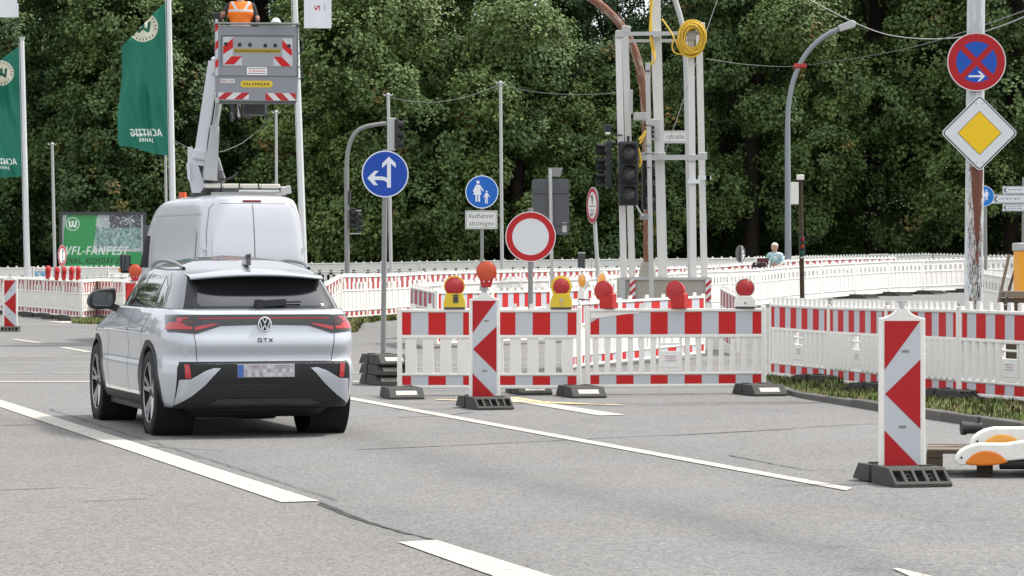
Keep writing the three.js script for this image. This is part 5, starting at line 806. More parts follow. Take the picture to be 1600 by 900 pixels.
{ // pallet with dismantled lamps on the road
  const [x, d] = gp(1536, 742), root = thing('wooden_pallet', 'weathered wooden pallet lying on the road beside the lone delineator', 'pallet', [x + 0.02, 0.004, -d - 0.2], -0.14); root.scale.y = 1.25;
  for (let i = 0; i < 5; i++) obj('deck_board', rbox(0.8, 0.022, 0.13, 0.004, 0.02, 0.133, -0.3 + i * 0.155), i % 2 ? M.wood : M.woodDark, root);
  for (const X of [-0.33, 0.02, 0.37]) { obj('bearer', rbox(0.11, 0.022, 0.78, 0.004, X, 0.111, 0), M.woodDark, root); for (const Z of [-0.3, 0, 0.32]) obj('block', rbox(0.11, 0.08, 0.13, 0.004, X, 0.06, Z), M.woodDark, root); obj('runner', rbox(0.1, 0.02, 0.78, 0.004, X, 0.01, 0), M.woodDark, root); }
  function lampArm(label, X, Y, Z, turn, L, m) {
    const t = thing('dismantled_lamp', label, 'warning lamp', [X, Y, Z], turn); const s = new THREE.Shape(); s.moveTo(0, 0.02); s.quadraticCurveTo(0.02, 0.10, 0.16, 0.125); s.lineTo(0.34, 0.125); s.lineTo(L, 0.15); s.lineTo(L, 0.045); s.lineTo(0.34, 0.03); s.quadraticCurveTo(0.2, 0.07, 0.06, 0.0); s.quadraticCurveTo(0.01, -0.01, 0, 0.02);
    obj('housing', ext(s, 0.12, 0.012), M.white, t); const l = obj('lens', ext((() => { const q = new THREE.Shape(); q.moveTo(0.07, 0.005); q.quadraticCurveTo(0.12, 0.075, 0.20, 0.078); q.quadraticCurveTo(0.29, 0.072, 0.33, 0.015); q.quadraticCurveTo(0.20, -0.012, 0.07, 0.005); return q; })(), 0.125, 0.014), m, t); obj('screw', cyl(0.008, 0.008, 0.01, 0.03, 0.04, 0.136, 8, Math.PI / 2), M.black, t); obj('battery_tube', T(new THREE.CylinderGeometry(0.045, 0.045, 0.26, 16), L * 0.86, 0.0, 0.06, 0, 0, Math.PI / 2), M.black, t); obj('bracket', [box(0.03, 0.11, 0.1, L, 0.08, 0.06), box(0.34, 0.075, 0.09, L + 0.19, 0.1, 0.06)], M.galv, t); return t;
  }
  lampArm('white dismantled lamp with amber lens lying in front on the pallet', PX(1492, d - 0.15), 0.10, -d + 0.18, -0.06, 0.5, M.lensOrange ??= mat(0.74, 0.20, 0.01, 0.3));
  lampArm('white dismantled lamp with yellow lens lying behind on the pallet', PX(1522, d), 0.195, -d - 0.15, -0.03, 0.62, M.lensYellow);
  const k = thing('rubber_socket', 'short black rubber socket lying on the pallet', 'socket', [PX(1530, d), 0.235, -d - 0.36], 0.1); obj('tube', [T(new THREE.CylinderGeometry(0.042, 0.042, 0.14, 16), 0, 0.075, 0, 0, 0, Math.PI / 2)], M.black, k); obj('collar', [T(new THREE.CylinderGeometry(0.05, 0.05, 0.035, 16), -0.06, 0.075, 0, 0, 0, Math.PI / 2), box(0.02, 0.05, 0.03, 0.05, 0.13, 0)], M.black, k);
  for (const [dx, dy, rz, l] of [[0.62, 0.10, 0.35, 'grey metal rail lying slanted on the pallet'], [0.66, 0.02, 0.12, 'grey metal rail with holes lying in front of the pallet']]) { const m = thing('metal_rail', l, 'metal rail', [PX(1490, d) + dx, dy, -d + 0.42], 0.05); m.rotation.z = rz; obj('profile', [box(0.5, 0.012, 0.06, 0.2, 0.056, 0), box(0.5, 0.05, 0.006, 0.2, 0.028, 0.028), box(0.5, 0.05, 0.006, 0.2, 0.028, -0.028)], M.galv, m); obj('hole', [cyl(0.008, 0.008, 0.003, 0.06, 0.028, 0.0325, 8, Math.PI / 2), cyl(0.008, 0.008, 0.003, 0.14, 0.028, 0.0325, 8, Math.PI / 2)], M.black, m); }
}
// ---------------------------------------------------------------- vehicles: shells lofted from rounded plan outlines
const table = tb => y => { // smooth interpolation through [y, value]
  if (y <= tb[0][0]) return tb[0][1]; const n = tb.length; if (y >= tb[n - 1][0]) return tb[n - 1][1];
  let i = 0; while (y > tb[i + 1][0]) i++; const s = k => { if (k <= 0 || k >= n - 1) { const j = k <= 0 ? 0 : n - 2; return (tb[j + 1][1] - tb[j][1]) / (tb[j + 1][0] - tb[j][0]); } const a = (tb[k][1] - tb[k - 1][1]) / (tb[k][0] - tb[k - 1][0]), b = (tb[k + 1][1] - tb[k][1]) / (tb[k + 1][0] - tb[k][0]); return a * b <= 0 ? 0 : 2 * a * b / (a + b); };
  const h = tb[i + 1][0] - tb[i][0], t = (y - tb[i][0]) / h, t2 = t * t, t3 = t2 * t; return (2 * t3 - 3 * t2 + 1) * tb[i][1] + (t3 - 2 * t2 + t) * h * s(i) + (-2 * t3 + 3 * t2) * tb[i + 1][1] + (t3 - t2) * h * s(i + 1);
};
class Shell {
  constructor(w, zr, zf, zc, nr, nf) { Object.assign(this, { w: table(w), zr: table(zr), zf: table(zf), zc, nr, nf }); }
  at(y, k, N) { // k of N points round the outline, spaced evenly along sides and corners
    const a = k / N * 2 * Math.PI, sx = Math.sin(a), cz = Math.cos(a), n = cz > 0 ? this.nr : this.nf, e = 2 / n, w = this.w(y), L = cz > 0 ? this.zr(y) - this.zc : this.zc - this.zf(y);
    const m = Math.pow(Math.pow(Math.abs(sx), n) + Math.pow(Math.abs(cz), n), -1 / n); return [w * sx * m, y, this.zc + L * cz * m];
  }
  loft(ys, N = 120) {
    const p = [], uv = [], idx = [];
    ys.forEach((y, j) => { for (let k = 0; k <= N; k++) { p.push(...this.at(y, k % N, N)); uv.push(k / N, y); } if (j) for (let k = 0; k < N; k++) { const a = (j - 1) * (N + 1) + k, b = a + N + 1; idx.push(a, a + 1, b, a + 1, b + 1, b); } });
    for (const [j, top] of [[0, false], [ys.length - 1, true]]) { const c = p.length / 3; p.push(0, ys[j], this.zc); uv.push(0, 0); const base = j * (N + 1); for (let k = 0; k < N; k++) top ? idx.push(c, base + k, base + k + 1) : idx.push(c, base + k + 1, base + k); }
    const g = new THREE.BufferGeometry(); g.setAttribute('position', new THREE.Float32BufferAttribute(p, 3)); g.setAttribute('uv', new THREE.Float32BufferAttribute(uv, 2)); g.setIndex(idx); g.computeVertexNormals(); return g;
  }
  rear(x, y) { const w = this.w(y), q = Math.min(0.9999, Math.abs(x / w)); return this.zc + (this.zr(y) - this.zc) * Math.pow(1 - Math.pow(q, this.nr), 1 / this.nr); }
  side(z, y) { const n = z > this.zc ? this.nr : this.nf, L = z > this.zc ? this.zr(y) - this.zc : this.zc - this.zf(y), q = Math.min(0.9999, Math.abs((z - this.zc) / L)); return this.w(y) * Math.pow(1 - Math.pow(q, n), 1 / n); }
  patch(shape, which, off, edge = 0.016, holes) { // a flat outline laid on the skin, off metres proud
    const s = Array.isArray(shape) ? poly(shape) : shape; if (holes) s.holes.push(...holes);
    let g = new THREE.ShapeGeometry(s, 20); g = new TessellateModifier(edge, 14).modify(g.toNonIndexed()); const P = g.attributes.position;
    for (let i = 0; i < P.count; i++) { const a = P.getX(i), b = P.getY(i); if (which === 'rear') P.setXYZ(i, a, b, this.rear(a, b) + off); else { const sg = which === 'left' ? -1 : 1; P.setXYZ(i, sg * (this.side(a, b) + off), b, a); } }
    g.computeVertexNormals(); return clean(g);
  }
}
const mir = p => p.map(([x, y]) => [-x, y]).reverse();
{ // ------------------------------------------------------------ the silver car
  const DR = 27.9, phi = 0.292, car = thing('car', 'silver electric crossover car seen from behind on the open lane', 'car', [PX(383, DR), 0, -DR], phi); car.scale.x = 0.945;
  M.silver = new THREE.MeshPhysicalMaterial({ color: C(0.50, 0.53, 0.575), metalness: 0.3, roughness: 0.34, clearcoat: 1, clearcoatRoughness: 0.03, side: THREE.DoubleSide });
  M.roofGrey = new THREE.MeshPhysicalMaterial({ color: C(0.16, 0.17, 0.18), metalness: 0.35, roughness: 0.3, clearcoat: 1, clearcoatRoughness: 0.03, side: THREE.DoubleSide });
  M.roofBlack = new THREE.MeshPhysicalMaterial({ color: C(0.02, 0.021, 0.023), roughness: 0.25, clearcoat: 1, clearcoatRoughness: 0.03, side: THREE.DoubleSide });
  M.glassDark = new THREE.MeshPhysicalMaterial({ color: C(0.006, 0.007, 0.008), roughness: 0.03, ior: 1.55, clearcoat: 1, clearcoatRoughness: 0.0, side: THREE.DoubleSide });
  M.cladding = mat(0.009, 0.0095, 0.011, 0.55); M.tyre = mat(0.016, 0.016, 0.016, 0.85); M.lightRed = new THREE.MeshPhysicalMaterial({ color: C(0.44, 0.010, 0.016), roughness: 0.25, clearcoat: 1, clearcoatRoughness: 0.05, side: THREE.DoubleSide }); M.lightDark = new THREE.MeshPhysicalMaterial({ color: C(0.05, 0.01, 0.012), roughness: 0.15, clearcoat: 1, clearcoatRoughness: 0.03, side: THREE.DoubleSide }); M.alloy = mat(0.42, 0.43, 0.44, 0.3, { metalness: 0.8 }); M.liner = mat(0.008, 0.008, 0.008, 0.95);
  const low = new Shell(
    [[0.17, 0.78], [0.24, 0.85], [0.32, 0.885], [0.44, 0.905], [0.54, 0.915], [0.66, 0.906], [0.76, 0.902], [0.85, 0.912], [0.90, 0.908], [0.97, 0.885], [1.03, 0.86], [1.09, 0.825]],
    [[0.17, 0.58], [0.24, 0.73], [0.30, 0.785], [0.42, 0.825], [0.55, 0.845], [0.63, 0.84], [0.66, 0.805], [0.70, 0.80], [0.785, 0.828], [0.81, 0.826], [0.90, 0.795], [1.0, 0.775], [1.05, 0.76], [1.075, 0.735], [1.09, 0.70]],
    [[0.17, -3.35], [0.3, -3.62], [0.5, -3.72], [0.7, -3.73], [0.82, -3.64], [0.9, -3.42], [0.96, -3.12], [1.02, -2.75], [1.06, -2.55], [1.09, -2.45]], -1.45, 9, 4.6);
  const top = new Shell(
    [[1.08, 0.81], [1.15, 0.785], [1.25, 0.745], [1.33, 0.705], [1.40, 0.655], [1.44, 0.60], [1.475, 0.52], [1.505, 0.42], [1.53, 0.28], [1.545, 0.12], [1.55, 0.01]],
    [[1.08, 0.705], [1.12, 0.68], [1.25, 0.545], [1.38, 0.39], [1.42, 0.30], [1.46, 0.10], [1.50, -0.20], [1.53, -0.6], [1.545, -0.85], [1.55, -0.98]],
    [[1.08, -2.5], [1.15, -2.35], [1.3, -1.98], [1.4, -1.72], [1.46, -1.5], [1.5, -1.33], [1.53, -1.15], [1.545, -1.05], [1.55, -1.0]], -0.98, 7, 4);
  const ysL = []; for (let y = 0.255; y < 1.0901; y += 0.0139166) ysL.push(y);
  const wheelY = 0.365, WB = 2.77, ev = new Evaluator(); ev.useGroups = false;
  let body = new Brush(low.loft(ysL, 180), M.silver); body.updateMatrixWorld();
  for (const z of [0, -WB]) for (const s of [-1, 1]) { const c = new Brush(new THREE.CylinderGeometry(0.405, 0.405, 0.5, 48).rotateZ(Math.PI / 2)); c.position.set(s * 0.86, wheelY, z); c.updateMatrixWorld(); body = ev.evaluate(body, c, SUBTRACTION); body.updateMatrixWorld(); }
  obj('body', body.geometry, M.silver, car);
  for (const z of [0, -WB]) for (const s of [-1, 1]) obj('wheel_arch_liner', T(new THREE.CylinderGeometry(0.402, 0.402, 0.36, 40, 1, true), s * 0.715, wheelY, z, 0, 0, Math.PI / 2).toNonIndexed(), M.liner, car);
  obj('underbody', [low.loft([0.17, 0.19, 0.21, 0.23, 0.25], 120).scale(0.80, 1, 0.97), box(1.2, 0.2, 3.6, 0, 0.30, -1.4), T(low.loft([0.17, 0.2, 0.23, 0.2549], 120).scale(0.98, 1, 0.62), 0, 0, -0.55)], M.cladding, car);
  const ysT = []; for (let y = 1.08; y < 1.40; y += 0.02) ysT.push(y); for (let y = 1.40; y < 1.5499; y += 0.006) ysT.push(y); ysT.push(1.5499);
  obj('cabin', top.loft(ysT, 180), M.roofGrey, car);
  // rear end
  obj('bumper_cladding', low.patch([[-0.80, 0.2555], [0.80, 0.2555], [0.79, 0.60], [0.77, 0.652], [-0.77, 0.652], [-0.79, 0.60]], 'rear', 0.004), M.cladding, car);
  for (const m of [p => p, mir]) {
    obj('bumper_wing', low.patch(m([[0.80, 0.275], [0.775, 0.50], [0.68, 0.505], [0.55, 0.575], [0.47, 0.60], [0.41, 0.595], [0.46, 0.55], [0.55, 0.455], [0.66, 0.365]].reverse()), 'rear', 0.011), M.silver, car);
    obj('reflector', low.patch(m([[0.675, 0.515], [0.725, 0.512], [0.735, 0.632], [0.69, 0.63]]), 'rear', 0.012), M.lightRed, car);
    obj('hatch_seam', low.patch(m([[0.612, 0.655], [0.618, 0.655], [0.646, 0.885], [0.640, 0.885]]), 'rear', 0.002), M.black, car);
  }
  obj('diffuser', low.patch([[-0.52, 0.29], [-0.42, 0.335], [0.42, 0.335], [0.52, 0.29], [0.40, 0.272], [-0.40, 0.272]], 'rear', 0.010), M.blackGloss, car);
  obj('bumper_edge', low.patch([[-0.62, 0.452], [0.62, 0.452], [0.62, 0.459], [-0.62, 0.459]], 'rear', 0.009), M.blackGloss, car);
  const band = obj('light_band', low.patch([[-0.775, 1.048], [-0.79, 0.90], [-0.62, 0.887], [-0.40, 0.952], [0, 0.962], [0.40, 0.952], [0.62, 0.887], [0.79, 0.90], [0.775, 1.048]], 'rear', 0.005), M.blackGloss, car);
  obj('red_line', low.patch([[-0.60, 1.012], [0.60, 1.012], [0.60, 1.021], [-0.60, 1.021]], 'rear', 0.009), M.lineRed ??= mat(0.40, 0.02, 0.03, 0.3), band);
  for (const m of [p => p, mir]) {
    const sd = m === mir ? 'left' : 'right';
    const tl = obj('tail_light', low.patch([[0.42, 1.046], [0.725, 1.046], [0.735, 0.902], [0.62, 0.90]].reverse(), sd, 0.005), M.blackGloss, car);
    obj('red_lens', low.patch(m([[0.660, 0.925], [0.785, 0.925], [0.775, 0.985], [0.735, 0.975], [0.70, 0.952], [0.655, 0.95]]), 'rear', 0.010), M.lightRed, tl);
    obj('red_lens', low.patch(m([[0.42, 0.975], [0.46, 0.958], [0.63, 0.915], [0.635, 0.945], [0.50, 0.968]]), 'rear', 0.010), M.lightRed, tl);
    obj('red_lens', low.patch(m([[0.735, 0.985], [0.778, 0.985], [0.775, 1.022], [0.69, 1.028], [0.69, 1.016], [0.735, 1.008]]), 'rear', 0.010), M.lightRed, tl);
    obj('dark_lens', low.patch(m([[0.645, 0.965], [0.73, 0.965], [0.73, 1.008], [0.645, 1.012]]), 'rear', 0.009), M.lightDark, tl);
    obj('red_lens', low.patch([[0.55, 0.925], [0.715, 0.925], [0.712, 0.985], [0.60, 0.985]].reverse(), sd, 0.010), M.lightRed, tl);
  }
  obj('rear_window_surround', top.patch([[-0.70, 1.098], [0.70, 1.098], [0.60, 1.385], [-0.60, 1.385]], 'rear', 0.003), M.cladding, car);
  obj('rear_window', top.patch([[-0.56, 1.115], [0.56, 1.115], [0.585, 1.15], [0.515, 1.365], [-0.515, 1.365], [-0.585, 1.15]], 'rear', 0.007), M.glassDark, car);
  { // roof spoiler: overhanging lip above the glass
    const N = 40, p = [], idx = []; for (let i = 0; i <= N; i++) { const x = lerp(-0.615, 0.615, i / N), c = 1 - Math.abs(x / 0.615) ** 5, crown = 0.05 * (1 - (x / 0.615) ** 2); const prof = [[0.10, 1.395 + crown], [0.44 + 0.10 * c, 1.372 + crown * 0.75], [0.495 + 0.10 * c, 1.352 + crown * 0.7], [0.48 + 0.10 * c, 1.336 + crown * 0.65], [0.34, 1.345 + crown * 0.6]]; for (const [z, y] of prof) p.push(x, y, z); if (i) for (let k = 0; k < 4; k++) { const a = (i - 1) * 5 + k; idx.push(a, a + 1, a + 5, a + 1, a + 6, a + 5); } }
    const g = new THREE.BufferGeometry(); g.setAttribute('position', new THREE.Float32BufferAttribute(p, 3)); g.setIndex(idx); g.computeVertexNormals(); const s = obj('roof_spoiler', clean(g), M.roofSpoiler = new THREE.MeshPhysicalMaterial({ color: C(0.36, 0.38, 0.41), metalness: 0.35, roughness: 0.3, clearcoat: 1, clearcoatRoughness: 0.03, side: THREE.DoubleSide }), car); obj('brake_light', box(0.30, 0.012, 0.02, 0, 1.384, 0.455), M.lightDark, s);
  }
  obj('license_plate', rbox(0.52, 0.112, 0.01, 0.004, 0, 0.573, low.rear(0, 0.573) + 0.012), mat(0.42, 0.41, 0.42, 0.5), car); obj('plate_print', plate(0.455, 0.1, 0, 0.022, 0.573, low.rear(0, 0.573) + 0.0188), printed(260, 60, (c, W, H) => { for (let i = 0; i < 13; i++) for (let j = 0; j < 3; j++) { const g = 150 + rnd() * 50; c.fillStyle = `rgb(${g},${g - 4},${g + 2})`; c.fillRect(i * 20, j * 20, 20, 20); } }), car);
  obj('plate_band', plate(0.05, 0.106, 0, -0.233, 0.573, low.rear(0, 0.573) + 0.0185), mat(0.05, 0.13, 0.42, 0.5), car);
  obj('plate_recess', low.patch([[-0.30, 0.512], [0.30, 0.512], [0.30, 0.648], [-0.30, 0.648]], 'rear', 0.006), M.black, car);
  { // round emblem and letters
    const z = low.rear(0, 0.965) + 0.012, e = obj('emblem', [cyl(0.062, 0.062, 0.012, 0, 0.965, z, 36, Math.PI / 2)], M.black, car); e.rotation.x = 0; const st = (a, b) => bar(V(a[0], 0.965 + a[1], z + 0.009), V(b[0], 0.965 + b[1], z + 0.009), 0.0055, 6);
    obj('emblem_mark', [new THREE.TorusGeometry(0.058, 0.006, 8, 40).translate(0, 0.965, z + 0.008), st([-0.022, 0.05], [0, 0.006]), st([0.022, 0.05], [0, 0.006]), st([-0.046, 0.03], [-0.021, -0.046]), st([-0.021, -0.046], [0, -0.006]), st([0.046, 0.03], [0.021, -0.046]), st([0.021, -0.046], [0, -0.006])], M.signWhite, e);
    const lt = [], gz = low.rear(0, 0.832) + 0.006, B = (x0, y0, x1, y1) => lt.push(beam(V(x0, y0, gz), V(x1, y1, gz), 0.006, 0.006)); const y0 = 0.818, y1 = 0.846;
    B(-0.062, y0, -0.032, y0); B(-0.066, y0, -0.066, y1); B(-0.066, y1, -0.032, y1); B(-0.032, y0, -0.032, 0.832); B(-0.045, 0.832, -0.032, 0.832); B(-0.018, y1, 0.018, y1); B(0, y0, 0, y1); B(0.034, y0, 0.066, y1); B(0.034, y1, 0.066, y0); obj('lettering', lt, M.black, car);
    const wz = top.rear(0.1, 1.135) + 0.03; obj('wiper', [beam(V(-0.05, 1.135, wz), V(0.22, 1.15, wz - 0.01), 0.055, 0.03), beam(V(0.2, 1.15, wz - 0.01), V(0.36, 1.152, wz - 0.012), 0.014, 0.014), box(0.07, 0.075, 0.04, -0.03, 1.135, wz - 0.01)], M.black, car);
  }
  // flanks
  for (const sd of ['left', 'right']) {
    const s = sd === 'left' ? -1 : 1;
    obj('window_trim', top.patch([[-2.28, 1.098], [-0.1, 1.10], [0.20, 1.145], [0.10, 1.30], [-0.15, 1.405], [-0.8, 1.425], [-1.52, 1.41], [-1.9, 1.30]], sd, 0.003), M.roofBlack, car);
    for (const pg of [[[-2.12, 1.118], [-1.02, 1.118], [-1.02, 1.398], [-1.50, 1.386], [-1.82, 1.292]], [[-0.95, 1.118], [-0.20, 1.125], [-0.24, 1.375], [-0.55, 1.396], [-0.95, 1.400]], [[-0.13, 1.130], [0.14, 1.160], [0.06, 1.275], [-0.17, 1.36]]]) obj('side_window', top.patch(pg, sd, 0.007), M.glassDark, car);
    const arch = (z, a0, a1) => { const sh = new THREE.Shape(); sh.absarc(z, wheelY, 0.455, a0, a1, false); sh.absarc(z, wheelY, 0.400, a1, a0, true); sh.closePath(); return sh; };
    for (const z of [0, -WB]) obj('arch_cladding', low.patch(arch(z, -0.22, Math.PI + 0.22), sd, 0.007, 0.03), M.cladding, car);
    obj('sill', [low.patch([[-2.38, 0.257], [-0.39, 0.257], [-0.39, 0.325], [-2.38, 0.325]], sd, 0.008), box(0.05, 0.09, 1.98, s * 0.80, 0.235, -1.385)], M.cladding, car);
    for (const pg of [[[-0.985, 0.34], [-0.977, 0.34], [-0.977, 1.088], [-0.985, 1.088]], [[-2.06, 0.34], [-2.052, 0.34], [-2.052, 1.088], [-2.06, 1.088]], [[-0.42, 0.60], [-0.413, 0.60], [-0.17, 1.088], [-0.177, 1.088]]]) obj('door_seam', low.patch(pg, sd, 0.002), M.black, car);
    for (const z of [-1.12, -0.35]) obj('door_handle', rbox(0.02, 0.03, 0.17, 0.008, s * (low.side(z, 0.90) + 0.008), 0.905, z), M.silver, car);
    const mr = obj('mirror', [T(ext((() => { const q = new THREE.Shape(); q.moveTo(-0.115, -0.02); q.quadraticCurveTo(-0.12, 0.07, 0.0, 0.085); q.lineTo(0.115, 0.095); q.quadraticCurveTo(0.135, 0.02, 0.09, -0.065); q.lineTo(-0.05, -0.07); q.quadraticCurveTo(-0.11, -0.06, -0.115, -0.02); return q; })(), 0.12, 0.015), s * 0.99, 1.14, -2.03), beam(V(s * 0.83, 1.06, -1.94), V(s * 0.95, 1.10, -1.95), 0.06, 0.08)], M.cladding, car); if (s > 0) mr.children;
    obj('mirror_glass', T(new THREE.ShapeGeometry(rrect(-0.10, -0.055, 0.2, 0.13, 0.04)), s * 0.99, 1.14, -1.893), M.mirrorGlass ??= new THREE.MeshPhysicalMaterial({ color: C(0.12, 0.13, 0.13), metalness: 0.9, roughness: 0.06, side: THREE.DoubleSide }), mr);
    obj('roof_rail', [tube([V(s * 0.585, 1.435, 0.06), V(s * 0.60, 1.468, -0.10), V(s * 0.605, 1.495, -0.45), V(s * 0.60, 1.503, -0.9), V(s * 0.585, 1.482, -1.3), V(s * 0.575, 1.45, -1.5)], 0.017, 40, 10)], M.railGrey ??= new THREE.MeshPhysicalMaterial({ color: C(0.22, 0.23, 0.24), metalness: 0.6, roughness: 0.3 }), car);
  }
  obj('antenna', T(ext((() => { const q = new THREE.Shape(); q.moveTo(0, 0); q.lineTo(0.19, 0); q.quadraticCurveTo(0.17, 0.06, 0.185, 0.075); q.quadraticCurveTo(0.12, 0.07, 0, 0); return q; })(), 0.012, 0.018), 0.0, 1.475, -0.02, 0, -Math.PI / 2, 0), M.roofBlack, car);
  obj('roof_panel', top.patch([[0, 0], [0, 0], [0, 0]].length ? [[-0.25, 1.11], [0.25, 1.11], [0.25, 1.111], [-0.25, 1.111]] : [], 'rear', 0.001), M.roofBlack, car);
  // wheels
  for (const z of [0, -WB]) for (const s of [-1, 1]) {
    const w = new THREE.Group(); w.name = 'wheel'; car.add(w); w.position.set(s * 0.805, wheelY, z); w.scale.z = 0.82; w.rotation.y = s < 0 ? -Math.PI / 2 : Math.PI / 2; w.rotation.order = 'YXZ';
    const R = 0.365; obj('tyre', lathe([[0.262, -0.12], [0.30, -0.128], [0.338, -0.12], [0.358, -0.10], [R, -0.06], [R, -0.021], [R - 0.008, -0.017], [R - 0.008, -0.013], [R, -0.009], [R, 0.03], [R - 0.008, 0.034], [R - 0.008, 0.038], [R, 0.042], [R, 0.07], [0.358, 0.10], [0.338, 0.12], [0.30, 0.128], [0.262, 0.118], [0.25, 0.10], [0.25, -0.11]], 56).rotateX(Math.PI / 2), M.tyre, w);
    obj('rim', [lathe([[0.262, 0.112], [0.255, 0.105], [0.245, 0.02], [0.24, -0.1]], 44).rotateX(Math.PI / 2), new THREE.CircleGeometry(0.24, 40).translate(0, 0, 0.0)], M.black, w);
    const sp = []; for (let k = 0; k < 5; k++) for (const d of [-0.19, 0.19]) { const a = k / 5 * 6.283 + 0.3; sp.push(beam(V(Math.cos(a) * 0.05, Math.sin(a) * 0.05, 0.075), V(Math.cos(a + d) * 0.252, Math.sin(a + d) * 0.252, 0.10), 0.034, 0.022)); } sp.push(cyl(0.06, 0.065, 0.03, 0, 0, 0.075, 20, Math.PI / 2), new THREE.TorusGeometry(0.257, 0.008, 6, 44).translate(0, 0, 0.108)); obj('spokes', sp, M.alloy, w); obj('brake_disc', cyl(0.165, 0.165, 0.02, 0, 0, 0.015, 30, Math.PI / 2), M.galvDark, w); obj('hub_cap', cyl(0.03, 0.03, 0.01, 0, 0, 0.094, 16, Math.PI / 2), M.black, w);
  }
}
{ // ------------------------------------------------------------ white van with lift
  const D0 = 57.6, van = thing('lift_van', 'white panel van with a raised lift platform standing beyond the car', 'van', [PX(398, D0), 0, -D0], 0.36);
  M.vanWhite = new THREE.MeshPhysicalMaterial({ color: C(0.60, 0.615, 0.65), roughness: 0.3, clearcoat: 0.7, clearcoatRoughness: 0.1, side: THREE.DoubleSide });
  const sh = new Shell([[0.35, 0.93], [0.5, 0.985], [0.9, 1.0], [1.4, 1.0], [1.9, 0.975], [2.3, 0.935], [2.5, 0.895], [2.60, 0.85], [2.66, 0.76], [2.70, 0.56], [2.72, 0.25], [2.724, 0.02]], [[0.35, -0.06], [0.5, 0.0], [1.5, 0.0], [2.0, -0.05], [2.4, -0.12], [2.58, -0.19], [2.66, -0.35], [2.70, -0.8], [2.72, -1.6], [2.724, -1.9]], [[0.35, -5.75], [0.7, -5.9], [1.0, -5.85], [1.25, -5.65], [1.38, -5.4], [1.8, -5.1], [2.2, -4.7], [2.45, -4.35], [2.6, -3.8], [2.68, -3.0], [2.72, -2.3], [2.724, -2.05]], -2.0, 14, 5);
  const ys = []; for (let y = 0.35; y < 2.5; y += 0.05) ys.push(y); for (let y = 2.5; y < 2.7239; y += 0.012) ys.push(y); ys.push(2.7239);
  obj('body', sh.loft(ys, 160), M.vanWhite, van);
  const seam = M.seam ??= mat(0.22, 0.22, 0.24, 0.7), strip = (pts, which, w, m = seam) => { for (let i = 0; i < pts.length - 1; i++) { const [a, b] = [pts[i], pts[i + 1]], L = Math.hypot(b[0] - a[0], b[1] - a[1]), nx = -(b[1] - a[1]) / L * w / 2, ny = (b[0] - a[0]) / L * w / 2; obj('door_seam', sh.patch([[a[0] - nx, a[1] - ny], [b[0] - nx, b[1] - ny], [b[0] + nx, b[1] + ny], [a[0] + nx, a[1] + ny]], which, 0.003, 0.05), m, van); } };
  const thin = M.vanCrease ??= mat(0.40, 0.41, 0.44, 0.5);
  for (const m of [p => p, mir]) { // rear doors: raised panels leave a groove between and around them
    obj('rear_door', sh.patch(m([[0.012, 0.55], [0.89, 0.55], [0.89, 1.5], [0.865, 2.05], [0.80, 2.44], [0.70, 2.53], [0.012, 2.535]]), 'rear', 0.012, 0.05), M.vanWhite, van);
    obj('door_panel', sh.patch(m([[0.012, 1.05], [0.80, 1.05], [0.80, 1.5], [0.765, 2.0], [0.70, 2.12], [0.012, 2.135]]), 'rear', 0.020, 0.05), M.vanWhite, van);
    obj('door_hinge', [1.0, 1.72].map(y => box(0.1, 0.05, 0.05, m === mir ? -0.92 : 0.92, y, sh.rear(0.92, y) + 0.02)), M.vanWhite, van);
    obj('tail_light', sh.patch(m([[0.90, 0.8], [0.95, 0.8], [0.95, 1.35], [0.90, 1.35]]), 'rear', 0.012, 0.04), M.lightRed, van);
  }
  strip([[-0.006, 0.55], [-0.006, 2.535]], 'rear', 0.012); strip([[-0.62, 2.54], [0.62, 2.54]], 'rear', 0.010); for (const m of [p => p, mir]) strip(m([[0.898, 0.55], [0.898, 1.5], [0.873, 2.05], [0.808, 2.45], [0.71, 2.54]]), 'rear', 0.010);
  strip([[-0.80, 2.35], [0.80, 2.35]], 'rear', 0.008, thin);
  obj('brake_light', box(0.34, 0.035, 0.03, -0.0, 2.585, sh.rear(0, 2.585) + 0.01), M.lightRedDark ??= mat(0.28, 0.02, 0.025, 0.3), van);
  obj('bumper', rbox(1.9, 0.2, 0.16, 0.04, 0, 0.45, 0.02), M.cladding, van); obj('door_handle', [rbox(0.05, 0.2, 0.04, 0.01, 0.09, 1.15, 0.03), rbox(0.4, 0.05, 0.04, 0.01, 0, 0.9, 0.03)], M.cladding, van);
  for (const sd of ['left', 'right']) {
    const s = sd === 'left' ? -1 : 1;
    obj('side_panel', sh.patch([[-3.3, 1.0], [-0.4, 1.0], [-0.4, 1.98], [-0.5, 2.06], [-3.3, 2.06]], sd, 0.012, 0.08), M.vanWhite, van); obj('roof_crease', sh.patch([[-3.6, 2.34], [-0.25, 2.34], [-0.25, 2.355], [-3.6, 2.355]], sd, 0.006, 0.08), thin, van);
    obj('side_window', sh.patch([[-5.0, 1.38], [-3.85, 1.38], [-3.85, 1.98], [-4.6, 2.0]], sd, 0.008, 0.06), M.openWindow ??= mat(0.008, 0.008, 0.009, 0.95), van); strip([[-3.62, 0.5], [-3.62, 2.15]], sd, 0.012); strip([[-2.3, 0.5], [-2.3, 2.15]], sd, 0.012);
    const mr = obj('mirror', [rbox(0.20, 0.36, 0.11, 0.04, s * 1.27, 1.45, -4.55), beam(V(s * 0.98, 1.4, -4.5), V(s * 1.2, 1.42, -4.5), 0.05, 0.05)], M.cladding, van); obj('mirror_glass', plate(0.15, 0.29, 0, s * 1.27, 1.46, -4.49), M.mirrorGlass, mr); obj('indicator', box(0.03, 0.09, 0.05, s * 1.38, 1.33, -4.55), M.lensYellow, mr);
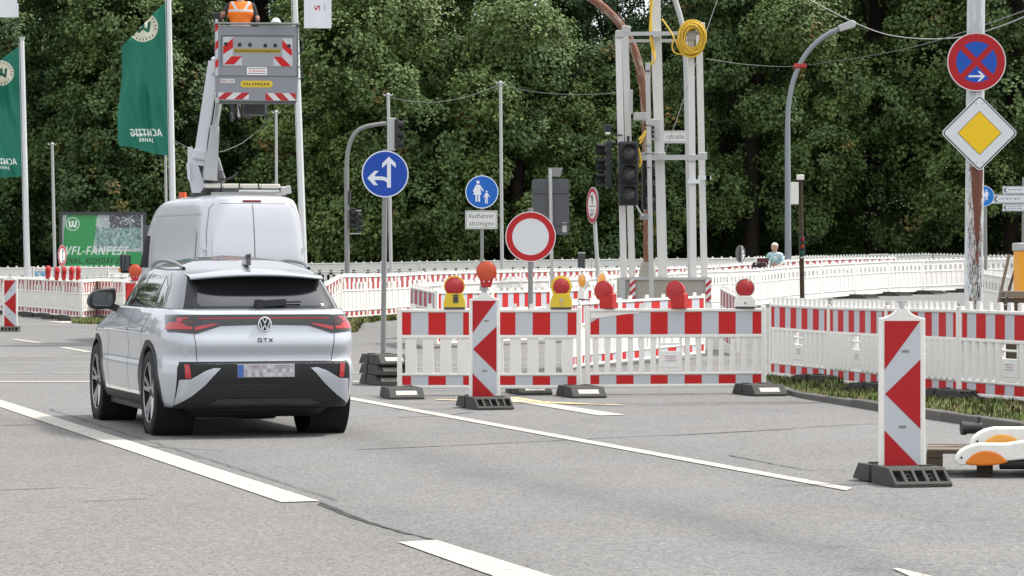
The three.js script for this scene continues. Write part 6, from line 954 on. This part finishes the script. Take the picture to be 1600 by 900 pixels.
    for (const z of [-1.05, -4.75]) { const w = new THREE.Group(); w.name = 'wheel'; van.add(w); w.position.set(s * 0.88, 0.35, z); w.rotation.y = s * Math.PI / 2; obj('tyre', lathe([[0.2, -0.11], [0.33, -0.11], [0.35, -0.08], [0.35, 0.08], [0.33, 0.11], [0.2, 0.11]], 40).rotateX(Math.PI / 2), M.tyre, w); obj('rim', cyl(0.205, 0.205, 0.16, 0, 0, 0.01, 30, Math.PI / 2), M.galvDark, w); }
    obj('arch_cladding', [-1.05, -4.75].map(z => T(new THREE.TorusGeometry(0.41, 0.03, 8, 30, Math.PI), s * 0.995, 0.36, z, 0, Math.PI / 2, 0)), M.cladding, van);
  }
  obj('windscreen', T(new THREE.PlaneGeometry(1.5, 0.9), 0, 1.75, -5.19, 0, Math.PI, 0).rotateX(0), M.glassDark, van);
  // roof equipment and lift, laid out square to the street
  van.updateMatrixWorld(); const inv = van.matrixWorld.clone().invert(), place = o => { o.matrix.copy(inv); o.matrix.decompose(o.position, o.quaternion, o.scale); return o; };
  const W = (u, v, D) => V(PX(u, D), PY(v, D), -D), D = 59;
  const part = (n, gs, m) => place(obj(n, gs, m, van));
  part('roof_rack', [beam(W(303, 302, D), W(446, 303, D), 0.06, 0.12), beam(W(310, 296, D), W(444, 298, D + 0.6), 0.06, 0.06), beam(W(330, 303, D - 0.3), W(440, 304, D - 0.3), 0.07, 0.05), box(0.3, 0.1, 0.2, PX(362, D), PY(299, D), -D + 0.1), box(0.09, 0.16, 0.1, PX(442, D), PY(298, D), -D)], M.galv);
  const bar0 = part('light_bar', [...[0, 1, 2, 3].map(i => T(new RoundedBoxGeometry(0.355, 0.085, 0.2, 2, 0.03), PX(334.5 + i * 29.3, D - 0.3), PY(291 + i * 0.3, D), -D + 0.3))], mat(0.62, 0.59, 0.52, 0.4)); obj('bar_base', [beam(W(320, 294.5, D - 0.3), W(438, 295.5, D - 0.3), 0.03, 0.16), ...[350, 378, 408].map(u => box(0.025, 0.1, 0.22, PX(u - 1, D), PY(291.4, D), -D + 0.3))], M.steelDark, bar0);
  part('work_lamp', [rbox(0.2, 0.15, 0.12, 0.02, PX(447, D), PY(298, D), -D + 0.25, 0, 0.4, 0.15)], M.galv);
  part('beacon_lamp', [T(new THREE.CylinderGeometry(0.07, 0.08, 0.1, 16), PX(285.5, D + 1.5), PY(304.5, D + 1.5), -D - 1.5)], M.lensAmber);
  part('cable_hook', tube([W(343, 279, D), W(352, 280, D), W(362, 277, D), W(368, 272, D), W(371, 269, D)], 0.022, 20, 6), M.steelDark);
  // turret and lower boom
  const pl = (pts, z, dep) => T(prism(pts.map(([u, v]) => [PX(u, D), PY(v, D)]), dep, 0.01), 0, 0, z);
  part('turret_plate', [pl([[295.6, 231], [301, 231], [310, 258], [320, 288], [321, 301], [302, 301], [295, 270]], -D + 0.1, 0.05), pl([[294, 257], [298, 256], [300, 285], [296, 280]], -D + 0.2, 0.04)], M.vanWhite);
  part('turret_plate', [pl([[333, 234], [340, 248], [349, 279], [345, 288], [330, 252]], -D - 0.35, 0.05)], M.vanWhite);
  part('turret', [T(new THREE.CylinderGeometry(0.28, 0.34, 0.5, 20), PX(324, D), PY(288, D), -D - 0.15), rbox(0.3, 0.5, 0.4, 0.04, PX(325, D), PY(270, D), -D - 0.1, 0, 0, -0.1)], M.steelDark);
  const boom = part('lower_boom', [beam(W(316, 262, D), W(340.5, 100, D + 0.4), 0.33, 0.34), rbox(0.42, 0.2, 0.42, 0.04, PX(320, D), PY(243, D), -D, 0, 0, -0.15)], M.vanWhite);
  obj('hydraulic_cylinder', [bar(W(328, 282, D - 0.35), W(334.5, 197, D - 0.3), 0.135, 18, 0.10), bar(W(334.5, 198, D - 0.3), W(339, 158, D - 0.2), 0.032, 12)], M.boomGrey ??= mat(0.42, 0.43, 0.43, 0.4, { metalness: 0.3 }), boom);
  obj('inner_beam', beam(W(323, 275, D - 0.2), W(346, 110, D + 0.2), 0.14, 0.2), M.galv, boom); obj('hose', [tube([W(322, 278, D - 0.4), W(326, 215, D - 0.38), W(331, 190, D - 0.36), W(336, 156, D - 0.3)], 0.016, 24, 6), tube([W(330, 270, D - 0.4), W(333, 240, D - 0.38), W(330, 280, D - 0.4)], 0.014, 12, 6)], M.black, boom);
  part('upper_boom', [beam(W(341, 104, D + 0.3), W(392, 130, D - 0.5), 0.2, 0.24), rbox(0.3, 0.34, 0.34, 0.05, PX(341, D), PY(102, D), -D - 0.3)], M.vanWhite);
  part('platform_bracket', [rbox(0.42, 0.34, 0.5, 0.03, PX(399, 59), PY(166, 59), -59), box(0.06, 0.4, 0.06, PX(362, 59), PY(173, 59), -59), box(0.05, 0.28, 0.05, PX(416, 59), PY(174, 59), -59), beam(W(386, 178, 59), W(392, 140, 59.6), 0.18, 0.2)], M.steelDark);
  part('platform_hose', [tube([W(364, 158, 58.6), W(367, 180, 58.5), W(364, 187, 58.6), W(361, 176, 58.7)], 0.02, 24, 6), tube([W(372, 160, 58.4), W(376, 178, 58.4), W(374, 186, 58.5)], 0.018, 18, 6)], M.black); part('platform_bracket', [box(0.05, 0.24, 0.03, PX(374, 58.5), PY(173, 58.5), -58.4)], M.signWhite);
  // basket
  const Db = 57.6, bk = new THREE.Group(); bk.name = 'basket'; van.add(bk); const bp = V(PX(401.5, Db), 0, -Db), q = new THREE.Matrix4().compose(bp, new THREE.Quaternion().setFromEuler(new THREE.Euler(0, 0.11, 0)), V(1, 1, 1)); bk.matrix.copy(inv).multiply(q); bk.matrix.decompose(bk.position, bk.quaternion, bk.scale);
  const s = F / Db, bx = u => (u - 401.5) / s, by = v => PY(v, Db); M.basket = mat(0.25, 0.265, 0.285, 0.5);
  const w = 1.49, dz = 0.75;
  obj('upper_shell', [rbox(w, by(41) - by(119), 0.05, 0.015, 0, (by(41) + by(119)) / 2, -0.025), rbox(0.05, by(41) - by(119), dz, 0.015, -w / 2 + 0.025, (by(41) + by(119)) / 2, -dz / 2), rbox(0.05, by(41) - by(119), dz, 0.015, w / 2 - 0.025, (by(41) + by(119)) / 2, -dz / 2), rbox(w, by(41) - by(119), 0.05, 0.015, 0, (by(41) + by(119)) / 2, -dz + 0.025)], M.basket, bk);
  obj('lower_shell', [(() => { const a = w / 2 - 0.012, b = w / 2 - 0.035, y1 = by(120), y0 = by(157), g = T(prism([[-b, y0], [b, y0], [a, y1], [-a, y1]], dz - 0.06, 0.012), 0, 0, -dz + 0.03); return g; })()], M.basket, bk);
  obj('rim_rail', [rbox(w + 0.03, 0.035, 0.09, 0.012, 0, by(37), 0), rbox(0.07, 0.035, dz, 0.012, -w / 2, by(37), -dz / 2), rbox(0.07, 0.035, dz, 0.012, w / 2, by(37), -dz / 2), rbox(w + 0.03, 0.035, 0.07, 0.012, 0, by(37), -dz)], M.galvDark, bk);
  const rec = obj('front_panel', [box(bx(457) - bx(347), by(56) - by(104), 0.01, (bx(457) + bx(347)) / 2, (by(56) + by(104)) / 2, 0.002)], mat(0.30, 0.315, 0.335, 0.5), bk); obj('panel_edge', [box(bx(458) - bx(346), 0.015, 0.025, bx(402), by(56), 0.005), box(0.012, by(56) - by(104), 0.02, bx(346.5), by(80), 0.005)], M.basketDark ??= mat(0.09, 0.095, 0.1, 0.6), rec);
  obj('vent_hole', [[353, 69], [374.5, 70], [390.5, 70], [414.5, 71], [430, 71], [451.5, 71.5]].map(([u, v]) => cyl(0.034, 0.034, 0.012, bx(u), by(v), 0.014, 16, Math.PI / 2)), M.black, rec);
  const chev = (pts, m) => obj(m === M.filmRed ? 'red_chevron' : 'white_chevron', T(prism(pts.map(([u, v]) => [bx(u), by(v)]), 0.003), 0, 0, m === M.filmRed ? 0.0105 : 0.0075), m, rec);
  chev([[349, 58], [364, 58], [364, 87], [378, 88], [378, 102.5], [349, 102.5]], M.filmWhite); chev([[349, 73], [364, 60], [364, 75], [349, 85]].map(([u, v]) => [u, v]), M.filmRed); chev([[350, 101], [362, 88], [378, 88], [366, 101]], M.filmRed);
  chev([[441, 60], [457, 60], [457, 104], [427, 103], [427, 88.5], [441, 88.5]], M.filmWhite); chev([[441, 62], [456, 77], [456, 88], [441, 75]], M.filmRed); chev([[427, 88.5], [440, 88.5], [455, 103.5], [440, 103.5]], M.filmRed);
  obj('yellow_text', plate(bx(438) - bx(366), 0.075, 0, bx(402), by(79.5), 0.0085), printed(1024, 110, (c, W, H) => { c.fillStyle = '#a9912f'; c.fillRect(0, 0, W, H); c.fillStyle = '#33332a'; c.font = 'bold 84px sans-serif'; c.textAlign = 'center'; c.textBaseline = 'middle'; c.fillText('Straßenunterhaltungsdienst', W / 2, H / 2 + 2, W - 16); }), rec);
  obj('logo', plate(bx(417) - bx(386), 0.14, 0, bx(401.5), by(111), 0.004), M.logo, bk);
  obj('maker_plate', ext(rrect(bx(376), by(136.5), bx(426) - bx(376), by(126) - by(136.5), 0.055), 0.006).translate(0, 0, -0.019), M.lampYellow, bk); obj('maker_text', plate(bx(422) - bx(379), 0.075, 0, bx(400.5), by(131.2), -0.0105), printed(512, 100, (c, W, H) => { c.fillStyle = '#d8bd36'; c.fillRect(0, 0, W, H); c.fillStyle = '#2b2a22'; c.font = 'bold 92px sans-serif'; c.textAlign = 'center'; c.textBaseline = 'middle'; c.fillText('PALFINGER', W / 2, H / 2 + 4, W - 6); }), bk);
  obj('number_plate', plate(bx(367) - bx(345), 0.07, 0, bx(356), by(126.5), -0.016), printed(256, 80, (c, W, H) => { c.fillStyle = '#d6d4d2'; c.fillRect(0, 0, W, H); c.fillStyle = '#9a5a5c'; c.font = 'bold 60px sans-serif'; c.textBaseline = 'middle'; c.fillText('500', 10, 42); c.fillStyle = '#666'; for (let i = 0; i < 6; i++) c.fillRect(130 + i * 20, 22, 8, 40); }), bk);
  obj('hazard_strip', plate(bx(389) - bx(341), by(144.5) - by(155), 0, (bx(389) + bx(341)) / 2, by(150), -0.015), printed(256, 56, (c, W, H) => { c.fillStyle = '#d2d2d2'; c.fillRect(0, 0, W, H); c.fillStyle = '#b2262a'; for (let k = 0; k < 4; k++) { c.beginPath(); c.moveTo(k * 140 - 10, H); c.lineTo(k * 140 + 56, 0); c.lineTo(k * 140 + 126, 0); c.lineTo(k * 140 + 62, H); c.fill(); } }), bk);
  obj('hazard_strip', plate(bx(462) - bx(415), by(145) - by(156.5), 0, (bx(462) + bx(415)) / 2, by(151), -0.015), printed(256, 56, (c, W, H) => { c.fillStyle = '#d2d2d2'; c.fillRect(0, 0, W, H); c.fillStyle = '#b2262a'; for (let k = 0; k < 4; k++) { c.beginPath(); c.moveTo(k * 130 - 60, 0); c.lineTo(k * 130 + 10, 0); c.lineTo(k * 130 + 70, H); c.lineTo(k * 130, H); c.fill(); } }), bk);
  obj('edge_tape', [T(prism([[0, 0], [0.05, 0], [0.05, 1.02], [0, 1.02]], 0.002), -w / 2 - 0.002, by(119), 0.001)], M.filmWhite, bk); obj('edge_tape_red', [0, 1, 2].map(i => T(prism([[0, 0], [0.05, 0.06], [0.05, 0.2], [0, 0.14]], 0.002), -w / 2 - 0.002, by(117) + 0.1 + i * 0.33, 0.004)), M.filmRed, bk);
  obj('grab_handle', [[60, 82], [104, 122]].map(([a, b]) => tube([V(w / 2, by(a), -0.1), V(w / 2 + 0.06, by(a), -0.1), V(w / 2 + 0.06, by(b), -0.1), V(w / 2, by(b), -0.1)], 0.012, 24, 6)), M.steelDark, bk);
  obj('hinge', [rbox(0.06, 0.05, 0.05, 0.01, -w / 2 - 0.02, by(148), 0), rbox(0.07, 0.09, 0.06, 0.01, -w / 2 + 0.03, by(158), 0)], M.galv, bk); obj('control_panel', [rbox(0.14, 0.2, 0.1, 0.02, bx(341), by(26), -0.45), rbox(0.1, 0.24, 0.08, 0.02, bx(400), by(29), -0.5)], M.black, bk); 
  obj('floor', box(w - 0.05, 0.03, dz - 0.06, 0, PY(17, 57.9) - 1.335 - 0.016, -dz / 2), M.steelDark, bk); obj('bottom_edge', box(w - 0.07, 0.03, 0.7, 0, by(158.5), -dz / 2), M.steelDark, bk);
  { const h = thing('hard_hat', 'white hard hat lying on the rim of the lift platform', 'hard hat', [PX(431.5, Db - 0.05), PY(36, Db), -Db + 0.12]); obj('shell', [new THREE.SphereGeometry(0.085, 20, 10, 0, 6.284, 0, 1.57), T(new THREE.CylinderGeometry(0.1, 0.1, 0.012, 22), 0, 0.004, 0.01)], M.signWhite, h); obj('ridge', box(0.02, 0.012, 0.12, 0, 0.083, 0), M.signWhite, h); }
}
// ---------------------------------------------------------------- people
function fleshMesh(bones, k, c, half, res, colour) { // one skin over tapered capsules
  const mc = new MarchingCubes(res, M.white, false, false, 120000); mc.isolation = 0; const hs = res / 2, f = mc.field, p = V(0, 0, 0), ab = V(0, 0, 0), ap = V(0, 0, 0);
  const dist = p => { let d = 9; for (const [a, b, ra, rb, sz = 1] of bones) { ab.subVectors(b, a); ap.subVectors(p, a); const t = Math.min(1, Math.max(0, ap.dot(ab) / Math.max(1e-9, ab.lengthSq()))); const q = ap.addScaledVector(ab, -t); q.z /= sz; const e = q.length() - lerp(ra, rb, t), h = Math.max(0, Math.min(1, 0.5 + 0.5 * (d - e) / k)); d = lerp(d, e, h) - k * h * (1 - h); } return d; };
  for (let z = 0; z < res; z++) for (let y = 0; y < res; y++) for (let x = 0; x < res; x++) { p.set((x - hs) / hs, (y - hs) / hs, (z - hs) / hs).multiply(half).add(c); f[x + y * res + z * res * res] = -dist(p); }
  mc.update(); const n = mc.count, P = mc.positionArray.slice(0, n * 3), N = mc.normalArray.slice(0, n * 3), col = new Float32Array(n * 3);
  for (let i = 0; i < n; i++) { p.set(P[i * 3], P[i * 3 + 1], P[i * 3 + 2]).multiply(half).add(c); P.set([p.x, p.y, p.z], i * 3); const e = 0.004, d0 = dist(p), nx = dist(V(p.x + e, p.y, p.z)) - d0, ny = dist(V(p.x, p.y + e, p.z)) - d0, nzz = dist(V(p.x, p.y, p.z + e)) - d0, L = Math.hypot(nx, ny, nzz) || 1; N.set([nx / L, ny / L, nzz / L], i * 3); const q = colour(p); col.set([q.r, q.g, q.b], i * 3); }
  for (let i = 0; i < n; i += 3) { const a = i * 3, ux = P[a + 3] - P[a], uy = P[a + 4] - P[a + 1], uz = P[a + 5] - P[a + 2], vx = P[a + 6] - P[a], vy = P[a + 7] - P[a + 1], vz = P[a + 8] - P[a + 2], d = (uy * vz - uz * vy) * N[a] + (uz * vx - ux * vz) * N[a + 1] + (ux * vy - uy * vx) * N[a + 2]; if (d < 0) for (const arr of [P, N, col]) for (let j = 0; j < 3; j++) { const t = arr[a + 3 + j]; arr[a + 3 + j] = arr[a + 6 + j]; arr[a + 6 + j] = t; } }
  const g = new THREE.BufferGeometry(); g.setAttribute('position', new THREE.BufferAttribute(P, 3)); g.setAttribute('normal', new THREE.BufferAttribute(N, 3)); g.setAttribute('color', new THREE.BufferAttribute(col, 3)); g.setAttribute('uv', new THREE.BufferAttribute(new Float32Array(n * 2), 2)); return g;
}
M.flesh = new THREE.MeshStandardMaterial({ vertexColors: true, roughness: 0.75, side: THREE.DoubleSide });
const skin = C(0.46, 0.26, 0.18);
function hand(c, dir, side) { const b = [[c, c.clone().addScaledVector(dir, 0.06), 0.030, 0.034, 0.6]]; for (let i = 0; i < 4; i++) { const o = side.clone().multiplyScalar((i - 1.5) * 0.02), a = c.clone().addScaledVector(dir, 0.07).add(o), m = a.clone().addScaledVector(dir, 0.04 - Math.abs(i - 1.3) * 0.006), e = m.clone().addScaledVector(dir, 0.02).add(V(0, -0.02, 0.0)); b.push([a, m, 0.010, 0.009], [m, e, 0.009, 0.008]); } const th = c.clone().addScaledVector(side, -0.035).addScaledVector(dir, 0.02); b.push([th, th.clone().addScaledVector(side, -0.02).addScaledVector(dir, 0.04), 0.012, 0.010]); return b; }
{ // worker in the platform, back to the street
  const D = 57.95, x = PX(376, D), y = PY(17, 57.9) - 1.335, t = thing('person', 'person in an orange safety vest standing in the lift platform', 'person', [x, y, -D], 0.11);
  const dark = C(0.02, 0.02, 0.024), trous = C(0.03, 0.035, 0.05);
  const lh = V(-0.34, 1.24, -0.04), rh = V(0.30, 1.22, -0.24);
  const bones = [[V(-0.1, 0.06, 0), V(-0.1, 0.48, 0), 0.06, 0.065], [V(-0.1, 0.48, 0), V(-0.09, 0.9, 0), 0.07, 0.095], [V(0.1, 0.06, 0), V(0.1, 0.48, 0), 0.06, 0.065], [V(0.1, 0.48, 0), V(0.09, 0.9, 0), 0.07, 0.095], [V(-0.1, 0.04, 0), V(-0.1, 0.04, -0.14), 0.05, 0.04], [V(0.1, 0.04, 0), V(0.1, 0.04, -0.14), 0.05, 0.04],
    [V(-0.07, 0.95, 0), V(0.07, 0.95, 0), 0.125, 0.125, 0.85], [V(0, 0.98, 0), V(0, 1.3, 0), 0.15, 0.17, 0.75], [V(-0.14, 1.42, 0), V(0.14, 1.42, 0), 0.085, 0.085, 0.9], [V(-0.1, 1.3, 0), V(0.1, 1.3, 0), 0.13, 0.13, 0.8], [V(0, 1.44, 0), V(0, 1.56, -0.02), 0.065, 0.058], [V(0, 1.64, -0.02), V(0, 1.70, -0.02), 0.088, 0.098],
    [V(-0.21, 1.42, 0), V(-0.30, 1.30, 0.03), 0.062, 0.055], [V(-0.30, 1.30, 0.03), lh, 0.046, 0.034], [V(0.21, 1.42, 0), V(0.29, 1.2, 0.02), 0.062, 0.05], [V(0.29, 1.2, 0.02), rh, 0.044, 0.034], ...hand(lh, V(-0.3, -0.5, -0.8).normalize(), V(1, 0, 0)), ...hand(rh, V(0, -0.3, -0.95).normalize(), V(1, 0, 0)), [V(0, 1.66, -0.11), V(0, 1.645, -0.125), 0.02, 0.022], [V(-0.095, 1.67, -0.01), V(-0.1, 1.65, -0.01), 0.018, 0.014], [V(0.095, 1.67, -0.01), V(0.1, 1.65, -0.01), 0.018, 0.014]];
  obj('body', fleshMesh(bones, 0.035, V(0, 0.9, -0.02), V(0.55, 0.95, 0.5), 84, p => p.y < 0.1 ? dark : p.y < 0.98 && Math.abs(p.x) < 0.26 ? trous : p.y > 1.5 ? skin : (p.x < -0.285 && p.y < 1.315) || (p.x > 0.27 && p.y < 1.25) ? skin : dark), M.flesh, t);
  const vb = [[V(0, 0.92, 0), V(0, 1.28, 0), 0.175, 0.195, 0.78], [V(-0.1, 1.3, 0), V(0.1, 1.3, 0), 0.152, 0.152, 0.82], [V(-0.13, 1.41, 0), V(0.13, 1.41, 0), 0.103, 0.103, 0.95]];
  const or = C(0.90, 0.20, 0.015), gr = C(0.58, 0.58, 0.56), vest = fleshMesh(vb, 0.04, V(0, 1.15, 0), V(0.4, 0.45, 0.4), 90, p => { const h1 = Math.abs(p.y - 1.335) < 0.022, sl = p.y > 1.32 && Math.abs(Math.abs(p.x) - (0.065 + (p.y - 1.33) * 0.55)) < 0.026, h2 = Math.abs(p.y - 1.08) < 0.025; return h1 || sl || h2 ? gr : or; });
  obj('safety_vest', vest, M.flesh, t);
  obj('hair', T(new THREE.SphereGeometry(0.106, 20, 14, 0, 6.284, 0, 1.75), 0, 1.70, -0.005, 0.35, 0, 0), mat(0.05, 0.035, 0.025, 0.8), t); obj('eye', [cyl(0.009, 0.009, 0.006, -0.035, 1.675, -0.115, 10, Math.PI / 2), cyl(0.009, 0.009, 0.006, 0.035, 1.675, -0.115, 10, Math.PI / 2)], M.black, t);
}
{ // woman with a wheeled walker on the footway
  const D = 90.4, x = PX(1212, D), y = PY(380.5, D) - 1.60, t = thing('person', 'white-haired person in a pale patterned top pushing a walker', 'person', [x, y, -D], -0.5);
  const topA = C(0.55, 0.62, 0.64), topB = C(0.25, 0.48, 0.50), trous = C(0.10, 0.10, 0.13), lh = V(-0.22, 0.95, 0.34), rh = V(0.22, 0.95, 0.34);
  const bones = [[V(-0.09, 0.05, -0.05), V(-0.09, 0.44, 0.02), 0.05, 0.06], [V(-0.09, 0.44, 0.02), V(-0.085, 0.82, 0), 0.068, 0.095], [V(0.09, 0.05, 0.1), V(0.09, 0.44, 0.08), 0.05, 0.06], [V(0.09, 0.44, 0.08), V(0.085, 0.82, 0), 0.068, 0.095], [V(-0.09, 0.04, -0.05), V(-0.09, 0.035, 0.08), 0.045, 0.038], [V(0.09, 0.04, 0.1), V(0.09, 0.035, 0.23), 0.045, 0.038],
    [V(-0.08, 0.88, 0), V(0.08, 0.88, 0), 0.14, 0.14, 0.9], [V(0, 0.9, 0), V(0, 1.15, 0.03), 0.17, 0.165, 0.85], [V(-0.12, 1.27, 0.04), V(0.12, 1.27, 0.04), 0.085, 0.085], [V(0, 1.27, 0.04), V(0, 1.42, 0.07), 0.06, 0.052], [V(0, 1.44, 0.09), V(0, 1.52, 0.085), 0.078, 0.088],
    [V(-0.19, 1.27, 0.04), V(-0.27, 1.04, 0.10), 0.06, 0.048], [V(-0.27, 1.04, 0.10), lh, 0.042, 0.03], [V(0.19, 1.27, 0.04), V(0.27, 1.04, 0.10), 0.06, 0.048], [V(0.27, 1.04, 0.10), rh, 0.042, 0.03], ...hand(lh, V(0.1, -0.2, 0.97).normalize(), V(-1, 0, 0)), ...hand(rh, V(-0.1, -0.2, 0.97).normalize(), V(1, 0, 0)), [V(0, 1.475, 0.165), V(0, 1.455, 0.18), 0.016, 0.02], [V(-0.085, 1.49, 0.085), V(-0.09, 1.47, 0.085), 0.017, 0.013], [V(0.085, 1.49, 0.085), V(0.09, 1.47, 0.085), 0.017, 0.013]];
  obj('body', fleshMesh(bones, 0.035, V(0, 0.8, 0.1), V(0.45, 0.85, 0.45), 84, p => p.y > 1.36 ? C(0.50, 0.30, 0.22) : (p.z > 0.14 && p.y < 1.05 && p.y > 0.85) ? C(0.50, 0.30, 0.22) : p.y < 0.09 ? C(0.05, 0.05, 0.05) : p.y < 0.82 ? trous : (nz(p.x * 17, p.y * 17, p.z * 17) > 0.05 ? topB : topA)), M.flesh, t);
  obj('hair', [T(new THREE.SphereGeometry(0.103, 20, 14, 0, 6.284, 0, 1.5), 0, 1.525, 0.07, -0.35, 0, 0), T(new THREE.SphereGeometry(0.075, 14, 10), 0, 1.49, 0.02)], mat(0.66, 0.63, 0.58, 0.8), t); obj('eye', [cyl(0.008, 0.008, 0.006, -0.032, 1.495, 0.167, 10, Math.PI / 2), cyl(0.008, 0.008, 0.006, 0.032, 1.495, 0.167, 10, Math.PI / 2)], M.black, t); obj('mouth', box(0.04, 0.006, 0.01, 0, 1.425, 0.158), mat(0.35, 0.12, 0.1, 0.6), t);
  const k = thing('walker', 'wheeled walker with a dark flowered bag pushed by the white-haired person', 'walker', [x - 0.42, y, -D + 0.42], -0.5); obj('frame', [...[-0.24, 0.24].flatMap(X => [bar(V(X, 0.94, -0.1), V(X, 0.6, 0.05), 0.016, 8), bar(V(X, 0.6, 0.05), V(X, 0.1, 0.25), 0.016, 8), bar(V(X, 0.6, 0.05), V(X, 0.1, -0.2), 0.016, 8), bar(V(X, 0.94, -0.1), V(X, 0.94, -0.24), 0.02, 8)]), bar(V(-0.24, 0.6, 0.05), V(0.24, 0.6, 0.05), 0.016, 8)], M.steelDark, k);
  for (const [X, Z] of [[-0.24, 0.25], [0.24, 0.25], [-0.24, -0.2], [0.24, -0.2]]) obj('wheel', T(new THREE.CylinderGeometry(0.1, 0.1, 0.03, 20), X, 0.1, Z, 0, 0, Math.PI / 2), M.black, k);
  const bagTex = printed(256, 256, (c, W, H) => { c.fillStyle = '#20181e'; c.fillRect(0, 0, W, H); for (let i = 0; i < 26; i++) { const X = rnd() * W, Y = rnd() * H; c.fillStyle = rnd() < 0.6 ? '#b9b2b8' : '#6b3340'; for (let j = 0; j < 5; j++) { c.beginPath(); c.arc(X + Math.cos(j * 1.256) * 9, Y + Math.sin(j * 1.256) * 9, 7, 0, 7); c.fill(); } } }, 0.8); obj('bag', rbox(0.42, 0.42, 0.2, 0.05, 0, 0.86, 0.14), bagTex, k); obj('bag_flap', rbox(0.36, 0.18, 0.05, 0.02, 0.05, 1.1, 0.06, -0.2, 0, 0), mat(0.10, 0.025, 0.035, 0.8), k);
}
renderer.render(scene, camera);
